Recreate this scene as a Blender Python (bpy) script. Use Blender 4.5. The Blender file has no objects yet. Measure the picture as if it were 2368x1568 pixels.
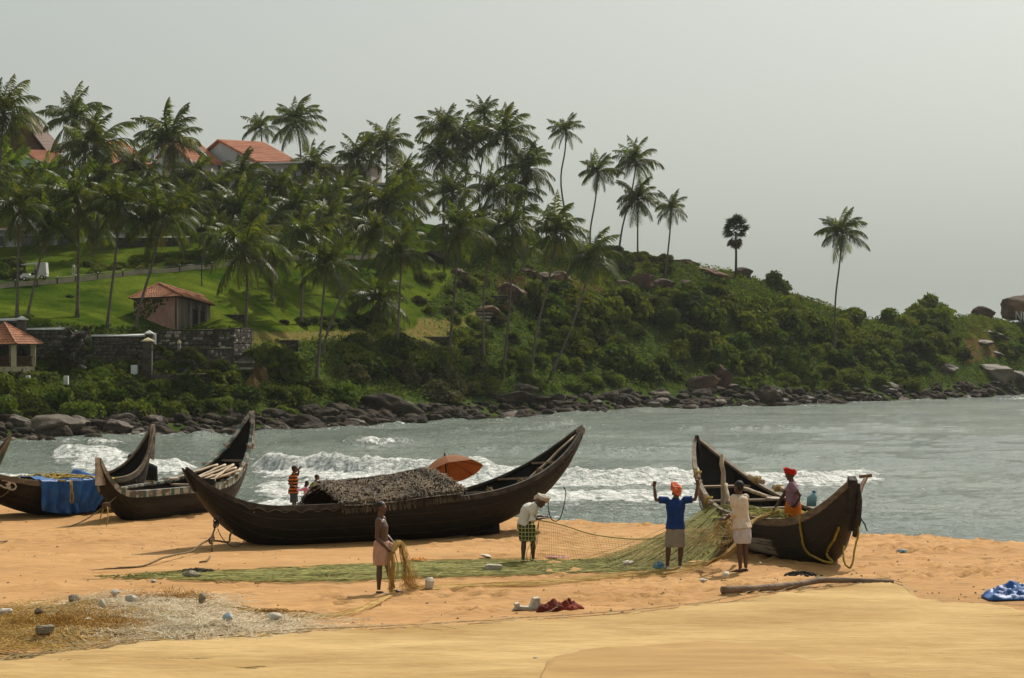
import bpy, bmesh, math, random
import numpy as np
from mathutils import Vector, Matrix, Euler

SC = bpy.context.scene
COL = SC.collection
R = math.radians
random.seed(7)
RNG = np.random.default_rng(7)

# ------------------------------------------------------------------ camera, sky, sun, exposure
EYE = 7.5                       # camera height above the sea (m); it stands on the sea wall behind the beach
FOC, CX, HY = 4600.0, 1183.5, 814.0   # survey numbers: focal length and principal column / horizon row of a 2367 px wide view
cam_d = bpy.data.cameras.new('camera'); cam = bpy.data.objects.new('camera', cam_d); COL.objects.link(cam)
cam_d.sensor_width = 36.0; cam_d.lens = 36.0 * FOC / 2367.0
cam_d.clip_start = 0.5; cam_d.clip_end = 20000.0
cam.location = (0, 0, EYE); cam.rotation_euler = (R(90) + math.atan(30.0 / FOC), 0, 0)
SC.camera = cam

SUN_EL, SUN_AZ = 47.0, 30.0     # azimuth: degrees to the right of straight ahead
wd = bpy.data.worlds.new('World'); SC.world = wd; wd.use_nodes = True
nt = wd.node_tree; nt.nodes.clear()
wo = nt.nodes.new('ShaderNodeOutputWorld'); bg = nt.nodes.new('ShaderNodeBackground')
sky = nt.nodes.new('ShaderNodeTexSky'); sky.sky_type = 'NISHITA'; sky.sun_disc = False
sky.sun_elevation = R(SUN_EL); sky.sun_rotation = R(SUN_AZ); sky.altitude = 0
sky.air_density = 1.0; sky.dust_density = 7.0; sky.ozone_density = 1.0
hs = nt.nodes.new('ShaderNodeHueSaturation'); hs.inputs['Saturation'].default_value = 0.45
mx = nt.nodes.new('ShaderNodeMix'); mx.data_type = 'RGBA'
mx.inputs[0].default_value = 0.55
mx.inputs[7].default_value = (5.10, 5.72, 5.12, 1)       # milky tropical haze
nt.links.new(sky.outputs[0], hs.inputs['Color']); nt.links.new(hs.outputs[0], mx.inputs[6])
nt.links.new(mx.outputs[2], bg.inputs[0]); bg.inputs[1].default_value = 0.102
nt.links.new(bg.outputs[0], wo.inputs[0])

sd = bpy.data.lights.new('sun', 'SUN'); sun = bpy.data.objects.new('sun', sd); COL.objects.link(sun)
sd.energy = 4.7; sd.angle = R(0.8); sd.color = (1.0, 0.93, 0.82)
sdir = Vector((math.sin(R(SUN_AZ)) * math.cos(R(SUN_EL)), math.cos(R(SUN_AZ)) * math.cos(R(SUN_EL)), math.sin(R(SUN_EL))))
sun.rotation_euler = sdir.to_track_quat('Z', 'Y').to_euler(); sun.location = (40, 60, 90)

SC.render.engine = 'CYCLES'
SC.view_settings.view_transform = 'Standard'; SC.view_settings.look = 'None'
SC.view_settings.exposure = 0.06; SC.view_settings.gamma = 1.0; SC.view_settings.use_curve_mapping = False
SC.cycles.use_denoising = True
SC.cycles.max_bounces = 5; SC.cycles.diffuse_bounces = 2; SC.cycles.glossy_bounces = 2
SC.cycles.transmission_bounces = 3; SC.cycles.transparent_max_bounces = 10; SC.cycles.volume_bounces = 0
SC.cycles.sample_clamp_indirect = 4.0; SC.cycles.sample_clamp_direct = 12.0

# ------------------------------------------------------------------ helpers
def P(x, y, d):
    """surveyed view direction (x, y) taken out to the distance d"""
    return Vector(((x - CX) / FOC * d, d, EYE + (HY - y) / FOC * d))

def tag(o, label=None, cat=None, group=None, kind=None):
    if label: o['label'] = label
    if cat: o['category'] = cat
    if group: o['group'] = group
    if kind: o['kind'] = kind
    return o

def new_mesh(name, V, F):
    """V (n,3), F list of faces or (m,k) int array"""
    me = bpy.data.meshes.new(name)
    if isinstance(F, np.ndarray):
        V = np.asarray(V, dtype=np.float32); F = np.asarray(F, dtype=np.int32)
        me.vertices.add(len(V)); me.vertices.foreach_set('co', V.ravel())
        k = F.shape[1]
        me.loops.add(F.size); me.loops.foreach_set('vertex_index', F.ravel())
        me.polygons.add(len(F)); me.polygons.foreach_set('loop_start', np.arange(0, F.size, k, dtype=np.int32))
        me.update(calc_edges=True)
    else:
        me.from_pydata([tuple(v) for v in V], [], F)
        me.update()
    return me

def obj(name, me, mat=None, parent=None, smooth=False, loc=None):
    o = bpy.data.objects.new(name, me); COL.objects.link(o)
    if mat is not None and len(me.materials) == 0: me.materials.append(mat)
    if smooth: me.polygons.foreach_set('use_smooth', np.ones(len(me.polygons), dtype=bool))
    if parent is not None: o.parent = parent
    if loc is not None: o.location = loc
    return o

def thing(name, label, cat, loc=(0, 0, 0), rotz=0.0, group=None):
    o = bpy.data.objects.new(name, None); COL.objects.link(o)
    o.empty_display_size = 0.2
    o.location = loc; o.rotation_euler = (0, 0, rotz)
    return tag(o, label, cat, group)

def dup(root, loc=None, rot=None, label=None):
    c = root.copy(); COL.objects.link(c)
    if loc is not None: c.location = loc
    if rot is not None: c.rotation_euler = rot
    if label: c['label'] = label
    for ch in root.children:
        k = ch.copy(); COL.objects.link(k); k.parent = c
        for g in ch.children:
            q = g.copy(); COL.objects.link(q); q.parent = k
    return c

class MB:
    """collects simple shapes into one mesh"""
    def __init__(s): s.v = []; s.f = []
    def add(s, V, F):
        b = len(s.v); s.v.extend([tuple(p) for p in V]); s.f.extend([tuple(i + b for i in f) for f in F]); return s
    def box(s, c, size, M=None):
        x, y, z = [k / 2 for k in size]; c = Vector(c)
        V = [Vector((a * x, b * y, e * z)) for e in (-1, 1) for b in (-1, 1) for a in (-1, 1)]
        V = [c + (M @ v if M else v) for v in V]
        return s.add(V, [(0, 2, 3, 1), (4, 5, 7, 6), (0, 1, 5, 4), (2, 6, 7, 3), (0, 4, 6, 2), (1, 3, 7, 5)])
    def prism(s, poly, ext):
        """poly: 3D points, extruded by ext"""
        e = Vector(ext); n = len(poly); V = [Vector(p) for p in poly] + [Vector(p) + e for p in poly]
        F = [tuple(range(n - 1, -1, -1)), tuple(range(n, 2 * n))] + [(i, (i + 1) % n, n + (i + 1) % n, n + i) for i in range(n)]
        return s.add(V, F)
    def tube(s, pts, r, n=6, cap=True):
        pts = [Vector(p) for p in pts]; m = len(pts)
        rr = r if isinstance(r, (list, tuple)) else [r] * m
        V = []; up = Vector((0.13, 0.21, 0.97))
        for i, p in enumerate(pts):
            t = (pts[min(i + 1, m - 1)] - pts[max(i - 1, 0)]).normalized()
            a = t.cross(up)
            if a.length < 1e-3: a = t.cross(Vector((1, 0, 0)))
            a.normalize(); b = t.cross(a)
            for k in range(n):
                w = 2 * math.pi * k / n
                V.append(p + (a * math.cos(w) + b * math.sin(w)) * rr[i])
        F = [(i * n + k, i * n + (k + 1) % n, (i + 1) * n + (k + 1) % n, (i + 1) * n + k) for i in range(m - 1) for k in range(n)]
        if cap: F += [tuple(range(n - 1, -1, -1)), tuple(range((m - 1) * n, m * n))]
        return s.add(V, F)
    def loft(s, rings, n=16, cap=True):
        """rings: (center, rx, ry[, axis_x, axis_y]) ellipses"""
        V = []
        for r in rings:
            c = Vector(r[0]); ax = Vector(r[3]) if len(r) > 3 else Vector((1, 0, 0)); ay = Vector(r[4]) if len(r) > 4 else Vector((0, 1, 0))
            for k in range(n):
                w = 2 * math.pi * k / n
                V.append(c + ax * (r[1] * math.cos(w)) + ay * (r[2] * math.sin(w)))
        m = len(rings)
        F = [(i * n + k, i * n + (k + 1) % n, (i + 1) * n + (k + 1) % n, (i + 1) * n + k) for i in range(m - 1) for k in range(n)]
        if cap: F += [tuple(range(n - 1, -1, -1)), tuple(range((m - 1) * n, m * n))]
        return s.add(V, F)
    def ball(s, c, r, M=None, nu=12, nv=8):
        c = Vector(c); r = Vector(r) if hasattr(r, '__len__') else Vector((r, r, r)); V = []
        for j in range(nv + 1):
            a = math.pi * j / nv
            for k in range(nu):
                w = 2 * math.pi * k / nu
                q = Vector((r.x * math.sin(a) * math.cos(w), r.y * math.sin(a) * math.sin(w), r.z * math.cos(a)))
                V.append(c + (M @ q if M else q))
        F = [(j * nu + k, (j + 1) * nu + k, (j + 1) * nu + (k + 1) % nu, j * nu + (k + 1) % nu) for j in range(nv) for k in range(nu)]
        return s.add(V, F)
    def mesh(s, name='m'): return new_mesh(name, s.v, s.f)
    def build(s, name, mat, parent=None, smooth=False, loc=None): return obj(name, s.mesh(name), mat, parent, smooth, loc)

# ---- value noise
def _h(ix, iy, iz, seed):
    n = (ix * 374761393 + iy * 668265263 + iz * 2147483647 + seed * 1274126177) & 0xFFFFFFFF
    n = ((n ^ (n >> 13)) * 1274126177) & 0xFFFFFFFF
    n = (n ^ (n >> 16)) & 0xFFFFFF
    return n / float(0xFFFFFF)
def vn(x, y, z=None, seed=0):
    x = np.asarray(x, float); y = np.asarray(y, float); z = np.zeros_like(x) if z is None else np.asarray(z, float)
    ix = np.floor(x).astype(np.int64); iy = np.floor(y).astype(np.int64); iz = np.floor(z).astype(np.int64)
    fx = x - ix; fy = y - iy; fz = z - iz
    fx = fx * fx * (3 - 2 * fx); fy = fy * fy * (3 - 2 * fy); fz = fz * fz * (3 - 2 * fz)
    def L(a, b, t): return a + (b - a) * t
    c = [[[_h(ix + a, iy + b, iz + e, seed) for e in (0, 1)] for b in (0, 1)] for a in (0, 1)]
    return L(L(L(c[0][0][0], c[1][0][0], fx), L(c[0][1][0], c[1][1][0], fx), fy), L(L(c[0][0][1], c[1][0][1], fx), L(c[0][1][1], c[1][1][1], fx), fy), fz) * 2 - 1
def fbm(x, y, z=None, oct=4, seed=0):
    s = 0; a = 1.0; t = 0
    for i in range(oct):
        f = 2.03 ** i
        s = s + a * vn(np.asarray(x) * f + 17.3 * i, np.asarray(y) * f - 9.1 * i, None if z is None else np.asarray(z) * f, seed + i); t += a; a *= .5
    return s / t

# ---- materials
MATS = {}
def mat(name, col, col2=None, rough=.8, scale=4, bump=0.0, bscale=None, spec=.3, rand=0.0, stretch=(1, 1, 1), lo=.35, hi=.65,
        trans=0.0, detail=5, sat_rand=0.0, bdist=.05, tcol=(1, 1, 1)):
    if name in MATS: return MATS[name]
    m = bpy.data.materials.new(name); m.use_nodes = True; MATS[name] = m
    t = m.node_tree; N = t.nodes; K = t.links; N.clear()
    out = N.new('ShaderNodeOutputMaterial'); b = N.new('ShaderNodeBsdfPrincipled')
    b.inputs['Roughness'].default_value = rough; b.inputs['Specular IOR Level'].default_value = spec
    tc = N.new('ShaderNodeTexCoord'); mp = N.new('ShaderNodeMapping'); mp.inputs['Scale'].default_value = stretch
    K.new(tc.outputs['Object'], mp.inputs[0])
    src = None
    if col2 is not None:
        nz = N.new('ShaderNodeTexNoise'); nz.inputs['Scale'].default_value = scale; nz.inputs['Detail'].default_value = detail; nz.inputs['Roughness'].default_value = .62
        K.new(mp.outputs[0], nz.inputs['Vector'])
        cr = N.new('ShaderNodeValToRGB'); cr.color_ramp.elements[0].position = lo; cr.color_ramp.elements[1].position = hi
        cr.color_ramp.elements[0].color = (*col, 1); cr.color_ramp.elements[1].color = (*col2, 1)
        K.new(nz.outputs['Fac'], cr.inputs[0]); src = cr.outputs[0]
    if rand:
        oi = N.new('ShaderNodeObjectInfo'); hv = N.new('ShaderNodeHueSaturation')
        mr = N.new('ShaderNodeMapRange'); mr.inputs[3].default_value = 1 - rand; mr.inputs[4].default_value = 1 + rand
        K.new(oi.outputs['Random'], mr.inputs[0]); K.new(mr.outputs[0], hv.inputs['Value'])
        if sat_rand:
            m2 = N.new('ShaderNodeMath'); m2.operation = 'MULTIPLY_ADD'; m2.inputs[1].default_value = 7.31; m2.inputs[2].default_value = 0
            fr = N.new('ShaderNodeMath'); fr.operation = 'FRACT'; m3 = N.new('ShaderNodeMapRange'); m3.inputs[3].default_value = .5 - sat_rand; m3.inputs[4].default_value = .5 + sat_rand
            K.new(oi.outputs['Random'], m2.inputs[0]); K.new(m2.outputs[0], fr.inputs[0]); K.new(fr.outputs[0], m3.inputs[0]); K.new(m3.outputs[0], hv.inputs['Hue'])
        if src: K.new(src, hv.inputs['Color'])
        else: hv.inputs['Color'].default_value = (*col, 1)
        src = hv.outputs[0]
    if src: K.new(src, b.inputs['Base Color'])
    else: b.inputs['Base Color'].default_value = (*col, 1)
    if bump:
        n2 = N.new('ShaderNodeTexNoise'); n2.inputs['Scale'].default_value = bscale or scale * 3; n2.inputs['Detail'].default_value = 6
        K.new(mp.outputs[0], n2.inputs['Vector'])
        bp = N.new('ShaderNodeBump'); bp.inputs['Strength'].default_value = bump; bp.inputs['Distance'].default_value = bdist
        K.new(n2.outputs['Fac'], bp.inputs['Height']); K.new(bp.outputs[0], b.inputs['Normal'])
    sh = b.outputs[0]
    if trans:
        tr = N.new('ShaderNodeBsdfTranslucent'); ms = N.new('ShaderNodeMixShader'); ms.inputs[0].default_value = trans
        tm = N.new('ShaderNodeMix'); tm.data_type = 'RGBA'; tm.blend_type = 'MULTIPLY'; tm.inputs[0].default_value = 1; tm.inputs[7].default_value = (*tcol, 1)
        if src: K.new(src, tm.inputs[6])
        else: tm.inputs[6].default_value = (*col, 1)
        K.new(tm.outputs[2], tr.inputs[0])
        K.new(b.outputs[0], ms.inputs[1]); K.new(tr.outputs[0], ms.inputs[2]); sh = ms.outputs[0]
    K.new(sh, out.inputs[0])
    return m
# ------------------------------------------------------------------ the beach
def crest(x): return 53.9 - 0.547 * (np.clip(x, -60, 26) + 6.8)
def beach_base(x, y):
    s = (y - crest(x)) * .877
    sp = np.where(s > 12, s, 1.1 * np.log1p(np.exp(np.clip(s, -30, 12) / 1.1)))
    return np.maximum(3.35 - .128 * sp, -1.2)
_ux = np.arange(-40, 40.1, .25); _uy = np.arange(15, 75.1, .25); _UG, _VG = np.meshgrid(_ux, _uy)
UND = .055 * fbm(_UG * .16, _VG * .16, oct=3, seed=3)
def beach_z(x, y):
    """height of the sand, with its long undulations"""
    cx = min(max(x, -60), 26); s = (y - (53.9 - .547 * (cx + 6.8))) * .877
    sp = s if s > 12 else 1.1 * math.log1p(math.exp(max(s, -30) / 1.1))
    u = min(max((x + 40) / .25, 0), len(_ux) - 2.001); v = min(max((y - 15) / .25, 0), len(_uy) - 2.001); i, j = int(u), int(v); u -= i; v -= j
    return max(3.35 - .128 * sp, -1.2) + float((UND[j, i] * (1 - u) + UND[j, i + 1] * u) * (1 - v) + (UND[j + 1, i] * (1 - u) + UND[j + 1, i + 1] * u) * v)
def sand(x, y):
    """sand point seen at (x, y)"""
    d = 20.0
    for _ in range(60):
        z = EYE + (HY - y) / FOC * d
        g = beach_z((x - CX) / FOC * d, d)
        if z <= g + 1e-3: break
        d += max((z - g) / max((y - HY) / FOC, .02) * .6, .01)
    return Vector(((x - CX) / FOC * d, d, g))

def axis(lo, hi, a, b, fine, grow=1.16):
    c = list(np.arange(a, b + fine / 2, fine)); s = fine; v = b
    while v < hi: s *= grow; v += s; c.append(v)
    s = fine; v = a
    while v > lo: s *= grow; v -= s; c.insert(0, v)
    return np.array(c)
def grid_faces(nr, nc):
    i = np.arange(nr - 1)[:, None] * nc + np.arange(nc - 1)[None]
    return np.stack([i, i + 1, i + nc + 1, i + nc], -1).reshape(-1, 4)

xs = axis(-260, 260, -17, 18, .115); ys = axis(-120, 100, 22.5, 58, .115)
X, Y = np.meshgrid(xs, ys)
Z = beach_base(X, Y)
near = np.exp(-(np.maximum(np.abs(X) - 20, 0) / 8) ** 2) * np.exp(-(np.maximum(np.abs(Y - 40) - 22, 0) / 8) ** 2)
Z += near * (.055 * fbm(X * .16, Y * .16, oct=3, seed=3) + .022 * fbm(X * .9, Y * 1.1, oct=3, seed=5))
right = np.clip((X + 4.5) / 6, .12, 1)                     # trampled part of the beach
Z += near * right * .020 * np.minimum(fbm(X * 2.2, Y * 2.2, oct=2, seed=9), .15)
def dent(px, py, rx, ry, a, dep):
    ix0, ix1 = np.searchsorted(xs, [px - .5, px + .5]); iy0, iy1 = np.searchsorted(ys, [py - .5, py + .5])
    if ix1 <= ix0 or iy1 <= iy0: return
    dx = X[iy0:iy1, ix0:ix1] - px; dy = Y[iy0:iy1, ix0:ix1] - py
    u = (dx * math.cos(a) + dy * math.sin(a)) / rx; v = (-dx * math.sin(a) + dy * math.cos(a)) / ry
    q = u * u + v * v
    Z[iy0:iy1, ix0:ix1] += -dep * np.exp(-q) + dep * .42 * np.exp(-(np.sqrt(q) - 1.7) ** 2 * 3)
for k in range(5200):
    px = RNG.uniform(-16, 15); py = RNG.uniform(29, 54)
    if py < 31.2 + .62 * px: continue
    w = .18 + .82 * np.clip((px + 3) / 7, 0, 1)
    if RNG.random() > w * (.35 + .65 * (vn([px * .35], [py * .35], seed=4)[0] > -.1)): continue
    dent(px, py, RNG.uniform(.11, .2), RNG.uniform(.075, .12), RNG.uniform(0, 3.14), RNG.uniform(.045, .115))
def beach_mat():
    m = bpy.data.materials.new('sand'); m.use_nodes = True; t = m.node_tree; N = t.nodes; K = t.links
    b = N['Principled BSDF']; b.inputs['Roughness'].default_value = .92; b.inputs['Specular IOR Level'].default_value = .18
    g = N.new('ShaderNodeNewGeometry'); mp = N.new('ShaderNodeMapping'); mp.inputs['Scale'].default_value = (.55, 1.6, 1); K.new(g.outputs['Position'], mp.inputs[0])
    def noise(s, d, v=mp.outputs[0]):
        n = N.new('ShaderNodeTexNoise'); n.inputs['Scale'].default_value = s; n.inputs['Detail'].default_value = d; n.inputs['Roughness'].default_value = .65; K.new(v, n.inputs['Vector']); return n.outputs['Fac']
    def ramp(f, c): 
        r = N.new('ShaderNodeValToRGB'); e = r.color_ramp.elements
        e[0].position, e[0].color = c[0][0], (*c[0][1], 1); e[1].position, e[1].color = c[-1][0], (*c[-1][1], 1)
        for p, q in c[1:-1]:
            k = e.new(p); k.color = (*q, 1)
        K.new(f, r.inputs[0]); return r.outputs[0]
    c1 = ramp(noise(.42, 5), [(.3, (.335, .178, .062)), (.5, (.415, .226, .085)), (.72, (.48, .275, .112))])
    c2 = ramp(noise(5.5, 7), [(.28, (.62, .62, .62)), (.45, (.93, .93, .93)), (.62, (1.06, 1.06, 1.06))])
    mu = N.new('ShaderNodeMix'); mu.data_type = 'RGBA'; mu.blend_type = 'MULTIPLY'; mu.inputs[0].default_value = 1; K.new(c1, mu.inputs[6]); K.new(c2, mu.inputs[7])
    # damp sand down by the water
    sp = N.new('ShaderNodeSeparateXYZ'); K.new(g.outputs['Position'], sp.inputs[0])
    mr = N.new('ShaderNodeMapRange'); mr.inputs[1].default_value = .1; mr.inputs[2].default_value = 1.2; mr.inputs[3].default_value = .5; mr.inputs[4].default_value = 1.0; K.new(sp.outputs[2], mr.inputs[0])
    m2 = N.new('ShaderNodeMix'); m2.data_type = 'RGBA'; m2.blend_type = 'MULTIPLY'; m2.inputs[0].default_value = 1; K.new(mu.outputs[2], m2.inputs[6]); K.new(mr.outputs[0], m2.inputs[7])
    K.new(m2.outputs[2], b.inputs['Base Color'])
    bp = N.new('ShaderNodeBump'); bp.inputs['Strength'].default_value = .8; bp.inputs['Distance'].default_value = .05; K.new(noise(7, 8), bp.inputs['Height']); K.new(bp.outputs[0], b.inputs['Normal'])
    return m
M_SAND = beach_mat()
beach = obj('beach', new_mesh('beach', np.stack([X, Y, Z], -1).reshape(-1, 3), grid_faces(*X.shape)), M_SAND, smooth=True)
tag(beach, 'golden sand beach with footprints sloping down to the surf', kind='structure')

# ------------------------------------------------------------------ the sea
rows = np.concatenate([np.arange(1560, 1262, -9.), np.arange(1262, 884, -1.45)])
dd = 34500.0 / (rows - HY)
far = []; v = dd[-1]
while v < 2900: v *= 1.18; far.append(v)
dd = np.concatenate([dd, far])
cols = np.arange(-700, 3100, 4.0)
XD, DD = np.meshgrid(cols, dd)
WX = (XD - CX) / FOC * DD; WY = DD
chop = np.clip((420 - DD) / 120, 0, 1)
WZ = chop * (.24 * np.sin(WY * .42 + WX * .07 + 2.2 * fbm(WX * .03, WY * .03, seed=21, oct=2)) * (0.5 + .5 * fbm(WX * .05, WY * .04, seed=22, oct=2))
             + .30 * fbm(WX * .10, WY * .22, seed=23, oct=4) + .07 * fbm(WX * .7, WY * 1.1, seed=24, oct=3))
FO = np.zeros_like(WZ)
rag = fbm(WX * .22, WY * .18, seed=31, oct=4); fine = fbm(WX * 1.3, WY * .9, seed=32, oct=4)
HN = fbm(WX[0] * .12, WX[0] * 0, seed=33, oct=3)
def breaker(pts, h, spread, foam, tail=0.0, ragged=1.0):
    """pts: (x, y) of the foot of the wave as surveyed; h height; spread: foam apron towards the beach (m)"""
    px = [p[0] for p in pts]; pd = [34500.0 / (p[1] - HY) for p in pts]
    a, b = np.searchsorted(cols, [px[0], px[-1]])
    w = np.where((dd > min(pd) - spread * 6 - 6) & (dd < max(pd) + 14))[0]; sl = (slice(w[0], w[-1] + 1), slice(a, b))
    xd = cols[a:b][None]; rg = rag[sl]
    dc = np.interp(xd, px, pd) + rg * 2.2 * ragged
    span = np.clip((xd - px[0]) / 70, 0, 1) * np.clip((px[-1] - xd) / 90, 0, 1)
    span = span * span * (3 - 2 * span)
    hh = h * span * (.78 + .6 * HN[None, a:b])
    dl = WY[sl] - dc
    prof = np.where(dl < 0, np.exp(-(dl / 1.1) ** 2), np.exp(-(dl / 3.6) ** 2))
    fr = np.where(dl < .25, np.clip(1 - (-dl) / spread, 0, 1) ** .8, np.exp(-((dl - .25) / .5) ** 2))
    WZ[sl] += hh * prof + (fine[sl] * .30 * fr * span * (foam > .3))
    FO[sl] = np.maximum(FO[sl], (foam * (.92 + .5 * rg)) * span * fr + (tail * span * np.exp(-np.maximum(-dl, 0) / (spread * 3)) * (dl < 0)))
breaker([(565, 1078), (700, 1088), (850, 1096), (1000, 1102), (1160, 1106)], 1.15, 9.0, 1.04, .50, .7)
breaker([(1060, 1106), (1200, 1112), (1400, 1114), (1700, 1112), (1900, 1110), (2080, 1104)], 1.1, 5.0, 1.06, .38, .6)
breaker([(900, 1144), (1150, 1146), (1350, 1142), (1560, 1143), (1760, 1148)], .4, 5, .95, .4)
breaker([(1150, 1215), (1300, 1220), (1450, 1226), (1600, 1232), (1680, 1236)], .25, 8, 1.05, .5)
breaker([(575, 1125), (800, 1135), (980, 1140)], .35, 7, .95, .5)
breaker([(560, 1165), (800, 1180), (1000, 1190)], .2, 9, .9, .55)
breaker([(765, 1020), (860, 1024), (920, 1023), (985, 1021)], .85, 2.6, .95, .1)
breaker([(90, 1046), (150, 1048), (230, 1050), (330, 1055)], .9, 6, 1.05, .45)
breaker([(165, 1024), (260, 1027), (330, 1024)], .6, 3.5, .8, .15)
breaker([(140, 1072), (220, 1074), (400, 1078), (480, 1080)], .6, 7, 1.0, .5)
breaker([(-300, 1105), (0, 1105), (200, 1112), (420, 1120)], .3, 9, .8, .55)
breaker([(395, 1014), (480, 1016), (560, 1012)], .45, 2, .55)
breaker([(1220, 990), (1330, 991), (1430, 990)], .45, 2.0, .45)
breaker([(1500, 990), (1700, 992), (1900, 992)], .35, 1.2, .35)
breaker([(1690, 1062), (1800, 1066), (1930, 1064)], .8, 1.5, 0.0)
breaker([(1000, 1042), (1300, 1046), (1560, 1046), (1750, 1044)], .55, 1.5, .12)
breaker([(1000, 1003), (1150, 1000), (1300, 986), (1400, 975)], .55, 2.4, .30)
breaker([(1950, 1166), (2150, 1172), (2420, 1180)], .3, 1.5, .28)
breaker([(2280, 923), (2340, 922), (2500, 924)], 1.0, 6, 1.0)
for a in range(0, 2367, 120):          # wash along the rocks
    yy = np.interp([a - 40, a + 60, a + 170], [0, 600, 1000, 1500, 2000, 2367], [1020, 1000, 975, 945, 930, 912]) + 3
    breaker(list(zip([a - 40, a + 60, a + 170], yy)), .2, 3.5, RNG.uniform(.25, .62), ragged=.8)
FO += np.clip((165 - WY) / 60, 0, 1) * np.clip((1700 - XD) / 900, .12, 1) * (.26 + .75 * np.clip(fbm(WX * .10, WY * .30, seed=41, oct=3) + .02, 0, 1))
FO += .16 * np.clip((340 - WY) / 150, 0, 1) * np.clip(fbm(WX * .05, WY * .16, seed=42, oct=3), 0, 1)
WZ *= np.clip((WY - 60) / 14, .0, 1)
SV = np.stack([WX, WY, WZ], -1).reshape(-1, 3)
sea_me = new_mesh('sea', SV, grid_faces(*WX.shape))
at = sea_me.attributes.new('foam', 'FLOAT', 'POINT'); at.data.foreach_set('value', FO.ravel().astype(np.float32))
def sea_mat():
    m = bpy.data.materials.new('sea water'); m.use_nodes = True; t = m.node_tree; N = t.nodes; K = t.links
    b = N['Principled BSDF']; b.inputs['IOR'].default_value = 1.33
    g = N.new('ShaderNodeNewGeometry')
    def noise(s, d, sc=(1, 1, 1), r=.6):
        mp = N.new('ShaderNodeMapping'); mp.inputs['Scale'].default_value = sc; K.new(g.outputs['Position'], mp.inputs[0])
        n = N.new('ShaderNodeTexNoise'); n.inputs['Scale'].default_value = s; n.inputs['Detail'].default_value = d; n.inputs['Roughness'].default_value = r; K.new(mp.outputs[0], n.inputs['Vector']); return n.outputs['Fac']
    def math_(op, a, b_, c=None):
        n = N.new('ShaderNodeMath'); n.operation = op
        for i, q in enumerate((a, b_, c)):
            if q is None: continue
            if isinstance(q, (int, float)): n.inputs[i].default_value = q
            else: K.new(q, n.inputs[i])
        return n.outputs[0]
    at = N.new('ShaderNodeAttribute'); at.attribute_name = 'foam'
    n1 = noise(1.6, 7, (1, .55, 1), .68)
    f = math_('ADD', at.outputs['Fac'], math_('MULTIPLY', math_('SUBTRACT', n1, .5), 2.7))
    mr = N.new('ShaderNodeMapRange'); mr.interpolation_type = 'SMOOTHSTEP'; mr.inputs[1].default_value = .36; mr.inputs[2].default_value = .78; K.new(f, mr.inputs[0])
    fac = mr.outputs[0]
    cr = N.new('ShaderNodeValToRGB'); e = cr.color_ramp.elements; e[0].position = .35; e[0].color = (.115, .148, .120, 1); e[1].position = .68; e[1].color = (.215, .255, .212, 1)
    K.new(noise(.045, 4), cr.inputs[0])
    mx = N.new('ShaderNodeMix'); mx.data_type = 'RGBA'; K.new(fac, mx.inputs[0]); K.new(cr.outputs[0], mx.inputs[6]); mx.inputs[7].default_value = (.84, .84, .80, 1)
    K.new(mx.outputs[2], b.inputs['Base Color'])
    fc = N.new('ShaderNodeValToRGB'); q = fc.color_ramp.elements; q[0].position = .38; q[0].color = (.36, .39, .36, 1); q[1].position = .60; q[1].color = (.86, .86, .82, 1); K.new(noise(2.6, 5), fc.inputs[0]); K.new(fc.outputs[0], mx.inputs[7])
    ro = N.new('ShaderNodeMix'); K.new(fac, ro.inputs[0]); ro.inputs[2].default_value = .10; ro.inputs[3].default_value = .8; K.new(ro.outputs[0], b.inputs['Roughness'])
    bp = N.new('ShaderNodeBump'); bp.inputs['Distance'].default_value = .55; bp.inputs['Strength'].default_value = .9
    hgt = math_('ADD', math_('ADD', math_('MULTIPLY', noise(.8, 6, (.6, 1.15, 1)), 1.0), math_('MULTIPLY', noise(3.2, 4, (.75, 1, 1)), .62)), math_('MULTIPLY', math_('MULTIPLY', fac, n1), 1.6))
    K.new(hgt, bp.inputs['Height']); K.new(bp.outputs[0], b.inputs['Normal'])
    return m
sea = obj('sea', sea_me, sea_mat(), smooth=True); tag(sea, 'grey green sea with breaking waves and white foam', kind='structure')

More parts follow.
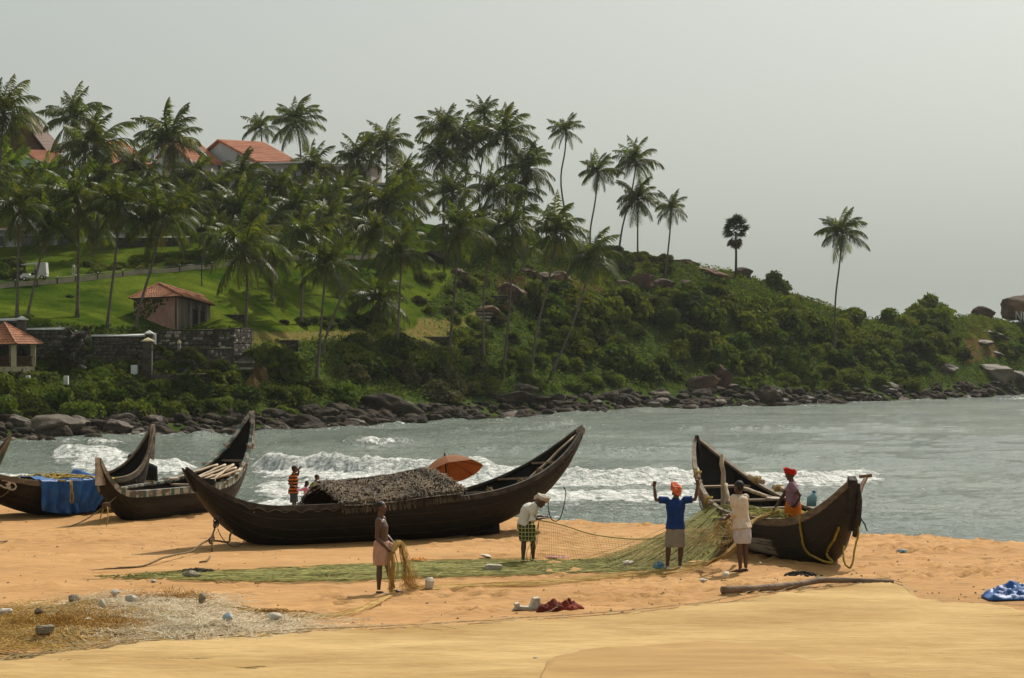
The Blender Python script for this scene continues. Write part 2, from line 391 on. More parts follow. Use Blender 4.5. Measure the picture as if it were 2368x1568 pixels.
# ------------------------------------------------------------------ the headland
TAB = [
 (-900, [(128, 1080), (136, 1000), (147, 905), (158, 845), (162, 740), (185, 660), (220, 570), (275, 425), (330, 425)]),
 (0, [(167, 1020), (175, 955), (184, 885), (193, 838), (197, 742), (220, 666), (255, 583), (290, 440), (340, 430)]),
 (250, [(174, 1012), (183, 957), (192, 885), (201, 815), (205, 757), (226, 648), (258, 560), (292, 440), (340, 430)]),
 (450, [(181, 1005), (190, 960), (199, 880), (207, 832), (211, 768), (231, 626), (262, 540), (295, 440), (340, 430)]),
 (600, [(185, 1000), (195, 958), (205, 880), (213, 820), (218, 768), (238, 626), (268, 535), (298, 450), (340, 440)]),
 (750, [(196, 990), (206, 942), (216, 880), (225, 800), (230, 765), (250, 628), (275, 545), (300, 480), (340, 470)]),
 (1000, [(214, 975), (224, 930), (233, 880), (241, 800), (248, 765), (266, 640), (286, 572), (305, 522), (340, 530)]),
 (1250, [(240, 958), (250, 915), (259, 870), (267, 800), (275, 740), (287, 650), (299, 592), (312, 552), (350, 600)]),
 (1400, [(253, 950), (262, 910), (271, 870), (279, 800), (287, 730), (297, 670), (307, 622), (316, 584), (355, 660)]),
 (1560, [(266, 943), (275, 905), (283, 870), (291, 800), (299, 735), (307, 685), (315, 645), (322, 612), (365, 700)]),
 (1720, [(273, 940), (282, 905), (291, 870), (299, 805), (307, 745), (314, 700), (321, 662), (328, 634), (370, 740)]),
 (1850, [(284, 936), (293, 905), (301, 875), (309, 825), (316, 778), (323, 740), (329, 710), (335, 684), (380, 780)]),
 (2000, [(297, 930), (305, 900), (312, 875), (319, 840), (326, 812), (333, 785), (339, 760), (345, 738), (385, 800)]),
 (2130, [(311, 925), (319, 895), (325, 870), (332, 835), (338, 800), (344, 770), (350, 748), (356, 730), (395, 800)]),
 (2250, [(325, 920), (334, 890), (341, 860), (348, 820), (354, 785), (360, 760), (365, 744), (370, 737), (410, 800)]),
 (2367, [(352, 912), (360, 880), (366, 850), (372, 820), (377, 790), (381, 770), (384, 757), (388, 750), (430, 800)]),
 (3300, [(385, 902), (394, 880), (400, 860), (406, 830), (411, 800), (416, 780), (421, 770), (426, 760), (470, 800)]),
]
TX = np.array([t[0] for t in TAB], float); TD = np.array([[p[0] for p in t[1]] for t in TAB]); TY = np.array([[p[1] for p in t[1]] for t in TAB])
def col_prof(x):
    d = np.array([np.interp(x, TX, TD[:, k]) for k in range(9)]); y = np.array([np.interp(x, TX, TY[:, k]) for k in range(9)])
    return d, y
def bump_h(X, Y): return .55 * fbm(X * .06, Y * .06, seed=51, oct=3) + .25 * fbm(X * .25, Y * .25, seed=52, oct=2)
_bx = np.arange(-200, 260.1, 1.0); _by = np.arange(110, 480.1, 1.0); BUMPG = bump_h(*np.meshgrid(_bx, _by))
def bump_s(x, y):
    u = min(max(x + 200, 0), len(_bx) - 2.001); v = min(max(y - 110, 0), len(_by) - 2.001); i, j = int(u), int(v); u -= i; v -= j
    return float((BUMPG[j, i] * (1 - u) + BUMPG[j, i + 1] * u) * (1 - v) + (BUMPG[j + 1, i] * (1 - u) + BUMPG[j + 1, i + 1] * u) * v)
def hill_z(X, Y):
    d, y = col_prof(CX + FOC * X / Y)
    if Y < d[0]: return -.5
    yy = np.interp(Y, d, y); return EYE + (HY - yy) / FOC * Y + bump_s(X, Y) * min(1, (Y - d[0]) / 10)
def hill(x, y):
    """point of the headland seen at (x, y)"""
    d, yy = col_prof(x)
    k = int(np.argmin(yy)); dist = float(np.interp(-y, -yy[:k + 1], d[:k + 1]))
    X = (x - CX) / FOC * dist
    return Vector((X, dist, hill_z(X, dist)))
hc = np.arange(-900, 3300, 7.0)
U = np.concatenate([np.linspace(k, k + 1, n, endpoint=False) for k, n in enumerate((10, 12, 10, 8, 22, 24, 22, 10))] + [[8.0]])
HX = np.zeros((len(U), len(hc))); HYy = np.zeros_like(HX); HZ = np.zeros_like(HX); UU = np.zeros_like(HX)
for j, x in enumerate(hc):
    d, y = col_prof(x); dist = np.interp(U, range(9), d); yy = np.interp(U, range(9), y)
    HX[:, j] = (x - CX) / FOC * dist; HYy[:, j] = dist; HZ[:, j] = EYE + (HY - yy) / FOC * dist; UU[:, j] = U
D0 = np.array([col_prof(x)[0][0] for x in hc])[None]
HZ += bump_h(HX, HYy) * np.minimum(1, (HYy - D0) / 10)
HZ[0] = -.8
sk = np.array([HX[0], HYy[0] - 4, np.full(len(hc), -1.6)]).T
HVt = np.concatenate([sk[None], np.stack([HX, HYy, HZ], -1)], 0)
hill_me = new_mesh('headland', HVt.reshape(-1, 3), grid_faces(HVt.shape[0], HVt.shape[1]))
# what grows or shows on the ground: 0 lawn, 1 scrub soil, 2 bare rock / laterite
XX = np.repeat(hc[None], len(U), 0); nz = fbm(HX * .09, HYy * .09, seed=61, oct=3)
YD = HY - (HZ - EYE) / HYy * FOC
lawn = (UU > 3.9) & (XX + nz * 60 < np.interp(YD, [500, 600, 700, 760, 800], [1330, 1040, 985, 930, 620])) & (YD < 790)
rock = ((XX > 1380) & (XX < 1990) & (UU > 6.9 + nz * 1.3)) | ((XX > 2230) & (XX < 2330) & (UU > 2.6 + nz) & (UU < 7)) | ((XX > 1150) & (XX < 1400) & (UU > 4.8) & (UU < 6.2) & (nz > .05))
earth = (XX > 560) & (XX < 1130) & (np.abs(UU - 3.75 - nz * .3) < .55)
zone = np.stack([lawn & ~rock, rock, earth & ~rock & ~lawn], -1).astype(np.float32)
zone = np.concatenate([zone[:1], zone], 0).reshape(-1, 3)
ca = hill_me.color_attributes.new('zone', 'FLOAT_COLOR', 'POINT'); ca.data.foreach_set('color', np.concatenate([zone, np.ones((len(zone), 1), np.float32)], 1).ravel())
def hill_mat():
    m = bpy.data.materials.new('headland ground'); m.use_nodes = True; t = m.node_tree; N = t.nodes; K = t.links
    b = N['Principled BSDF']; b.inputs['Roughness'].default_value = .95; b.inputs['Specular IOR Level'].default_value = 0
    g = N.new('ShaderNodeNewGeometry'); at = N.new('ShaderNodeAttribute'); at.attribute_name = 'zone'; se = N.new('ShaderNodeSeparateColor'); K.new(at.outputs['Color'], se.inputs[0])
    def nr(s, d, c1, c2, lo=.35, hi=.65):
        n = N.new('ShaderNodeTexNoise'); n.inputs['Scale'].default_value = s; n.inputs['Detail'].default_value = d; n.inputs['Roughness'].default_value = .65; K.new(g.outputs['Position'], n.inputs['Vector'])
        r = N.new('ShaderNodeValToRGB'); r.color_ramp.elements[0].position = lo; r.color_ramp.elements[1].position = hi; r.color_ramp.elements[0].color = (*c1, 1); r.color_ramp.elements[1].color = (*c2, 1); K.new(n.outputs['Fac'], r.inputs[0]); return r.outputs[0]
    base = nr(.5, 6, (.018, .032, .008), (.060, .085, .018)); la = nr(.22, 7, (.028, .056, .005), (.096, .126, .013)); ro = nr(.35, 7, (.07, .045, .026), (.19, .10, .05)); ea = nr(.4, 6, (.17, .12, .045), (.11, .12, .03))
    la2 = nr(.045, 5, (.45, .55, .5), (1.1, 1.05, 1.0), .38, .58); lm = N.new('ShaderNodeMix'); lm.data_type = 'RGBA'; lm.blend_type = 'MULTIPLY'; lm.inputs[0].default_value = 1; K.new(la, lm.inputs[6]); K.new(la2, lm.inputs[7]); la = lm.outputs[2]
    cur = base
    for i, c in enumerate((la, ro, ea)):
        mx = N.new('ShaderNodeMix'); mx.data_type = 'RGBA'; K.new(se.outputs[i], mx.inputs[0]); K.new(cur, mx.inputs[6]); K.new(c, mx.inputs[7]); cur = mx.outputs[2]
    K.new(cur, b.inputs['Base Color'])
    n = N.new('ShaderNodeTexNoise'); n.inputs['Scale'].default_value = 2.2; n.inputs['Detail'].default_value = 7; K.new(g.outputs['Position'], n.inputs['Vector'])
    bp = N.new('ShaderNodeBump'); bp.inputs['Distance'].default_value = .35; bp.inputs['Strength'].default_value = .7; K.new(n.outputs['Fac'], bp.inputs['Height']); K.new(bp.outputs[0], b.inputs['Normal'])
    return m
headland = obj('headland', hill_me, hill_mat(), smooth=True); tag(headland, 'green headland with lawns, scrub slopes and bare laterite rock', kind='structure')
# ------------------------------------------------------------------ vegetation
M_FROND = mat('palm frond green', (.024, .044, .007), (.088, .112, .015), rough=.45, scale=1.2, spec=.16, rand=.35, trans=.40, tcol=(2.0, 1.75, .7), sat_rand=.02)
M_YOUNG = mat('young palm frond', (.075, .14, .012), (.13, .20, .02), rough=.5, scale=1.2, spec=.12, rand=.2, trans=.45, tcol=(1.6, 1.5, .7))
M_DRY = mat('dry yellowed frond', (.20, .105, .022), (.13, .09, .03), rough=.7, scale=2, rand=.3, trans=.2)
M_TRUNK = mat('palm bark', (.070, .056, .042), (.155, .130, .100), rough=.9, scale=2.5, stretch=(1, 1, 5), bump=.6, bscale=6, rand=.25)
M_NUT = mat('coconut husk', (.10, .07, .02), (.16, .14, .03), rough=.6, scale=3)
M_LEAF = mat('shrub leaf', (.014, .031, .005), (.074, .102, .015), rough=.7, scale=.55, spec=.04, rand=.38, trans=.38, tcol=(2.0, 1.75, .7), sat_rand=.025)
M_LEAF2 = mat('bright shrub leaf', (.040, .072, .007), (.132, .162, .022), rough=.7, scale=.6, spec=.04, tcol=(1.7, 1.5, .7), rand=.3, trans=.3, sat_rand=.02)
M_LEAF3 = mat('dull dry shrub leaf', (.040, .048, .020), (.095, .092, .042), rough=.8, scale=.6, spec=.03, rand=.3, trans=.25, tcol=(1.6, 1.4, .8))
M_WOOD = mat('dark twigs', (.045, .032, .020), (.085, .062, .042), rough=.9, scale=6)

def strip_leaf(V, F, base, d, side, length, width, droop):
    """a narrow pointed leaflet of three triangles pairs"""
    d = d.normalized(); side = side.normalized(); b = len(V)
    m = base + d * (length * .5) + Vector((0, 0, -droop * .30)); tip = base + d * length * .95 + Vector((0, 0, -droop))
    V += [base - side * width * .35, base + side * width * .35, m - side * width * .5, m + side * width * .5, tip]
    F += [(b, b + 1, b + 3, b + 2), (b + 2, b + 3, b + 4)]

def frond_mesh(elev, bend, seed, L=4.9, n=38, curl=1.0):
    """coconut frond in the local xz plane leaving the origin at 'elev' degrees and bending down by 'bend' degrees"""
    rnd = random.Random(seed); V = []; F = []; pts = []
    p = Vector((0, 0, 0)); N = 16; yaw = rnd.uniform(-.25, .25)
    for i in range(N + 1):
        t = i / N; a = R(elev - bend * t ** 1.5); w = yaw * t * t
        pts.append(p.copy()); p = p + Vector((math.cos(a) * math.cos(w), math.cos(a) * math.sin(w), math.sin(a))) * (L / N)
    mb = MB(); mb.tube(pts, [.055 * (1 - .85 * i / N) + .006 for i in range(N + 1)], 4)
    V = [Vector(v) for v in mb.v]; F = list(mb.f)
    for s in (-1, 1):
        for k in range(n):
            t = .13 + .87 * (k + rnd.uniform(-.3, .3)) / n
            f = t * N; i = min(int(max(f, 0)), N - 1); b = pts[i].lerp(pts[i + 1], f - i); tan = (pts[i + 1] - pts[i]).normalized()
            sv = tan.cross(Vector((0, 0, 1)));
            if sv.length < .1: sv = Vector((0, 1, 0))
            sv.normalize(); up = sv.cross(tan)
            ln = (1.25 * math.sin(math.pi * min(1, .22 + .80 * t)) + .14) * rnd.uniform(.8, 1.12) * L / 4.6
            d = sv * s * (.95 - .45 * t) + tan * (.45 + .7 * t) + up * (.20 - .55 * t * curl) + Vector((rnd.uniform(-.12, .12), rnd.uniform(-.12, .12), rnd.uniform(-.1, .1)))
            strip_leaf(V, F, b, d, tan, ln, rnd.uniform(.09, .14), ln * rnd.uniform(.3, 1.05))
    return new_mesh('frond', V, F)
FROND = {}
for nm, e, b in (('up', 80, 62), ('high', 68, 70), ('mid', 48, 88), ('out', 28, 88), ('flat', 8, 82), ('low', -14, 62), ('hang', -44, 40)):
    FROND[nm] = [frond_mesh(e, b, hash(nm) % 97 + 0 * k + ord(nm[0]) * 7 + k * 13) if False else frond_mesh(e + 6 * k - 6, b + 8 * (k % 2), ord(nm[0]) * 7 + ord(nm[1]) * 3 + k * 13) for k in range(3)]
for k in FROND:
    for m_ in FROND[k]: m_.materials.append(M_FROND)
DRYF = [frond_mesh(-50 - 8 * k, 34, 400 + k, n=20) for k in range(2)]
for m_ in DRYF: m_.materials.append(M_DRY)
YOUNGF = {}
for k in FROND:
    YOUNGF[k] = []
    for m_ in FROND[k][:2]:
        c = m_.copy(); c.materials.clear(); c.materials.append(M_YOUNG); YOUNGF[k].append(c)
nm_ = MB(); rnd = random.Random(5)
for k in range(14):
    a = rnd.uniform(0, 6.28); nm_.ball((.34 * math.cos(a) * rnd.uniform(.5, 1), .34 * math.sin(a), -.25 - rnd.uniform(0, .5)), (.13, .13, .16), nu=6, nv=5)
NUTS = nm_.mesh('coconut_cluster'); NUTS.materials.append(M_NUT)

def spline(pts, n):
    out = []
    q = [pts[0] * 2 - pts[1]] + list(pts) + [pts[-1] * 2 - pts[-2]]
    for i in range(1, len(q) - 2):
        for k in range(n):
            t = k / n; a, b, c, d = q[i - 1:i + 3]
            out.append(.5 * ((2 * b) + (c - a) * t + (2 * a - 5 * b + 4 * c - d) * t * t + (3 * b - a - 3 * c + d) * t ** 3))
    out.append(pts[-1]); return out

def palm(seed, heart, r, label, base=None, mids=(), d=None, nf=22, young=False, dry=2, group=None, nuts=True):
    rnd = random.Random(seed)
    if base is not None: b = hill(*base); d = b.y
    else:
        if d is None: d = 4.1 * FOC / r
        d = max(200, min(d, 318)); X = (heart[0] - CX) / FOC * d + rnd.uniform(-1.2, 1.2); b = Vector((X, d, hill_z(X, d)))
    b = b - Vector((0, 0, .3))
    h = P(heart[0], heart[1], d)
    if h.z < b.z + 2.5: b.z = h.z - 2.5
    t = thing('coconut_palm', label, 'palm tree', b, group=group)
    pts = [Vector((0, 0, 0))] + [P(x, y, d) - b for x, y in sorted(mids, key=lambda q: -q[1])] + [h - b]
    if len(pts) == 2:
        l = rnd.uniform(-.05, .05) * (h.z - b.z); pts.insert(1, (h - b) * .45 + Vector((l, rnd.uniform(-.4, .4), 0)))
    sp = spline(pts, 5); m = len(sp); s = r * d / FOC / 3.75
    mb = MB(); mb.tube(sp, [(.155 + .14 * math.exp(-i / m * 14) - .045 * i / m) * min(1.15, .75 + .25 * s) for i in range(m)], 7)
    mb.build('trunk', M_TRUNK, t, smooth=True)
    src = YOUNGF if young else FROND
    tot = ('up', 'high', 'mid', 'out', 'flat', 'low', 'hang'); wts = (3, 5, 6, 5, 4, 4, 3)
    az = rnd.uniform(0, 6.28); seq = [k for k, w in zip(tot, wts) for _ in range(max(1, round(w * nf / 25)))]
    for i, k in enumerate(seq):
        o = obj('frond', rnd.choice(src[k]), None, t); az += 2.399 + rnd.uniform(-.25, .25)
        sc = s * rnd.uniform(.82, 1.12)
        lean = R(rnd.uniform(-30, -8)) if k in ('up', 'high', 'mid') else R(rnd.uniform(-14, 4))
        Mx = Matrix.Translation(h - b) @ Matrix.Rotation(lean, 4, 'Y') @ Matrix.Rotation(az, 4, 'Z') @ Matrix.Rotation(rnd.uniform(-.35, .35), 4, 'X') @ Matrix.Diagonal((sc, sc, sc, 1))
        o.matrix_local = Mx
    for i in range(dry):
        o = obj('frond', rnd.choice(DRYF), None, t); sc = s * rnd.uniform(.6, .85)
        o.matrix_local = Matrix.Translation(h - b) @ Matrix.Rotation(rnd.uniform(0, 6.28), 4, 'Z') @ Matrix.Diagonal((sc, sc, sc, 1)); tag(o, 'yellowed drooping frond')
    if nuts:
        o = obj('coconut_cluster', NUTS, None, t); o.location = h - b; o.scale = (s, s, s); tag(o, kind='stuff')
    return t

PALMS = [
 # heart, r, label, base, mids, d, young
 ((6, 262), 88, 'tall coconut palm cut off by the left edge of the picture, above the gabled hall', None, (), 238, 0),
 ((172, 275), 78, 'coconut palm rising behind the bushiest palm at upper left, against the sky', None, (), 285, 0),
 ((220, 346), 98, 'big bushy coconut palm in front of the leftmost orange roofs', None, (), 262, 0),
 ((396, 328), 88, 'broad coconut palm against the sky between the two middle orange roofs', None, (), 278, 0),
 ((448, 408), 60, 'coconut palm just left of the largest orange roof, lower than the roof', None, (), 272, 0),
 ((603, 297), 46, 'smaller of the two skyline palms behind the largest orange roof', None, (), 316, 0),
 ((684, 284), 64, 'wind-swept skyline palm at the right end of the largest orange roof', (698, 462), ((694, 345),), None, 0),
 ((560, 410), 60, 'coconut palm in front of the left gable of the largest orange roof', None, (), 268, 0),
 ((24, 388), 62, 'bright young coconut palm beside the white wall at the left edge', None, (), 262, 1),
 ((112, 402), 56, 'bright yellow-green young palm below the leftmost orange roof', None, (), 262, 1),
 ((45, 488), 84, 'coconut palm with orange nuts at the far left of the lawn', (39, 742), ((41, 620),), None, 0),
 ((178, 470), 94, 'tall coconut palm above the walker on the garden path', (178, 737), ((181, 600),), None, 0),
 ((277, 478), 82, 'curved coconut palm on the lawn between the walker and the hut', (247, 758), ((266, 600), (255, 690)), None, 0),
 ((374, 506), 94, 'coconut palm leaning over the left corner of the pink hut', (312, 766), ((352, 610), (325, 700)), None, 0),
 ((436, 478), 68, 'coconut palm behind the roof of the pink hut', None, (), 246, 0),
 ((557, 494), 86, 'coconut palm with pale fronds above the lawn right of the hut', None, (), 250, 0),
 ((566, 580), 98, 'wide low-crowned coconut palm standing right of the pink hut', (567, 766), ((571, 660),), None, 0),
 ((650, 438), 70, 'dark coconut palm below the right end of the largest orange roof', None, (), 262, 0),
 ((728, 390), 58, 'coconut palm just right of the largest orange roof', None, (), 285, 0),
 ((828, 366), 60, 'slim skyline palm left of the gap of sky in the middle of the grove', None, ((829, 440),), 288, 0),
 ((894, 334), 64, 'tall skyline palm standing alone left of the tight clump of tall palms', None, ((894, 420),), 292, 0),
 ((940, 408), 56, 'upright coconut palm between the lone skyline palm and the tall clump', None, (), 285, 0),
 ((956, 448), 66, 'coconut palm with drooping pale fronds left of the tall clump', None, (), 272, 0),
 ((896, 478), 86, 'bushy coconut palm in the middle of the grove below the lone skyline palm', None, (), 258, 0),
 ((796, 446), 62, 'coconut palm in the middle of the grove below the slim skyline palm', None, (), 275, 0),
 ((766, 510), 74, 'coconut palm with hanging fronds over the upper lawn', (780, 690), ((776, 600),), None, 0),
 ((707, 548), 68, 'coconut palm at the top of the bright lawn patch', (696, 752), ((699, 650),), None, 0),
 ((870, 534), 62, 'slender palm whose long trunk leans far to the right across the lawn', (744, 822), ((843, 586), (797, 671), (757, 768)), None, 0),
 ((929, 582), 78, 'coconut palm with a straight trunk above the dark thicket', (918, 818), ((922, 720),), None, 0),
 ((756, 612), 72, 'wind-blown palm with yellow fronds on the scrub bank, beside the leaning palm', (731, 876), ((747, 690), (740, 780)), None, 0),
 ((877, 694), 78, 'short young palm with long low fronds at the hedge', (874, 752), (), None, 0),
 ((634, 588), 64, 'coconut palm on the lawn just right of the low-crowned palm', (629, 694), (), None, 0),
 ((1030, 302), 66, 'leftmost tall palm of the tight clump against the sky', None, (), 300, 0),
 ((1080, 332), 72, 'palm with a clear bare trunk in the middle of the tight clump', (1068, 540), ((1076, 430),), None, 0),
 ((1120, 266), 46, 'highest and smallest crown of the tight clump of tall palms', None, ((1116, 350), (1107, 450)), 308, 0),
 ((1170, 316), 76, 'rightmost and bushiest palm of the tight clump against the sky', None, ((1168, 420),), 300, 0),
 ((1022, 366), 64, 'palm directly below the leftmost one of the tight clump', None, (), 296, 0),
 ((1047, 446), 66, 'coconut palm on the brow of the hill under the tight clump', None, (), 282, 0),
 ((1144, 440), 62, 'coconut palm under the rightmost palm of the tight clump', None, (), 288, 0),
 ((1064, 532), 78, 'coconut palm with yellow hanging fronds and a long trunk down to the scrub', (1035, 836), ((1057, 600), (1047, 720)), None, 0),
 ((1185, 522), 66, 'coconut palm whose straight trunk runs down to the shore boulders', (1160, 877), ((1182, 620), (1176, 737)), None, 0),
 ((1141, 564), 62, 'coconut palm with a slim trunk on the light green slope', (1118, 836), ((1121, 650), (1117, 737)), None, 0),
 ((1223, 390), 66, 'coconut palm at the right flank of the grove with one long right-hand frond', None, ((1208, 520),), 298, 0),
 ((1309, 304), 45, 'solitary tall palm high against the sky right of the grove', None, ((1306, 350), (1297, 430)), 312, 0),
 ((1383, 398), 52, 'dense dark skyline palm next to the solitary tall one', (1364, 590), ((1376, 465), (1365, 530)), None, 0),
 ((1472, 374), 56, 'upper one of two overlapping skyline palms, on a leaning trunk', (1429, 592), ((1458, 455), (1440, 520)), None, 0),
 ((1475, 462), 56, 'lower one of two overlapping skyline palms, on a straight trunk', (1474, 600), ((1474, 540),), None, 0),
 ((1552, 485), 44, 'slim skyline palm at the end of the bushy hilltop', (1537, 645), ((1548, 545),), None, 0),
 ((1285, 540), 84, 'large palm with a curved trunk down the right-hand scrub slope', (1225, 874), ((1281, 590), (1262, 674), (1240, 770)), None, 0),
 ((1371, 596), 74, 'low palm leaning right over the scrub slope', (1273, 864), ((1350, 668), (1318, 765)), None, 0),
 ((1203, 448), 52, 'small-crowned palm half hidden behind the right flank of the grove', None, (), 300, 0),
 ((1948, 540), 60, 'lone tall palm standing apart at the right end of the headland', (1929, 824), ((1941, 610), (1931, 700)), None, 0),
 ((1209, 572), 40, 'little palm among boulders on the hillside', (1200, 640), (), None, 0),
 ((322, 392), 56, 'coconut palm in front of the second orange roof', None, (), 264, 0),
 ((-12, 425), 78, 'palm half outside the left edge above the resort cart', None, (), 240, 0),
 ((100, 452), 74, 'palm filling the gap behind the far left palms', None, (), 252, 0),
 ((232, 428), 70, 'palm crown behind the tall one above the walker', None, (), 258, 0),
 ((330, 448), 70, 'palm crown between the curved palm and the one over the hut', None, (), 256, 0),
 ((500, 440), 62, 'palm crown above and left of the pale-fronded one', None, (), 262, 0),
 ((615, 520), 66, 'palm crown close behind the low-crowned palm', None, (), 252, 0),
 ((690, 480), 66, 'palm crown half hidden in front of the white terraces', None, (), 258, 0),
 ((838, 470), 62, 'palm crown behind the bushy middle one', None, (), 268, 0),
 ((486, 540), 60, 'palm crown above the right end of the hut roof', None, (), 240, 0),
 ((60, 440), 66, 'palm crown wedged between the far left palms and the white wall', None, (), 258, 0),
 ((590, 440), 60, 'palm crown in front of the white terraces below the largest roof', None, (), 272, 0),
 ((745, 460), 60, 'palm crown in the middle of the grove above the leaning palm', None, (), 270, 0),
 ((1110, 520), 54, 'palm crown behind the two long-trunked palms', None, (), 286, 0),
 ((225, 520), 66, 'palm crown between the walker and the curved palm', None, (), 244, 0),
 ((118, 520), 72, 'palm whose thin trunk crosses in front of the resort cart', (62, 735), ((92, 600), (72, 690)), None, 0),
]
for i, (hp, r, lb, ba, mi, d, yg) in enumerate(PALMS):
    palm(100 + i, hp, r * (.96 if hp[1] > 370 and hp[0] < 1290 else .93), lb, ba, mi, d, nf=19 if r < 48 else 23, young=bool(yg), dry=(0 if yg or r < 63 else 2), group='coconut palms on the headland', nuts=not yg and hp != (877, 694))

# ---- fan palms
def fan_mesh(seed, n=22):
    rnd = random.Random(seed); V = []; F = []; mb = MB(); mb.tube([(0, 0, 0), (.5, 0, .06), (.95, 0, .05)], .025, 4); V = [Vector(v) for v in mb.v]; F = list(mb.f)
    c = Vector((.95, 0, .05))
    for k in range(n):
        a = R(-125 + 250 * k / (n - 1)); d = Vector((math.cos(a), math.sin(a), rnd.uniform(-.12, .18)))
        strip_leaf(V, F, c, d, Vector((-math.sin(a), math.cos(a), .35)), rnd.uniform(.75, .95), .15, rnd.uniform(.02, .16))
    return new_mesh('fan_leaf', V, F)
FAN = [fan_mesh(k) for k in range(3)]
M_FAN = mat('fan palm leaf', (.016, .030, .012), (.040, .062, .022), rough=.42, scale=2, spec=.45, rand=.3, trans=.15)
M_FAND = mat('dead fan leaf', (.055, .035, .020), (.10, .07, .04), rough=.85, scale=2, rand=.3)
M_FANS = mat('silvery fan leaf', (.030, .034, .022), (.070, .066, .045), rough=.35, scale=2, spec=.6, rand=.5, trans=.12)
FAND = [m_.copy() for m_ in FAN]; FANS = [m_.copy() for m_ in FAN]
for L_, M_ in ((FAN, M_FAN), (FAND, M_FAND), (FANS, M_FANS)):
    for m_ in L_: m_.materials.append(M_)
def put_fan(t, c, dirv, sc, src, rnd):
    o = obj('fan_leaf', rnd.choice(src), None, t); q = Vector(dirv).to_track_quat('X', 'Z').to_matrix().to_4x4()
    o.matrix_local = Matrix.Translation(c) @ q @ Matrix.Rotation(rnd.uniform(-.9, .9), 4, 'X') @ Matrix.Diagonal((sc, sc, sc, 1)); return o
b = hill(1701, 645); h = P(1701, 535, b.y) - b; t = thing('fan_palm', 'dark round-headed fan palm alone on the bare right-hand ridge', 'palm tree', b)
mb = MB(); mb.tube([(0, 0, -.4), h * .5 + Vector((.05, 0, 0)), h], [.26, .19, .17], 8); mb.build('trunk', mat('fan palm bark', (.035, .03, .026), (.07, .06, .05), rough=.9, scale=5), t, smooth=True)
rnd = random.Random(77)
for k in range(46):
    z = rnd.uniform(-.75, 1) if k < 34 else rnd.uniform(-.95, -.6); a = rnd.uniform(0, 6.28); q = math.sqrt(max(0, 1 - z * z)); dv = Vector((q * math.cos(a), q * math.sin(a), z))
    put_fan(t, h + Vector((0, 0, .3 if z > -.6 else -.5 - rnd.uniform(0, .9))), dv, rnd.uniform(1.25, 1.6) * (1 if z > -.6 else .75), FAN if z > -.6 else FAND, rnd)
b = hill(168, 862); t = thing('fan_palm', 'squat spiky brown-green fan palm clump against the dark stone wall', 'palm tree', b)
mb = MB()
for k in range(5):
    a = k * 1.26; mb.tube([(0, 0, -.3), (.9 * math.cos(a), .7 * math.sin(a), 2.2), (1.2 * math.cos(a), .9 * math.sin(a), 3.4)], [.16, .13, .09], 6)
tag(mb.build('stem', M_FAND, t), kind='stuff'); rnd = random.Random(78)
for k in range(120):
    c = Vector((rnd.uniform(-1.0, 1.0), rnd.uniform(-.9, .7), rnd.uniform(.5, 4.0))); a = rnd.uniform(0, 6.28); dv = Vector((math.cos(a), math.sin(a), rnd.uniform(-.9, .9)))
    put_fan(t, c, dv, rnd.uniform(.55, .9), FANS if rnd.random() < .7 else FAND, rnd)

# ---- shrubs
def bush_mesh(seed, n=1500, leaf=.105, flat=.8, lumps=11):
    rnd = np.random.default_rng(seed); C = rnd.normal(size=(lumps, 3)); C /= np.linalg.norm(C, axis=1)[:, None]; C[:, 2] = np.abs(C[:, 2]); C *= rnd.uniform(.35, .68, (lumps, 1)); r = rnd.uniform(.26, .46, lumps)
    k = rnd.integers(0, lumps, n); D = rnd.normal(size=(n, 3)); D[:, 2] += .45; D /= np.linalg.norm(D, axis=1)[:, None]
    Pp = C[k] + D * (r[k] * rnd.uniform(.72, 1.08, n))[:, None]; Pp[:, 2] *= flat; Pp[:, 2] = np.maximum(Pp[:, 2], .0)
    Nn = D + rnd.normal(size=(n, 3)) * .75; Nn /= np.linalg.norm(Nn, axis=1)[:, None]
    A = np.cross(Nn, rnd.normal(size=(n, 3))); A /= np.linalg.norm(A, axis=1)[:, None]; B = np.cross(Nn, A)
    s = (leaf * rnd.uniform(.6, 1.25, n))[:, None]
    V = np.stack([Pp - A * s, Pp - B * s * .5, Pp + A * s, Pp + B * s * .5], 1).reshape(-1, 3); F = np.arange(len(V)).reshape(-1, 4)
    return new_mesh('foliage', V, F)
def core_mesh(seed):
    mb = MB(); rnd = random.Random(seed)
    for k in range(9):
        a = rnd.uniform(0, 6.28); e = rnd.uniform(.2, .62); mb.tube([(0, 0, -.15), (e * .4 * math.cos(a), e * .4 * math.sin(a), .25), (e * math.cos(a), e * math.sin(a), rnd.uniform(.4, .75))], [.035, .022, .008], 4)
    return mb.mesh('stems')
BUSH = [bush_mesh(k) for k in range(6)]; STEM = [core_mesh(k) for k in range(3)]
BUSHV = {}
for nm, M_ in (('dark', M_LEAF), ('bright', M_LEAF2), ('dry', M_LEAF3)):
    BUSHV[nm] = []
    for m_ in BUSH:
        c = m_.copy(); c.materials.append(M_); BUSHV[nm].append(c)
for m_ in STEM: m_.materials.append(M_WOOD)
def bush(p, r, kind, label, group=None, rnd=random, hgt=1.0, name='bush'):
    t = thing(name, label, 'bush', p - Vector((0, 0, .12 * r)), rnd.uniform(0, 6.28), group)
    o = obj('foliage', rnd.choice(BUSHV[kind]), None, t); o.scale = (r * 1.25, r * 1.25, r * 1.25 * hgt)
    o = obj('stems', rnd.choice(STEM), None, t); o.scale = (r, r, r * hgt); tag(o, kind='stuff')
    return t
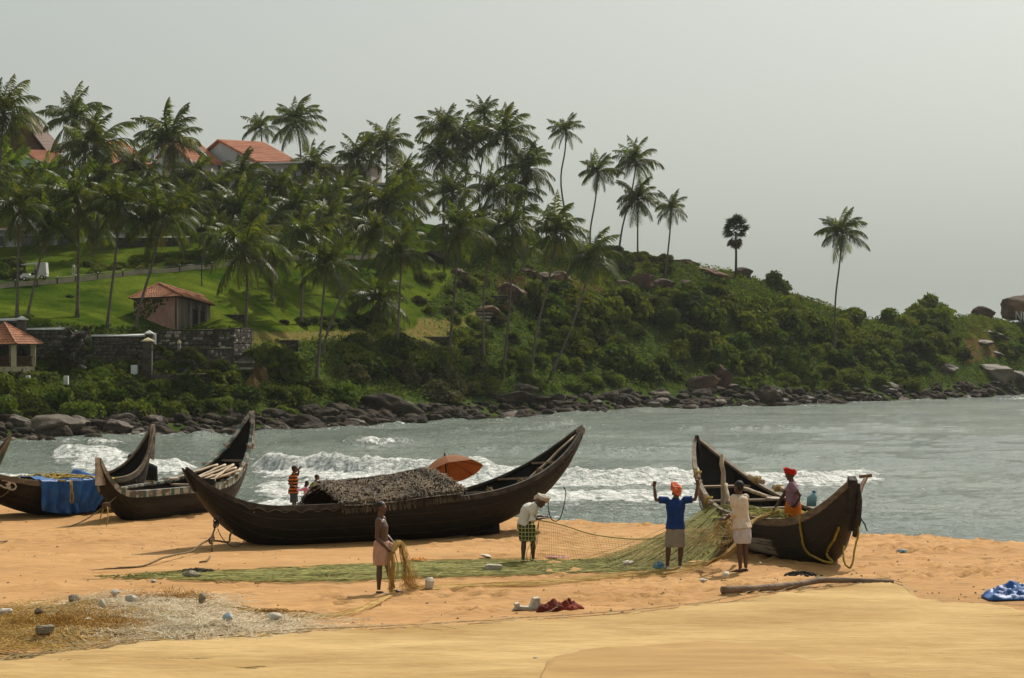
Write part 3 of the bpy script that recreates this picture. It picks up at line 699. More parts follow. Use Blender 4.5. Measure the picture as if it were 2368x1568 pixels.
def scatter(poly, n, rr, kinds, label, group, seed, sep=.8, hgt=(.8, 1.15)):
    """bushes on the ground inside a surveyed outline"""
    rnd = random.Random(seed); px = [p[0] for p in poly]; py = [p[1] for p in poly]; done = []; tries = 0
    while len(done) < n and tries < n * 40:
        tries += 1; x = rnd.uniform(min(px), max(px)); y = rnd.uniform(min(py), max(py)); ins = False
        for i in range(len(poly)):
            (x1, y1), (x2, y2) = poly[i], poly[i - 1]
            if (y1 > y) != (y2 > y) and x < (x2 - x1) * (y - y1) / (y2 - y1) + x1: ins = not ins
        if not ins: continue
        p = hill(x, y); r = rnd.uniform(*rr)
        if any((p - q).length < sep * (r + s) * .62 for q, s in done): continue
        done.append((p, r)); bush(p, r, rnd.choice(kinds), label, group, rnd, rnd.uniform(*hgt))
scatter([(-40, 905), (250, 905), (560, 885), (760, 900), (840, 930), (740, 962), (500, 965), (250, 972), (-40, 955)], 44, (1.3, 2.3), ['dark', 'dark', 'bright'], 'leafy green shrub on the low bank between the boulders and the stone walls', 'shrubs on the low left bank', 1, .75)
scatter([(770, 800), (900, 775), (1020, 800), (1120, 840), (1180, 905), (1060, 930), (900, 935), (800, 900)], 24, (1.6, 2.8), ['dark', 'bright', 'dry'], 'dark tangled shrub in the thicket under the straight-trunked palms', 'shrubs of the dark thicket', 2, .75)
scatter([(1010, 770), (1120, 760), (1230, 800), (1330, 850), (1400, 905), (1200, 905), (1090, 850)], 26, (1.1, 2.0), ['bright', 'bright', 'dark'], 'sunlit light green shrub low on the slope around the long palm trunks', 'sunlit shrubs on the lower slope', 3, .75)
scatter([(1200, 700), (1300, 680), (1420, 690), (1560, 680), (1700, 690), (1850, 720), (1880, 800), (1700, 870), (1500, 890), (1380, 880), (1260, 800)], 56, (2.1, 3.6), ['dark', 'dark', 'dark', 'bright'], 'dense dark green shrub covering the steep middle slope of the headland', 'shrubs on the steep middle slope', 4, .72, (.85, 1.3))
scatter([(1500, 860), (1700, 870), (1900, 850), (2080, 870), (2180, 900), (1900, 915), (1650, 905)], 26, (1.3, 2.4), ['dark', 'bright'], 'low green shrub just above the right-hand shore boulders', 'shrubs above the right boulders', 5, .75)
scatter([(1860, 720), (1960, 740), (2060, 745), (2160, 720), (2230, 760), (2230, 850), (2080, 860), (1890, 840)], 32, (2.0, 3.4), ['dark', 'bright', 'dark'], 'rounded green shrub on the low right end of the headland', 'shrubs at the right end', 6, .72)
scatter([(2270, 770), (2367, 790), (2400, 840), (2330, 835)], 8, (1.5, 2.3), ['dark'], 'low dark shrub beside the bare rock path at the right edge', 'shrubs by the rock path', 7)
scatter([(960, 640), (1060, 640), (1180, 660), (1190, 745), (1060, 760), (960, 720)], 16, (.9, 1.7), ['bright', 'bright', 'dry'], 'small shrub among the terraces above the thicket', 'shrubs among the terraces', 8)
scatter([(1400, 588), (1500, 585), (1545, 610), (1540, 640), (1420, 620)], 12, (1.4, 2.1), ['bright', 'dark', 'dry'], 'tangled flowering shrub on the hilltop under the skyline palms', 'hilltop shrubs', 9)
scatter([(1200, 600), (1400, 640), (1540, 660), (1700, 660), (1690, 680), (1400, 680), (1200, 660)], 14, (.8, 1.4), ['dry', 'bright'], 'small scrubby bush between the hillside boulders', 'bushes between boulders', 10)
scatter([(210, 615), (330, 600), (470, 590), (470, 604), (330, 622), (210, 634)], 14, (1.1, 1.6), ['bright'], 'bright clipped shrub of the hedge above the garden path', 'hedge above the path', 11, .6, (.6, .8))
scatter([(-20, 600), (40, 600), (45, 650), (-20, 650)], 6, (1.2, 1.8), ['dark'], 'dark shrub at the left edge behind the resort cart', 'shrubs by the cart', 12)
scatter([(700, 738), (800, 742), (905, 742), (905, 762), (800, 764), (700, 756)], 14, (.95, 1.3), ['dark'], 'dark clipped shrub of the low hedge at the edge of the lawn', 'hedge at the lawn edge', 13, .55, (.7, .85))
scatter([(0, 845), (330, 850), (330, 885), (0, 885)], 10, (.7, 1.1), ['bright', 'dark'], 'small bright green shrub below the long stone wall', 'small shrubs below the wall', 14)
scatter([(214, 846), (330, 850), (470, 858), (560, 852), (560, 872), (330, 884), (214, 880)], 16, (.9, 1.5), ['dark', 'bright'], 'leafy shrub growing at the foot of the stone walls', 'shrubs at the foot of the walls', 15)
scatter([(60, 815), (130, 815), (210, 815), (210, 845), (60, 845)], 8, (.8, 1.4), ['dark'], 'dark shrub in the shade of the long boundary wall', 'shrubs in the shade of the wall', 16)
for (x, y, r, k, lb) in [(632, 858, 3.6, 'dark', 'large glossy dark shrub with rounded leaves right of the stone steps'), (2160, 722, 4.2, 'dark', 'big domed bush crowning the low right end of the headland'), (2060, 745, 2.6, 'bright', 'light green bush left of the big domed bush on the right'),
        (1255, 735, 4.0, 'dark', 'tall creeper-covered bush beside the curved palm trunk'), (1790, 662, 2.6, 'dark', 'dark bush on the skyline right of the fan palm'), (1450, 720, 4.0, 'dark', 'tall creeper-hung bush in the middle of the steep slope'), (1600, 740, 4.4, 'dark', 'tallest creeper-hung bush below the bare ridge'), (1340, 725, 3.4, 'bright', 'rounded lighter bush under the low leaning palm'),
        (2000, 830, 3.4, 'dark', 'wide dark bush right of the lone tall palm'), (1830, 850, 3.4, 'bright', 'pale rounded bush left of the lone tall palm')]:
    bush(hill(x, y), r, k, lb, hgt=1.15)

# ---- undergrowth that reads as one mass
def undergrowth(seed, n, test, leaf, M_, label):
    rnd = np.random.default_rng(seed); pts = []
    while len(pts) < n:
        i = rnd.integers(0, len(U) - 1, n); j = rnd.integers(0, len(hc) - 1, n); a = rnd.random(n); b_ = rnd.random(n)
        p = HVt[1:][i, j] * ((1 - a) * (1 - b_))[:, None] + HVt[1:][i + 1, j] * (a * (1 - b_))[:, None] + HVt[1:][i, j + 1] * ((1 - a) * b_)[:, None] + HVt[1:][i + 1, j + 1] * (a * b_)[:, None]
        ok = test(hc[j], U[i], i, j); pts.extend(p[ok])
    p = np.array(pts[:n]); h = rnd.uniform(.02, .75 if leaf > .12 else .12, n) * (.4 + .6 * (fbm(p[:, 0] * .3, p[:, 1] * .3, seed=seed) > 0)); p[:, 2] += h
    Nn = rnd.normal(size=(n, 3)); Nn[:, 2] = np.abs(Nn[:, 2]) + .3; Nn /= np.linalg.norm(Nn, axis=1)[:, None]
    A = np.cross(Nn, rnd.normal(size=(n, 3))); A /= np.linalg.norm(A, axis=1)[:, None]; B = np.cross(Nn, A); s = (leaf * rnd.uniform(.6, 1.3, n))[:, None]
    V = np.stack([p - A * s, p - B * s * .55, p + A * s, p + B * s * .55], 1).reshape(-1, 3)
    tag(obj('undergrowth', new_mesh('undergrowth', V, np.arange(len(V)).reshape(-1, 4)), M_), label, 'undergrowth', kind='stuff')
ZL = zone.reshape(len(U) + 1, len(hc), 3)[1:]
inv = lambda x: (x > -60) & (x < 2440)
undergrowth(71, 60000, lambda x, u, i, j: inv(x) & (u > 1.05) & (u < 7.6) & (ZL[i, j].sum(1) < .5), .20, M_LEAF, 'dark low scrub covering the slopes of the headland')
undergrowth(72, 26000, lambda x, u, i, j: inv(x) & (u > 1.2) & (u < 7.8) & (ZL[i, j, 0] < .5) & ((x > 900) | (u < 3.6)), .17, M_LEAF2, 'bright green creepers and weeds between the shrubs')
undergrowth(73, 16000, lambda x, u, i, j: inv(x) & (ZL[i, j, 1] > .5) & (u > 2), .17, M_LEAF2, 'dry scrub on the bare rock ridge')

# ------------------------------------------------------------------ boulders
def rock_mesh(seed, sub=3, flat=(1, .9, .72), cuts=15, rough=.28):
    bm = bmesh.new(); bmesh.ops.create_icosphere(bm, subdivisions=sub, radius=1)
    V = np.array([v.co[:] for v in bm.verts]); rnd = np.random.default_rng(seed)
    for k in range(cuts):
        n = rnd.normal(size=3); n /= np.linalg.norm(n); d = rnd.uniform(.55, .88); q = V @ n; V -= np.clip(q - d, 0, None)[:, None] * n * .97
    V *= (1 + rough * fbm(V[:, 0] * 1.6, V[:, 1] * 1.6, V[:, 2] * 1.6, oct=4, seed=seed))[:, None]; V *= np.array(flat)
    for v, c in zip(bm.verts, V): v.co = c
    me = bpy.data.meshes.new('boulder'); bm.to_mesh(me); bm.free(); me.polygons.foreach_set('use_smooth', np.ones(len(me.polygons), bool)); return me
M_ROCK = mat('grey sea boulder', (.010, .0075, .005), (.055, .041, .027), rough=.85, scale=.9, bump=.8, bscale=2.2, rand=.35, detail=8, bdist=.6, spec=.08)
M_LAT = mat('red brown laterite', (.028, .018, .012), (.140, .072, .036), rough=.85, scale=.35, bump=.9, bscale=1.4, rand=.2, detail=8, bdist=.7)
M_TAN = mat('tan boulder', (.032, .024, .016), (.125, .092, .060), rough=.75, scale=.5, bump=.9, bscale=1.6, rand=.2, detail=8, bdist=.6)
ROCKS = [rock_mesh(k, flat=(1, .9, RNG.uniform(.62, .9))) for k in range(10)]
BIGM = {}; _BG = [rock_mesh(200 + k, sub=4, flat=(1, .9, .8), cuts=20, rough=.42) for k in range(5)]
ROCKM = {}
for nm, M_ in (('grey', M_ROCK), ('lat', M_LAT), ('tan', M_TAN)):
    ROCKM[nm] = []; BIGM[nm] = []
    for m_ in _BG:
        c = m_.copy(); c.materials.append(M_); BIGM[nm].append(c)
    for m_ in ROCKS:
        c = m_.copy(); c.materials.append(M_); ROCKM[nm].append(c)
def rock(p, size, kind, label, group=None, rnd=random, name='boulder', rot=None, src=None):
    o = obj(name, rnd.choice((src or ROCKM)[kind]), None, None, loc=p); o.scale = size; o.rotation_euler = rot or (rnd.uniform(-.3, .3), rnd.uniform(-.3, .3), rnd.uniform(0, 6.28))
    return tag(o, label, 'boulder', group)
def shore(x): return float(np.interp(x, TX, TD[:, 0]))
rnd = random.Random(11); n_r = 0; rest = []
SEG = [(-60, 620, 'boulder in the heap along the water below the stone walls', 'shore boulders left'), (620, 1300, 'dark boulder in the heap along the water below the leaning palm', 'shore boulders middle'), (1300, 2430, 'rounded boulder in the line along the water below the steep scrub slope', 'shore boulders right')]
cand = []
for x0, x1, lb, gp in SEG:
    for k in range(int((x1 - x0) * .62)):
        x = rnd.uniform(x0, x1); d0 = shore(x); u = rnd.random() ** 1.3; wid = 10.5
        d = d0 - 1.6 + u * wid; X = (x - CX) / FOC * d; r = (.82 if x < 620 else 1) * rnd.choice([.32, .4, .45, .5, .6, .7, .8, 1.0, 1.25]) * rnd.uniform(.8, 1.2)
        z = max(hill_z(X, d), -.35) if d > d0 else -.25
        cand.append((r * (1.3 - .5 * u), Vector((X, d, z + r * .12)), r, lb, gp))
cand.sort(key=lambda c: -c[0])
for k, (w, p, r, lb, gp) in enumerate(cand):
    if k < 300: rock(p, (r * rnd.uniform(.9, 1.4), r, r * rnd.uniform(.75, 1.05)), 'tan' if rnd.random() < (.4 if 'stone walls' in lb else .15) else 'grey', lb, gp, rnd)
    else: rest.append((p, r))
mbv = []; mbf = []; base_v = np.array([v.co[:] for v in rock_mesh(31, sub=2).vertices]); bm_ = rock_mesh(31, sub=2); bf = np.array([list(p.vertices) for p in bm_.polygons])
for p, r in rest:
    a = rnd.uniform(0, 6.28); Rm = np.array([[math.cos(a), -math.sin(a), 0], [math.sin(a), math.cos(a), 0], [0, 0, 1]]); mbf.append(bf + len(mbv) * len(base_v)); mbv.append(base_v @ Rm.T * (r * np.array([rnd.uniform(.8, 1.4), 1, rnd.uniform(.7, 1.1)])) + np.array(p))
if mbv: tag(obj('boulder_rubble', new_mesh('boulder_rubble', np.concatenate(mbv), np.concatenate(mbf)), M_ROCK, smooth=True), 'smaller boulders and rubble filling the shoreline', 'rubble', kind='stuff')
BIG = [
 (105, 1005, 88, 36, 'tan', 'broad tan rock outcrop at the left end of the shore'), (35, 985, 50, 26, 'tan', 'sloping tan slab behind the broad outcrop at the left edge'), (170, 992, 40, 28, 'tan', 'cracked tan boulder at the right end of the left outcrop'), (40, 945, 40, 18, 'grey', 'rounded grey boulder under the shrubs at the left edge'),
 (262, 1000, 52, 24, 'tan', 'smooth tan boulder standing in the surf left of the second boat prow'), (330, 970, 20, 17, 'grey', 'squared block of rock in the shore heap left of centre'), (538, 985, 30, 26, 'grey', 'big round boulder behind the tall white prow'), (680, 985, 34, 24, 'grey', 'dark boulder at the water right of the tall white prow'),
 (745, 968, 44, 26, 'grey', 'pair-topped dark boulder below the leaning palm'), (830, 975, 40, 22, 'grey', 'wide dark boulder at the foot of the large sloping slab'), (900, 958, 78, 40, 'grey', 'largest dark sloping slab of rock in the middle of the shore'), (880, 985, 36, 16, 'grey', 'low boulder awash in front of the large slab'), (1010, 965, 26, 16, 'grey', 'grey boulder between the slab and the stone point'),
 (1175, 930, 62, 26, 'grey', 'wide pile of dark rock beside the straight palm trunk'), (1240, 935, 40, 24, 'grey', 'blocky dark rock on the stone point'), (1300, 942, 36, 18, 'grey', 'flat-topped dark rock at the tip of the stone point'), (1210, 905, 36, 18, 'tan', 'brown boulder at the foot of the long palm trunks'),
 (1440, 938, 32, 22, 'grey', 'rounded boulder at the water right of the stone point'), (1540, 934, 36, 22, 'grey', 'split round boulder in the right-hand boulder line'), (1620, 905, 48, 32, 'lat', 'brown boulder capped with creepers on the lower right slope'), (1668, 900, 26, 46, 'lat', 'tall pointed rock with creepers over it on the lower right slope'), (1768, 930, 34, 30, 'grey', 'largest round boulder in the right-hand boulder line'), (1735, 928, 24, 16, 'grey', 'boulder leaning on the largest round one at the right'),
 (2010, 815, 24, 20, 'lat', 'red brown boulder among bushes right of the lone tall palm'), (2185, 865, 34, 22, 'tan', 'brown domed boulder in the bushes near the right end'), (2300, 880, 66, 40, 'tan', 'layered brown rock mass near the right edge above the water'), (2355, 895, 40, 30, 'tan', 'cracked brown rock at the right edge above the splash'), (2230, 905, 28, 20, 'grey', 'pale grey boulder at the foot of the layered rock mass'), (2255, 917, 22, 14, 'grey', 'weedy boulder at the water next to the splash'),
 (1484, 668, 40, 38, 'lat', 'big split boulder on the hillside under the flowering hilltop shrubs'), (1440, 672, 28, 22, 'lat', 'brown boulder left of the big split one'), (1535, 672, 32, 20, 'lat', 'brown boulder right of the big split one'), (1590, 670, 34, 18, 'lat', 'flat brown rock below the bare ridge'), (1720, 640, 26, 16, 'lat', 'red rock at the foot of the fan palm'), (1650, 640, 50, 14, 'lat', 'long bare red slab on the ridge left of the fan palm'), (1590, 612, 34, 12, 'lat', 'red rock ledge at the end of the hilltop shrubs'), (1415, 590, 26, 14, 'lat', 'red rock on the skyline left of the hilltop shrubs'),
 (1180, 700, 40, 34, 'lat', 'large brown rock face above the dark thicket'), (1125, 730, 32, 26, 'lat', 'brown boulder beside the hillside steps'), (1250, 655, 36, 20, 'lat', 'brown rock among the boulders below the grassy brow'), (1290, 655, 30, 22, 'lat', 'round brown boulder below the low palm'), (1215, 640, 24, 14, 'lat', 'small brown boulder beside the little hillside palm'), (1000, 605, 50, 24, 'grey', 'dark rock outcrop under the trees at the end of the upper path'), (1060, 640, 26, 14, 'lat', 'brown boulder below the long-trunked palm'),
 (1965, 728, 26, 8, 'lat', 'low red rock on the skyline right of the lone tall palm'), (160, 690, 10, 6, 'grey', 'dark rock on the lawn left of the tall palm above the walker'), (430, 692, 12, 8, 'grey', 'small dark rock on the lawn left of the hut'), (700, 752, 18, 9, 'grey', 'grey rock at the lower edge of the lawn'), (655, 748, 14, 8, 'grey', 'small grey rock at the lower edge of the lawn'),
 (2277, 738, 30, 22, 'lat', 'rounded red boulder on the right ridge beside the huge one'), (2305, 740, 7, 7, 'lat', 'small red stone wedged between the two ridge boulders'),
 (2290, 780, 50, 12, 'tan', 'pale bare rock slab below the ridge boulders'), (2270, 800, 34, 9, 'tan', 'cracked pinkish slab on the rock path'), (2300, 822, 26, 8, 'tan', 'lowest pinkish slab of the rock path'),
]
for i, (x, y, hw, hh, kd, lb) in enumerate(BIG):
    p = hill(x, y); s = p.y / FOC; w = hw * s; h = hh * s
    rock(p + Vector((0, w * .35, h * .40)), (w * 1.1, w * .8, h * 1.2), kd, lb, None, rnd, rot=(rnd.uniform(-.3, .3), rnd.uniform(-.25, .25), rnd.choice([0, .4, 3.3, 2.8])), src=BIGM)
# huge ridge boulder with painted letters at the right edge
p = P(2354, 716, 386); s = 386 / FOC
BIGROCK = o = rock(p + Vector((1.2, 1.5, .4)), (58 * s * 1.25, 4.4, 40 * s * 1.6), 'lat', 'huge red ridge boulder with white painted letters at the right edge', None, random.Random(3), rot=(0, 0, .1), src=BIGM)
M_PAINT = mat('white paint', (.62, .60, .55), (.40, .37, .33), rough=.8, scale=9)
# painted letters on the huge ridge boulder
t = thing('painted_letters', 'white painted capital letters on the huge red ridge boulder', 'lettering', P(2352, 725, 381.5))
from mathutils.bvhtree import BVHTree
bpy.context.view_layer.update(); _mw = BIGROCK.matrix_basis; _bv = BVHTree.FromPolygons([_mw @ v.co for v in BIGROCK.data.vertices], [tuple(p.vertices) for p in BIGROCK.data.polygons])
def letter(lines, x, y, s=1.0):
    """strokes painted on the rock face, given in surveyed units"""
    mb = MB()
    for ln in lines:
        pts = []
        for (a, b_), (c, e) in zip(ln[:-1], ln[1:]):
            for i in range(7):
                f = i / 6; q = P(x + (a + (c - a) * f) * s, y - (b_ + (e - b_) * f) * s, 386.0); o_ = Vector((0, 0, EYE)); hit = _bv.ray_cast(o_, (q - o_).normalized())
                if hit[0] is not None: pts.append(hit[0] - (q - o_).normalized() * .03 - t.location)
        if len(pts) > 1: mb.tube(pts, .13, 5)
    if mb.v: mb.build('letter', M_PAINT, t)
letter([[(0, 0), (0, 22), (12, 0), (12, 22)]], 2349, 742); letter([[(0, -3), (0, 20)]], 2366.5, 742)

# ------------------------------------------------------------------ walls, hut, pavilion, houses
M_STONE = mat('weathered wall stone', (.020, .018, .013), (.095, .080, .058), rough=.9, scale=1.3, bump=.7, bscale=4, rand=.45, detail=8)
M_STONEP = mat('pale wall stone', (.12, .10, .075), (.36, .32, .26), rough=.9, scale=2, bump=.5, bscale=5, rand=.4)
M_MORTAR = mat('dark mortar', (.018, .016, .013), (.05, .044, .035), rough=.95, scale=1.2)
M_COPE = mat('whitewashed coping', (.62, .63, .60), (.40, .41, .38), rough=.8, scale=1.0, lo=.45, hi=.8)
M_MOSS = mat('mossy coping', (.10, .085, .045), (.055, .06, .02), rough=.95, scale=1.5)
M_PINK = mat('stained pink plaster', (.26, .14, .105), (.44, .255, .195), rough=.9, scale=.5, detail=8, lo=.3, hi=.62)
M_GREYW = mat('streaked grey plaster', (.035, .030, .022), (.16, .13, .095), rough=.9, scale=1.0, stretch=(2.2, 2.2, .25), detail=6)
M_TILE = mat('terracotta tile', (.19, .070, .028), (.40, .155, .065), rough=.75, scale=1.6, rand=.22, detail=6)
M_TILEO = mat('orange roof tile', (.29, .095, .045), (.40, .145, .072), rough=.8, scale=.6, rand=.1, bump=.5, bscale=3, stretch=(1, 1, 1))
M_WHITE = mat('white house wall', (.44, .46, .47), (.34, .36, .37), rough=.85, scale=.4)
M_CREAM = mat('cream column paint', (.52, .45, .28), (.38, .32, .19), rough=.85, scale=1.5)
M_DARK = mat('dark opening', (.008, .008, .009), rough=.9)
M_BROWN = mat('brown timber', (.055, .022, .012), (.10, .045, .025), rough=.8, scale=5)
M_GLASSW = mat('window glass', (.02, .025, .03), rough=.15, spec=.6)
M_METAL = mat('black iron', (.012, .012, .012), rough=.5)
def stone_piece(seed):
    rnd = np.random.default_rng(seed); bm = bmesh.new(); bmesh.ops.create_cube(bm, size=1); bmesh.ops.bevel(bm, geom=bm.edges[:], offset=.16, segments=1, affect='EDGES')
    for v in bm.verts: v.co += Vector(rnd.uniform(-.07, .07, 3))
    me = bpy.data.meshes.new('stone'); bm.to_mesh(me); bm.free(); return me
STONES = [stone_piece(k) for k in range(5)]; STONESP = [m_.copy() for m_ in STONES]
for m_ in STONES: m_.materials.append(M_STONE)
for m_ in STONESP: m_.materials.append(M_STONEP)
def stone_wall(label, A, B, zt, zb, thick=.5, cope=None, ch=.28, sz=.42, seed=0, zt2=None, pale=.0, maxn=290, name='stone_wall'):
    """A, B: ground ends (x, y); zt, zb: top and foot heights"""
    A = Vector((A[0], A[1], zb)); L = (Vector((B[0], B[1], zb)) - A); ln = L.length; zt2 = zt if zt2 is None else zt2
    t = thing(name, label, 'wall', A, math.atan2(L.y, L.x)); rnd = random.Random(seed)
    mb = MB(); mb.prism([(0, 0, -.5), (ln, 0, -.5), (ln, 0, zt2 - zb), (0, 0, zt - zb)], (0, thick, 0)); mb.build('core', M_MORTAR, t)
    if cope is not None:
        mb = MB(); a = zt - zb + .002; b = zt2 - zb + .002; mb.prism([(-.12, -.14, a), (ln + .12, -.14, b), (ln + .12, -.14, b + ch * .6), (ln + .12, thick / 2, b + ch), (-.12, thick / 2, a + ch), (-.12, -.14, a + ch * .6)][:4] + [(-.12, -.14, a + ch * .6)], (0, thick + .28, 0)); mb.build('coping', cope, t)
    z = sz * .28; n = 0
    while z < max(zt, zt2) - zb - sz * .1:
        x = rnd.uniform(0, .2); rowh = sz * rnd.uniform(.42, .9)
        while x < ln - .1:
            w = sz * rnd.uniform(.45, 1.7); top = (zt + (zt2 - zt) * min(1, (x + w) / ln)) - zb
            if z + rowh * .4 < top and x + w < ln + .05 and n < maxn:
                o = obj('stone', rnd.choice(STONESP if rnd.random() < pale else STONES), None, t); o.location = (x + w / 2, .03 - rnd.uniform(.02, .07), z); o.scale = (w * .95, .22, rowh * .95); o.rotation_euler = (0, rnd.uniform(-.14, .14), 0); n += 1
            x += w
        z += rowh
    return t
def zp(y, d): return EYE + (HY - y) / FOC * d
def xp(x, d): return (x - CX) / FOC * d
def pillar(label, x, yt, yb, d, w, cap=M_COPE, M_=None, name='gate_pillar', capw=1.35):
    p = Vector((xp(x, d), d, zp(yb, d))); h = zp(yt, d) - p.z; t = thing(name, label, 'pillar', p)
    mb = MB(); mb.box((0, 0, h / 2 - .2), (w, w, h + .4)); mb.build('shaft', M_ or M_STONE, t)
    if cap is not None:
        c = w * capw / 2; mb = MB(); mb.box((0, 0, h + .06), (c * 2, c * 2, .12)); mb.add([(-c * .85, -c * .85, h + .121), (c * .85, -c * .85, h + .121), (c * .85, c * .85, h + .121), (-c * .85, c * .85, h + .121), (0, 0, h + .42)], [(0, 1, 4), (1, 2, 4), (2, 3, 4), (3, 0, 4), (3, 2, 1, 0)]); mb.build('cap', cap, t)
    return t
stone_wall('dark stone boundary wall with white coping behind the pavilion', (xp(-60, 194), 194), (xp(42, 194), 194), zp(742, 194), zp(800, 194), .5, M_COPE, seed=1)
pillar('dark stone gate pillar with white pyramid cap beside the pavilion wall', 50, 740, 790, 193.7, .78)
stone_wall('dark stone boundary wall with white coping right of the capped pillar', (xp(58, 194.5), 194.5), (xp(155, 196.5), 196.5), zp(763, 195.5), zp(826, 195), .5, M_COPE, seed=2)
stone_wall('lower dark stone wall with white coping ending at the white post', (xp(214, 197.5), 197.5), (xp(333, 199), 199), zp(778, 198), zp(842, 198), .5, M_COPE, seed=3)
pillar('stone pillar with white pyramid cap at the end of the lower wall', 345, 773, 850, 198.8, .7)
pillar('slim white post at the corner of the lower wall', 358, 770, 790, 199.6, .22, None, M_COPE, 'white_post')
pillar('tall rough stone pillar with pale cap in front of the lower wall', 342, 790, 885, 195.5, .85, M_CREAM)
stone_wall('low stepped stone block left of the tall rough pillar', (xp(318, 195.8), 195.8), (xp(335, 195.8), 195.8), zp(812, 195.8), zp(860, 195.8), .8, M_MOSS, .1, seed=5)
stone_wall('sloping stone stair wall with mossy coping below the hut terrace', (xp(356, 197), 197), (xp(398, 198.5), 198.5), zp(796, 197), zp(862, 197), .5, M_MOSS, .12, seed=6, zt2=zp(816, 198.5))
stone_wall('second sloping stair wall with mossy coping below the hut terrace', (xp(416, 200), 200), (xp(450, 201), 201), zp(804, 200), zp(855, 200), .5, M_MOSS, .12, seed=7, zt2=zp(820, 201))
pillar('small pale finial post between the two stair walls', 414, 794, 815, 199.8, .28, M_CREAM, M_STONEP, 'finial_post')
stone_wall('long dark retaining wall of the hut terrace with blackened stones', (xp(362, 204), 204), (xp(505, 206), 206), zp(763, 205), zp(806, 205), .6, M_MOSS, .08, sz=.46, seed=8, pale=.12)
stone_wall('stone corner block of the hut terrace speckled with white stones', (xp(500, 205), 205), (xp(538, 206), 206), zp(761, 205), zp(806, 205), .6, M_MOSS, .08, sz=.5, seed=9, pale=.35)
stone_wall('grey rubble wall right of the speckled corner block', (xp(538, 206), 206), (xp(583, 212), 212), zp(759, 207), zp(822, 207), .6, M_MOSS, .08, sz=.4, seed=10, pale=.18)
stone_wall('lower stone block wall in front of the hut terrace', (xp(474, 201), 201), (xp(536, 202.5), 202.5), zp(806, 201), zp(843, 201), 1.2, M_MOSS, .1, seed=11, pale=.1)
stone_wall('dark low terrace wall above the low green bank', (xp(402, 199.5), 199.5), (xp(474, 201.5), 201.5), zp(824, 200), zp(862, 200), .8, M_MOSS, .08, seed=12)
stone_wall('long low stone kerb wall at the foot of the terraces', (xp(345, 193.5), 193.5), (xp(475, 196), 196), zp(866, 194), zp(886, 194), .5, M_MOSS, .06, seed=13)
rnd = random.Random(31)
for k, x in enumerate((366, 384, 404, 424, 444, 462, 430, 398, 372, 486, 512)):
    y_ = (808, 822, 832, 818, 826, 838, 848, 852, 846, 850, 846)[k]; bush(P(x, y_, 194.5 + .3 * (k % 3)), rnd.uniform(.7, 1.15), rnd.choice(['dark', 'bright', 'dry']), 'small green shrub on the ledges between the stair walls', 'shrubs on the stair ledges', rnd)
# stone steps
d = 205; t = thing('stone_steps', 'flight of stone steps right of the terrace walls', 'steps', (xp(562, d), d, zp(852, d)))
for k in range(6):
    mb = MB(); mb.box((0, k * .38, k * .22 + .0), (2.1, .40, .21)); mb.build('step', M_STONEP if k % 3 == 0 else M_STONE, t)
for (x, y, w, lb) in [(1075, 780, 3.4, 'stone edging of the hillside path left of the steps'), (1000, 787, 4.5, 'long stone edging along the brown terrace'), (1130, 695, 5, 'low retaining wall among the hillside boulders'), (650, 800, 3.6, 'short stone edging at the top of the scrub bank'), (540, 745, 2.6, 'small stone ledge on the lawn right of the hut'), (1480, 722, 6, 'thin path wall crossing the steep scrub slope')]:
    p = hill(x, y); stone_wall(lb, (p.x - w / 2, p.y), (p.x + w / 2, p.y + .6), p.z + .45, p.z - .2, .4, M_MOSS, .08, seed=int(x), sz=.36)
d = 262; p = hill(1110, 742); t = thing('stone_steps', 'short flight of hillside steps between brown boulders', 'steps', p)
for k in range(7):
    mb = MB(); mb.box((.1 * k, k * .42, k * .24), (2.4, .44, .23)); mb.build('step', M_STONEP if k % 2 else M_STONE, t)
for (x, yt, yb, w, lb) in [(65, 869, 891, .36, 'left white marker post on the grassy bank below the pavilion'), (153, 870, 885, .42, 'white marker post on the grassy bank below the spiky fan palm'), (311, 845, 864, .60, 'larger white marker block beside the tall rough pillar')]:
    d = hill(x, yb).y - 2.0; p = Vector((xp(x, d), d, zp(yb + 4, d))); t = MB(); h = zp(yt, d) - p.z; t.box((0, 0, h / 2), (w, w, h)); t.box((0, 0, h + .021), (w * .92, w * .92, .04)); tag(t.build('marker_post', M_COPE, None, loc=p), lb, 'post')

def tile_roof(t, eL, eR, rR, rL, n, M_, name='tile_course', cols=26, amp=.045, lap=.07):
    """courses of tiles on the plane eave-left, eave-right, ridge-right, ridge-left (local points)"""
    eL, eR, rR, rL = map(Vector, (eL, eR, rR, rL)); N = (eR - eL).cross(rL - eL)
    if N.length < 1e-6: N = (eR - eL).cross(rR - eL)
    N.normalize()
    if N.z < 0: N = -N
    for k in range(n):
        a, b = k / n, min(1, (k + 1.18) / n); V = []
        l0, r0, l1, r1 = eL.lerp(rL, a), eR.lerp(rR, a), eL.lerp(rL, b), eR.lerp(rR, b); nc = max(2, int(cols * (r0 - l0).length / max(.01, (eR - eL).length))) 
        for j in range(nc * 2 + 1):
            f = j / (nc * 2); w = amp if j % 2 else 0
            lo = l0.lerp(r0, f); hi = l1.lerp(r1, f); V += [lo + N * (lap + w - .05), lo + N * (lap + w), hi + N * (.012 + w)]
        F = []
        for j in range(nc * 2): F += [(j * 3, j * 3 + 3, j * 3 + 4, j * 3 + 1), (j * 3 + 1, j * 3 + 4, j * 3 + 5, j * 3 + 2)]
        obj(name, new_mesh(name, V, F), M_, t)
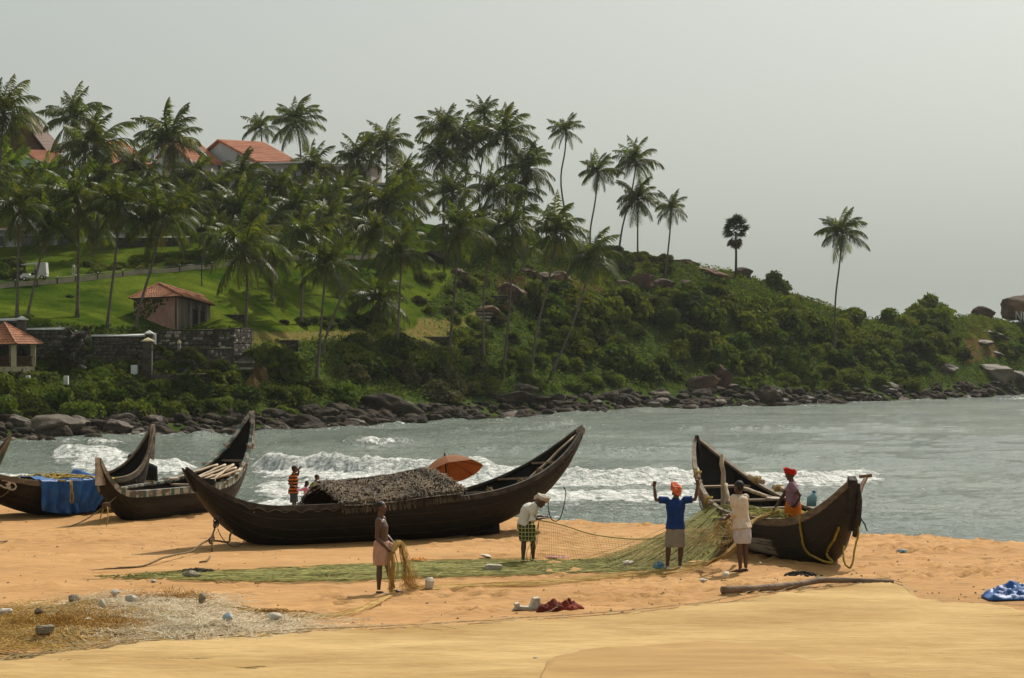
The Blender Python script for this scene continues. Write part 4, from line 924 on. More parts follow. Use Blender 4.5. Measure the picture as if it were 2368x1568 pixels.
# ---- the pink hut
b = P(409, 762, 209); t = thing('hut', 'pink plastered hut with terracotta hip roof on the stone terrace', 'hut', b)
A_, B_, C_ = P(309, 764, 211) - b, Vector((0, 0, 0)), P(486, 757, 216) - b; D_ = A_ + C_ - B_
Ae, Be, Ce = P(298, 691, 210.6) - b, P(421, 685, 208) - b, P(499, 707, 216) - b; De = Ae + Ce - Be; R1, R2 = P(367, 657, 213.5) - b, P(470, 687, 219) - b
def wall(p, q, tp, tq, M_, th=.25, name='wall'):
    mb = MB(); n = Vector((q.y - p.y, p.x - q.x, 0)).normalized() * -th; mb.prism([p - Vector((0, 0, .6)), q - Vector((0, 0, .6)), Vector((q.x, q.y, tq)), Vector((p.x, p.y, tp))], n); return mb.build(name, M_, t)
wall(A_, B_, Ae.z + .15, Be.z + .12, M_PINK); wall(B_, C_, Be.z + .1, Ce.z + .1, M_GREYW); wall(C_, D_, Ce.z, De.z, M_GREYW); wall(D_, A_, De.z, Ae.z, M_PINK)
for f0, f1 in ((.46, .60), (.66, .82)):
    p, q = B_.lerp(C_, f0), B_.lerp(C_, f1); n = Vector((q.y - p.y, p.x - q.x, 0)).normalized() * .03; mb = MB(); mb.prism([p + n + Vector((0, 0, .1)), q + n + Vector((0, 0, .1)), q + n + Vector((0, 0, 2.5 - f1)), p + n + Vector((0, 0, 2.6 - f0))], n * -2.5); mb.build('door_opening', M_DARK, t)
for f in (.36, .62, .85):
    p = B_.lerp(C_, f); n = Vector((C_.y, -C_.x, 0)).normalized() * .16; mb = MB(); mb.box((p.x + n.x, p.y + n.y, 1.35), (.2, .2, 3.1 - f)); mb.build('buttress', mat('pale stained plaster', (.14, .115, .085), (.24, .20, .15), rough=.9, scale=2), t)
p0 = P(310, 691, 210.7) - b; vine = MB(); rv = random.Random(4)
for k in range(420):
    u, v = rv.random(), rv.random()
    if v > 1 - u * .55 + .1 * rv.random() or u < .0: continue
    if u > .78 - .75 * v + rv.uniform(-.08, .08): continue
    q = A_.lerp(B_, u); z = Ae.z - .05 - v * 3.0; s = rv.uniform(.1, .2); a = rv.uniform(0, 3.1); y = -.06 - rv.random() * .1
    vine.add([(q.x - s * math.cos(a), q.y + y, z - s * math.sin(a)), (q.x + s * math.sin(a) * .7, q.y + y - .05, z - s * math.cos(a) * .7), (q.x + s * math.cos(a), q.y + y, z + s * math.sin(a)), (q.x - s * math.sin(a) * .7, q.y + y - .02, z + s * math.cos(a) * .7)], [(0, 1, 2, 3)])
o = vine.build('creeper', M_LEAF, t); tag(o, 'dark creeper spreading over the front wall', kind='stuff')
mb = MB(); mb.add([Ae, Be, Ce, De, R1, R2], [(0, 1, 4), (1, 2, 5, 4), (2, 3, 5), (3, 0, 4, 5), (3, 2, 1, 0)]); mb.build('roof_deck', M_BROWN, t)
tile_roof(t, Ae, Be, R1, R1, 11, M_TILE, cols=22); tile_roof(t, Be, Ce, R2, R1, 11, M_TILE, cols=22)
mb = MB(); up = Vector((0, 0, .1)); mb.tube([Ae + up, R1 + up], .12, 6); mb.build('ridge_tile', M_TILE, t); mb = MB(); mb.tube([Be + up, R1 + up], .12, 6); mb.build('ridge_tile', M_TILE, t); mb = MB(); mb.tube([R1 + up, R2 + up], .12, 6); mb.build('ridge_tile', M_TILE, t)
# ---- the pavilion at the left edge
d = 187; b = P(31, 866, d); t = thing('pavilion', 'cream columned open pavilion with terracotta roof at the left edge', 'pavilion', b)
F_, Rr, Lf = Vector((0, 0, 0)), P(80, 863, 190.5) - b, P(-62, 866, 189.5) - b; Bk = Rr + Lf; F_.z = 0; Rr.z = 0; Lf.z = 0; Bk.z = 0
zt = .72; ze = zp(797, d) - b.z; za = zp(748, 190) - b.z
for p, q in ((F_, Rr), (Lf, F_)):
    n = Vector((q.y - p.y, p.x - q.x, 0)).normalized(); mb = MB(); mb.prism([p - Vector((0, 0, .8)), q - Vector((0, 0, .8)), q + Vector((0, 0, zt)), p + Vector((0, 0, zt))], n * -.3); mb.build('plinth', M_CREAM, t)
    mb = MB(); mb.prism([p + n * -.12 + Vector((0, 0, zt + .02)), q + n * -.12 + Vector((0, 0, zt + .02)), q + n * -.12 + Vector((0, 0, zt + .16)), p + n * -.12 + Vector((0, 0, zt + .16))], n * -.08); mb.build('rail', M_BROWN, t)
    k = 0
    while k < (q - p).length - .2:
        c = p.lerp(q, (k + .15) / (q - p).length) + n * -.16; mb = MB(); mb.box((c.x, c.y, zt + .52), (.07, .05, .74)); mb.build('baluster', M_BROWN, t); k += .2
    mb = MB(); mb.prism([p + n * -.1 + Vector((0, 0, zt + .9)), q + n * -.1 + Vector((0, 0, zt + .9)), q + n * -.1 + Vector((0, 0, zt + 1.0)), p + n * -.1 + Vector((0, 0, zt + 1.0))], n * -.12); mb.build('rail', M_BROWN, t)
mb = MB(); mb.prism([F_ + Vector((0, .3, zt - .1)), Rr + Vector((-.2, 0, zt - .1)), Bk + Vector((0, 0, zt - .1)), Lf + Vector((.2, 0, zt - .1))], (0, 0, .06)); mb.build('floor', M_MORTAR, t)
for p in (F_ + Vector((0, .12, 0)), Rr + Vector((-.15, .1, 0)), Lf, Bk, Rr * .5 + Bk * .5 - Vector((.3, 0, 0))):
    mb = MB(); mb.box((p.x, p.y, (zt + ze) / 2 + .003), (.42, .42, ze - zt)); mb.build('column', M_CREAM, t)
c0 = (F_ + Bk) / 2; ap = Vector((c0.x, c0.y, za)); E_ = [c0 + (p - c0) * 1.28 + Vector((0, 0, ze + .02)) for p in (F_, Rr, Bk, Lf)]
mb = MB(); mb.add([*E_, ap], [(0, 1, 4), (1, 2, 4), (2, 3, 4), (3, 0, 4), (3, 2, 1, 0)]); mb.build('roof_deck', M_BROWN, t)
tile_roof(t, E_[0], E_[1], ap, ap, 9, M_TILE, cols=16); tile_roof(t, E_[3], E_[0], ap, ap, 9, M_TILE, cols=22)
for p in E_[:2]:
    mb = MB(); mb.tube([p + up, ap + up], .11, 6); mb.build('ridge_tile', M_TILE, t)
# ---- houses on the hilltop
def house(label, rl, rr_, el, er, drop, windows=(), M_=None, wallM=None):
    """rl, rr_ ridge ends and el, er eave ends as (x, y, d)"""
    el, er, rl, rr_ = (P(*q) for q in (el, er, rl, rr_)); b = Vector((el.x, el.y, el.z - drop)); t = thing('house', label, 'house', b)
    el, er, rl, rr_ = (q - b for q in (el, er, rl, rr_)); bl = rl * 2 - el; br = rr_ * 2 - er; bl.z = el.z; br.z = er.z; ov = .88
    c = (el + er + bl + br) / 4
    def g(p): q = c + (p - c) * ov; return Vector((q.x, q.y, 0))
    W = wallM or M_WHITE; cor = [g(el), g(er), g(br), g(bl)]
    for i in range(4):
        p, q = cor[i], cor[(i + 1) % 4]; n = Vector((q.y - p.y, p.x - q.x, 0)).normalized() * -.25; mb = MB()
        if i in (1, 3):
            a = (p + q) / 2; r = (rr_ if i == 1 else rl); mb.prism([p - Vector((0, 0, 5)), q - Vector((0, 0, 5)), q + Vector((0, 0, el.z - .1)), Vector((a.x, a.y, r.z - .45)), p + Vector((0, 0, el.z - .1))], n)
        else: mb.prism([p - Vector((0, 0, 5)), q - Vector((0, 0, 5)), q + Vector((0, 0, el.z - .1)), p + Vector((0, 0, el.z - .1))], n)
        mb.build('wall', W, t)
    for f0, f1, z0, z1 in windows:
        p, q = cor[0].lerp(cor[1], f0), cor[0].lerp(cor[1], f1); n = Vector((q.y - p.y, p.x - q.x, 0)).normalized() * .04; mb = MB(); mb.prism([p + n + Vector((0, 0, z0)), q + n + Vector((0, 0, z0)), q + n + Vector((0, 0, z1)), p + n + Vector((0, 0, z1))], n * -3); o = mb.build('window', M_BROWN, t)
        mb = MB(); p2, q2 = p.lerp(q, .1), p.lerp(q, .9); mb.prism([p2 + n * 1.5 + Vector((0, 0, z0 + .15)), q2 + n * 1.5 + Vector((0, 0, z0 + .15)), q2 + n * 1.5 + Vector((0, 0, z1 - .15)), p2 + n * 1.5 + Vector((0, 0, z1 - .15))], n * -.4); mb.build('pane', M_GLASSW, o)
    for a, e, f, r in ((el, er, rr_, rl), (br, bl, rl, rr_)):
        mb = MB(); mb.prism([a, e, f, r], (0, 0, -.28)); mb.build('roof', M_ or M_TILEO, t)
    tile_roof(t, el, er, rr_, rl, 12, M_ or M_TILEO, cols=20, amp=.03, lap=.05)
    return t
house('white house with the largest orange tiled roof on the hilltop', (502, 322, 300), (608, 328, 300), (592, 372, 292), (697, 377, 293), 4.5, ((.55, .8, 1.6, 3.3), (.12, .35, 1.6, 3.3)))
house('white house with orange roof left of the largest roof, half behind palms', (388, 322, 304), (458, 328, 304), (440, 374, 297), (514, 377, 298), 4.5, ((.3, .7, 1.6, 3.2),))
house('white house with orange roof behind the bushy palm at upper left', (228, 322, 300), (286, 326, 300), (262, 378, 293), (352, 381, 294), 4.5, ((.3, .6, 1.6, 3.2),))
house('white house with a low orange roof under the dark gable at the left edge', (52, 346, 290), (125, 348, 290), (92, 375, 285), (170, 378, 286), 4.2, ((.5, .8, 1.4, 3),))
house('tall dark timber gabled hall cut off by the left edge', (40, 262, 296), (70, 262, 320), (108, 350, 292), (150, 350, 320), 5.5, (), M_BROWN, M_BROWN)
def cottage(label, x, y, w, h, d, yaw, win=3):
    b = Vector((xp(x, d), d, zp(y, d))); t = thing('terrace_cottage', label, 'house', b, yaw); dp = 6.0
    mb = MB(); mb.box((0, dp / 2, h / 2 - 2), (w, dp, h + 4)); mb.build('wall', M_WHITE, t)
    mb = MB(); mb.box((0, dp / 2 - .35, h + .12), (w + .9, dp + 1.2, .22)); mb.build('roof_slab', M_COPE, t)
    mb = MB(); mb.box((0, dp / 2 + .3, h + .36), (w - .8, dp - .8, .24)); mb.build('roof_tiles', M_TILEO, t)
    for k in range(win):
        xx = -w / 2 + (k + .5) * w / win; mb = MB(); mb.box((xx, -.01, h * .48), (w / win * .5, .12, h * .5)); o = mb.build('window', M_BROWN, t); mb = MB(); mb.box((xx, -.05, h * .48), (w / win * .42, .08, h * .42)); mb.build('pane', M_GLASSW, o)
    mb = MB(); mb.box((0, -1.2, -.3), (w * 1.1, .25, .9)); mb.build('terrace_parapet', M_COPE, t)
for a in [('white terrace cottage below the largest orange roof', 625, 428, 9, 3.0, 285, -.15), ('white terrace cottage with slab roof in the middle of the grove', 640, 478, 8.5, 2.8, 274, .1), ('white terrace cottage behind the skyline palms right of the big roof', 790, 432, 9, 3.0, 294, -.2), ('white terrace cottage lower right in the grove', 775, 478, 9, 2.8, 284, .15),
          ('white terrace cottage behind the bushy middle palm', 850, 470, 8, 2.6, 292, -.1), ('white terrace cottage left of the pale-fronded palm', 470, 500, 9, 2.8, 270, .1), ('white terrace cottage above the walker on the path', 255, 545, 9, 3.0, 264, -.05), ('white low building behind the palm trunks at far left', 70, 580, 14, 2.6, 258, 0.05), ('white terrace cottage under the second orange roof', 330, 460, 9, 3.0, 284, .1), ('white terrace cottage with bright roof left of centre', 470, 445, 9, 2.8, 284, -.1)]:
    cottage(*a)
p = hill(345, 575); stone_wall('white low garden wall behind the palm trunks above the lawn', (p.x - 6, p.y), (p.x + 5, p.y + .5), p.z + 1.1, p.z - .3, .3, M_COPE, .2, seed=44)
# low dish on the roof, small hall
# ---- garden path, bollards, cart
pp = [(-70, 672), (0, 667), (60, 662), (120, 657), (170, 651), (230, 643), (300, 633), (380, 623), (460, 614), (560, 607), (650, 603), (760, 598), (850, 592), (950, 583)]
V = []; F = []; pth = []
for i, (x, y) in enumerate(pp):
    p = hill(x, y); pth.append(p)
q = spline(pth, 6); q_path = q; M_PATH = mat('concrete path', (.30, .25, .19), (.42, .36, .28), rough=.9, scale=1)
for i, p in enumerate(q):
    w = .9; zc = hill_z(p.x, p.y)
    V += [(p.x, p.y - w, zc + .35), (p.x, p.y + w, zc + .42), (p.x, p.y - w, zc - .8), (p.x, p.y + w, zc - .6)]
for i in range(len(q) - 1): F += [(4 * i, 4 * i + 4, 4 * i + 5, 4 * i + 1), (4 * i + 2, 4 * i + 6, 4 * i + 4, 4 * i), (4 * i + 1, 4 * i + 5, 4 * i + 7, 4 * i + 3)]
tag(obj('garden_path', new_mesh('garden_path', V, F), M_PATH), 'concrete garden path across the lawn', kind='structure')
rl_ = thing('path_railing', 'low dark railing with white-capped bollards along the garden path', 'railing', q[0])
rb = MB(); last = None
for i in range(0, len(q), 5):
    p = q[i] + Vector((0, -1.0, .3)) - q[0]; p.z = hill_z(q[i].x, q[i].y - 1.0) + .3 - q[0].z
    mb = MB(); mb.tube([p + Vector((0, 0, -.3)), p + Vector((0, 0, .45))], .06, 6); o = mb.build('bollard', M_METAL, rl_); mb = MB(); mb.ball(p + Vector((0, 0, .48)), .085, nu=8, nv=5); mb.build('cap', M_COPE, o)
    if last is not None: mb = MB(); mb.tube([last + Vector((0, 0, .42)), p + Vector((0, 0, .36))], .03, 5); mb.build('rail', M_METAL, rl_)
    last = p
p = hill(466, 662); t = thing('lamp_post', 'thin dark lamp post on the lawn behind the hut', 'lamp post', p); h = zp(588, p.y) - p.z
mb = MB(); mb.tube([(0, 0, -.2), (0, 0, h)], .07, 6); mb.build('pole', M_METAL, t); mb = MB(); mb.tube([(0, 0, h), (.15, 0, h + .22), (.45, 0, h + .3)], .05, 5); mb.build('arm', M_METAL, t); mb = MB(); mb.ball((.6, 0, h + .22), (.22, .14, .1), nu=10, nv=6); mb.build('lamp_head', M_COPE, t)
# resort cart
def cart():
    p = hill(78, 661); i = min(range(len(q)), key=lambda k: abs(q[k].x - p.x)); p = Vector((q[i].x, q[i].y, hill_z(q[i].x, q[i].y) + .42)); sl = (q[i + 3].z - q[i - 3].z) / (q[i + 3].x - q[i - 3].x)
    t = thing('utility_cart', 'white resort cart with a box body on the garden path', 'cart', p); t.rotation_euler = (0, -math.atan(sl) * .8, 0); W = mat('white cart paint', (.60, .60, .58), rough=.4, spec=.5); 
    mb = MB(); mb.prism([(-1.45, -.6, .35), (1.45, -.6, .35), (1.45, -.6, .55), (-.3, -.6, .55), (-.62, -.6, .80), (-1.1, -.6, .86), (-1.5, -.6, .62)], (0, 1.2, 0)); mb.build('body', W, t)
    mb = MB(); mb.box((.92, 0, 1.18), (1.14, 1.16, 1.2)); o = mb.build('cargo_box', W, t)
    for x in (.64, 1.18): mb = MB(); mb.box((x, -.59, 1.18), (.50, .03, 1.08)); mb.build('door', mat('cart door', (.50, .50, .49), rough=.5), o)
    mb = MB(); mb.prism([(-1.25, -.62, 1.80), (1.5, -.62, 1.80), (1.5, -.62, 1.87), (.6, -.62, 1.96), (-.6, -.62, 1.94), (-1.25, -.62, 1.84)], (0, 1.24, 0)); mb.build('roof', W, t)
    for y in (-.55, .55): mb = MB(); mb.tube([(-1.0, y, .8), (-1.1, y, 1.8)], .03, 5); mb.build('roof_post', M_METAL, t)
    mb = MB(); mb.prism([(-1.02, -.52, .88), (-1.0, -.52, .88), (-1.1, -.52, 1.78), (-1.12, -.52, 1.78)], (0, 1.04, 0)); mb.build('windscreen', M_GLASSW, t)
    mb = MB(); mb.box((.0, 0, .68), (.5, 1.0, .2)); mb.box((.22, 0, .98), (.1, 1.0, .45)); mb.build('seat', mat('dark seat', (.02, .02, .035), rough=.6), t)
    for x in (-1.0, .95):
        for y in (-.6, .6):
            mb = MB(); mb.tube([(x, y - .07, .24), (x, y + .07, .24)], .24, 14); o = mb.build('wheel', mat('tyre rubber', (.012, .012, .012), rough=.8), t); mb = MB(); mb.tube([(x, y - .075, .24), (x, y + .075, .24)], .12, 10); mb.build('rim', W, o)
    mb = MB(); mb.tube([(-.62, -.2, .75), (-.45, -.2, 1.05)], .02, 5); mb.build('steering_column', M_METAL, t); mb = MB(); mb.ball((-1.46, -.4, .66), (.05, .09, .06), nu=8, nv=5); mb.build('headlight', M_GLASSW, t); mb = MB(); mb.ball((-1.46, .4, .66), (.05, .09, .06), nu=8, nv=5); mb.build('headlight', M_GLASSW, t)
    return t
CART = cart()
# dead fronds lying on the bank
for k, (x, y, lb) in enumerate([(600, 880, 'heap of dry brown palm fronds under the glossy shrub'), (590, 905, 'curled dry palm frond hanging over the low bank')]):
    b = hill(x, y); t = thing('dry_frond_heap', lb, 'palm frond', b + Vector((0, -1.6, .5)), group='dry fronds'); rnd = random.Random(60 + k)
    for i in range(6): o = obj('frond', DRYF[i % 2], None, t); o.matrix_local = Matrix.Translation((rnd.uniform(-.5, .5), rnd.uniform(-.4, .4), 1.2)) @ Matrix.Rotation(rnd.uniform(0, 6.28), 4, 'Z') @ Matrix.Diagonal((.55, .55, .55, 1))
# ------------------------------------------------------------------ boats
M_TAR = mat('tarred black hull', (.0028, .0024, .002), (.020, .016, .012), rough=.6, scale=1.2, stretch=(.5, 3, 3), lo=.42, hi=.85, bump=.6, bscale=5, spec=.3, detail=8)
M_OLDW = mat('weathered brown hull', (.006, .004, .003), (.036, .024, .015), rough=.65, scale=1.1, stretch=(.5, 2.5, 4), bump=.5, bscale=6, detail=9)
M_GREYB = mat('dull grey brown hull', (.006, .005, .004), (.030, .025, .020), rough=.7, scale=.9, stretch=(.6, 2, 3), bump=.4, bscale=6, detail=9)
M_INNER = mat('dark boat inside', (.006, .005, .004), (.02, .016, .012), rough=.8, scale=2)
M_RAILW = mat('worn gunwale wood', (.085, .060, .038), (.22, .165, .11), rough=.8, scale=3, stretch=(.5, 3, 3), bump=.4, bscale=9, detail=8)
M_BOARD = mat('bleached thwart board', (.16, .11, .07), (.32, .235, .15), rough=.8, scale=4, stretch=(1, .3, 1), detail=7)
M_PALEW = mat('silvered pole wood', (.24, .175, .11), (.42, .33, .22), rough=.75, scale=5, stretch=(1, 1, .5), detail=6)
M_PROWW = mat('flaking white prow paint', (.13, .085, .065), (.46, .39, .34), rough=.8, scale=3.5, detail=8, lo=.38, hi=.56)
M_ROPEY = mat('yellow rope', (.20, .125, .012), (.38, .26, .03), rough=.8, scale=14)
M_ROPE = mat('coir rope', (.10, .066, .028), (.22, .15, .07), rough=.9, scale=14)
M_ROPED = mat('dark tarred rope', (.012, .010, .008), (.03, .025, .02), rough=.9, scale=14)
def striped(name, c1, c2, n, wear=(.10, .08, .06)):
    m = bpy.data.materials.new(name); m.use_nodes = True; t = m.node_tree; N = t.nodes; K = t.links; b = N['Principled BSDF']; b.inputs['Roughness'].default_value = .7
    tc = N.new('ShaderNodeTexCoord'); sp = N.new('ShaderNodeSeparateXYZ'); K.new(tc.outputs['Object'], sp.inputs[0])
    a = N.new('ShaderNodeMath'); a.operation = 'MULTIPLY'; a.inputs[1].default_value = n; K.new(sp.outputs[0], a.inputs[0]); f = N.new('ShaderNodeMath'); f.operation = 'FRACT'; K.new(a.outputs[0], f.inputs[0])
    g = N.new('ShaderNodeMath'); g.operation = 'GREATER_THAN'; g.inputs[1].default_value = .62; K.new(f.outputs[0], g.inputs[0])
    mx = N.new('ShaderNodeMix'); mx.data_type = 'RGBA'; mx.inputs[6].default_value = (*c1, 1); mx.inputs[7].default_value = (*c2, 1); K.new(g.outputs[0], mx.inputs[0])
    nz = N.new('ShaderNodeTexNoise'); nz.inputs['Scale'].default_value = 6; nz.inputs['Detail'].default_value = 8; K.new(tc.outputs['Object'], nz.inputs['Vector']); r = N.new('ShaderNodeMapRange'); r.inputs[1].default_value = .45; r.inputs[2].default_value = .57; K.new(nz.outputs['Fac'], r.inputs[0])
    m2 = N.new('ShaderNodeMix'); m2.data_type = 'RGBA'; K.new(r.outputs[0], m2.inputs[0]); K.new(mx.outputs[2], m2.inputs[6]); m2.inputs[7].default_value = (*wear, 1); K.new(m2.outputs[2], b.inputs['Base Color']); return m
BP = {
 'A': dict(x0=-6.8, y0=41.94, psi=.564, L=10.13, hm=1.087, pw=2.475, zm=4.133, A0=.907, s0=.230, p0=3.12, A1=1.584, s1=.352, p1=3.73, k0=.273, q0=3.14, k1=.40, q1=3.83, e0=.16, e1=.27, zb=3.257),
 'B': dict(x0=-10.026, y0=48.25, psi=1.199, L=7.65, hm=.887, pw=1.454, zm=4.042, A0=.845, s0=.20, p0=4.64, A1=1.759, s1=.396, p1=3.95, k0=.239, q0=2.12, k1=.60, q1=3.31, e0=.12, e1=.14, zb=3.221),
 'C': dict(x0=-15.11, y0=48.04, psi=.766, L=7.6, hm=.952, pw=2.27, zm=4.212, A0=1.3, s0=.535, p0=1.72, A1=1.298, s1=.75, p1=3.89, k0=.54, q0=1.3, k1=.86, q1=3.2, e0=.12, e1=.15, zb=3.346),
 'E': dict(x0=6.5, y0=37.99, psi=1.884, L=7.49, hm=.969, pw=1.47, zm=4.14, A0=.89, s0=.316, p0=2.79, A1=1.375, s1=.276, p1=2.72, k0=.278, q0=3.62, k1=.6415, q1=1.69, e0=.2, e1=.12, zb=3.24),
}
class Boat:
    def __init__(s, key, label, hullM, railM, thwarts, ribs=7, rail_w=.07, rail_h=.08, **kw):
        d = dict(BP[key]); d.update(kw); s.d = d; G = 3.3; s.base = Vector((d['x0'], d['y0'], G)); s.psi = d['psi']; s.roll = R(d.get('roll', 0))
        s.t = thing('fishing_boat', label, 'boat', s.base, s.psi, 'wooden fishing boats on the beach'); s.t.rotation_euler = (s.roll, 0, s.psi); s.M = Matrix.Translation(s.base) @ Matrix.Rotation(s.psi, 4, 'Z') @ Matrix.Rotation(s.roll, 4, 'X'); s.Mi = s.M.inverted()
        ns = 64; na = 19; S = np.linspace(0, 1, ns); s.S = S
        h = d['hm'] * np.clip(1 - np.abs(2 * S - 1) ** d['pw'], 0, 1) ** .8 + .045
        zg = d['zm'] + d['A0'] * np.clip((d['s0'] - S) / d['s0'], 0, 1) ** d['p0'] + d['A1'] * np.clip((S - d['s1']) / (1 - d['s1']), 0, 1) ** d['p1']
        zk = d['zb'] + (zg[0] - d['e0'] - d['zb']) * np.clip((d['k0'] - S) / d['k0'], 0, 1) ** d['q0'] + (zg[-1] - d['e1'] - d['zb']) * np.clip((S - d['k1']) / (1 - d['k1']), 0, 1) ** d['q1']
        zk = np.minimum(zk, zg - .05) - G; zg = zg - G; s.h, s.zg, s.zk, s.L = h, zg, zk, d['L']
        a = np.linspace(-math.pi / 2, math.pi / 2, na)
        def shell(hh, k, g, step):
            V = np.zeros((ns, na, 3))
            for j, w in enumerate(a):
                q = abs(w) / (math.pi / 2); V[:, j, 0] = S * s.L; V[:, j, 1] = np.sign(w) * hh * abs(math.sin(w)) ** .75 * (1 + step * ((q * 4.5) % 1 - .5)); V[:, j, 2] = k + (g - k) * (1 - math.cos(w))
            return V
        O = shell(h, zk, zg, .045); I = shell(np.maximum(h - .045, .012), np.minimum(zk + .07, zg - .02), zg - .004, 0)
        s.outer = O; F = grid_faces(ns, na); n = ns * na
        E = []
        for i in range(ns - 1):
            for j in (0, na - 1):
                p, q = i * na + j, (i + 1) * na + j; E.append((p, q, n + q, n + p) if j == 0 else (q, p, n + p, n + q))
        for j in range(na - 1): E.append((j + 1, j, n + j, n + j + 1)); p = (ns - 1) * na; E.append((p + j, p + j + 1, n + p + j + 1, n + p + j))
        me = new_mesh('hull', np.concatenate([O.reshape(-1, 3), I.reshape(-1, 3)]), np.concatenate([F[:, ::-1], F + n, np.array(E)])); me.materials.append(hullM); me.materials.append(M_INNER)
        mi = np.zeros(len(me.polygons), np.int32); mi[len(F):2 * len(F)] = 1; me.polygons.foreach_set('material_index', mi); s.hull = obj('hull', me, None, s.t, smooth=True)
        for sg in (-1, 1):
            mb = MB(); V = []
            for i in range(ns):
                c = Vector((S[i] * s.L, sg * (h[i] - .015), zg[i])); w = rail_w; H_ = rail_h
                for dy, dz in ((-w * .6, -.015), (w * .6, -H_), (w * .6, .035), (-w * .6, .04)): V.append((c.x, c.y + sg * dy, c.z + dz))
            F2 = [(i * 4 + k, i * 4 + (k + 1) % 4, (i + 1) * 4 + (k + 1) % 4, (i + 1) * 4 + k) for i in range(ns - 1) for k in range(4)] + [(3, 2, 1, 0), tuple((ns - 1) * 4 + k for k in range(4))]
            mb.add(V, F2); mb.build('gunwale', railM, s.t)
        SM = mat('pale seam cord', (.020, .014, .009), (.075, .055, .036), rough=.9, scale=6)
        for sg in (-1, 1):
            for u in (.42, .62, .80):
                mb = MB(); mb.tube([s.surf(f, u, sg, .006) for f in np.linspace(.05, .95, 40)], .0065, 4); mb.build('plank_seam', SM, s.t)
            mb = MB(); mb.tube([s.surf(f, .93, sg, .012) for f in np.linspace(.03, .97, 44)], .020, 5); mb.build('rubbing_strake', railM if key in 'CE' else hullM, s.t)
        for q in thwarts:
            f, w, dz = q if len(q) == 3 else (*q, .1)
            hh, z = s.at(f)[0] - .02, s.at(f)[1] - dz; mb = MB(); mb.box((f * s.L, 0, z), (w, hh * 2 - .06, .045)); mb.build('thwart', M_BOARD, s.t)
        for k in range(ribs):
            f = .16 + .7 * k / max(1, ribs - 1); i = int(f * (ns - 1)); pts = [Vector((S[i] * s.L, I[i, j, 1] * .985, I[i, j, 2] + .012)) for j in range(1, na - 1)]; mb = MB(); mb.tube(pts, .03, 4); mb.build('rib', M_OLDW, s.t)
    def at(s, f): return float(np.interp(f, s.S, s.h)), float(np.interp(f, s.S, s.zg)), float(np.interp(f, s.S, s.zk))
    def w(s, p): return s.M @ Vector(p)
    def l(s, p): return s.Mi @ Vector(p)
    def surf(s, f, u, side, off=.02):
        """local point on the outer skin: f along, u 0 keel .. 1 gunwale"""
        i = f * (len(s.S) - 1); w = u * math.pi / 2; h, g, k = s.at(f); return Vector((f * s.L, side * (h * math.sin(w) ** .75 + off), k + (g - k) * (1 - math.cos(w)) - off * .3 * (1 - u)))
def rope(pts, r, M_, label, name='rope', n=6, parent=None, group=None, world=True):
    q = spline([Vector(p) for p in pts], n); mb = MB()
    b = q[0].copy(); rr = random.Random(len(pts))
    mb.tube([p - b + Vector((rr.uniform(-1, 1), rr.uniform(-1, 1), rr.uniform(-1, 1))) * r * .25 for p in q], r, 5); o = mb.build(name, M_, parent, smooth=True, loc=b)
    return tag(o, label, None if parent else 'rope', group)
def oar(a, b, r, label, blade=0, bw=.12, bl=.36, M_=None, group=None, name='oar', cat='oar', disc=False):
    a, b = Vector(a), Vector(b); t = thing(name, label, cat, a, group=group); d = (b - a); mb = MB(); k = 7; rr = random.Random(int(a.x * 100))
    pts = [d * (i / k) + Vector((rr.uniform(-1, 1), rr.uniform(-1, 1), rr.uniform(-1, 1))) * r * .35 for i in range(k + 1)]; mb.tube(pts, [r * (1.1 - .25 * i / k) for i in range(k + 1)], 8); mb.build('shaft', M_ or M_PALEW, t, smooth=True)
    if blade:
        u = d.normalized(); s = u.cross(Vector((0, 0, 1))).normalized(); n = s.cross(u); c = d + u * (bl * (.5 if not disc else .8)); mb = MB(); V = []; m = 16
        if disc: s = Vector((1, 0, 0)); n = Vector((0, 1, 0)); u = Vector((0, 0, 1))
        for sg in (-1, 1):
            for i in range(m): w = 6.2832 * i / m; V.append(c + u * (bl * .62 * math.cos(w)) + s * (bw * math.sin(w)) + n * (.018 * sg))
        F = [tuple(range(m - 1, -1, -1)), tuple(range(m, 2 * m))] + [(i, (i + 1) % m, m + (i + 1) % m, m + i) for i in range(m)]; mb.add(V, F); mb.build('blade', mat('oar blade wood', (.24, .19, .15), (.40, .34, .28), rough=.8, scale=7), t)
    return t
# ---- A: the long black boat with the thatched cover
A = Boat('A', 'long black fishing boat with a palm-thatch cover amidships', M_TAR, mat('black worn rail', (.012, .010, .008), (.075, .060, .045), rough=.7, scale=4, detail=8), [(.13, .2, .14), (.66, .18), (.74, .2), (.82, .22, .05), (.9, .2, .08)], roll=-4.5)
mb = MB(); h0, g0, k0 = A.at(0); mb.prism([(-.10, -.05, g0 + .02), (.16, -.05, g0 - .20), (.62, -.05, g0 - .24), (.60, -.05, g0 - .36), (.15, -.05, g0 - .5), (.0, -.05, g0 - .22)], (0, .1, 0)); mb.build('prow_plate', M_TAR, A.t)
mb = MB(); pts = [A.surf(.085 + .30 * i / 60, .97, -1, .035) + Vector((0, 0, -.045 + .032 * math.sin(i * .9))) for i in range(61)]; mb.tube(pts, .010, 4); tag(mb.build('painted_scallop', mat('faded trim paint', (.14, .12, .10), (.05, .045, .04), rough=.8, scale=9), A.t), 'faded scalloped line under the gunwale')
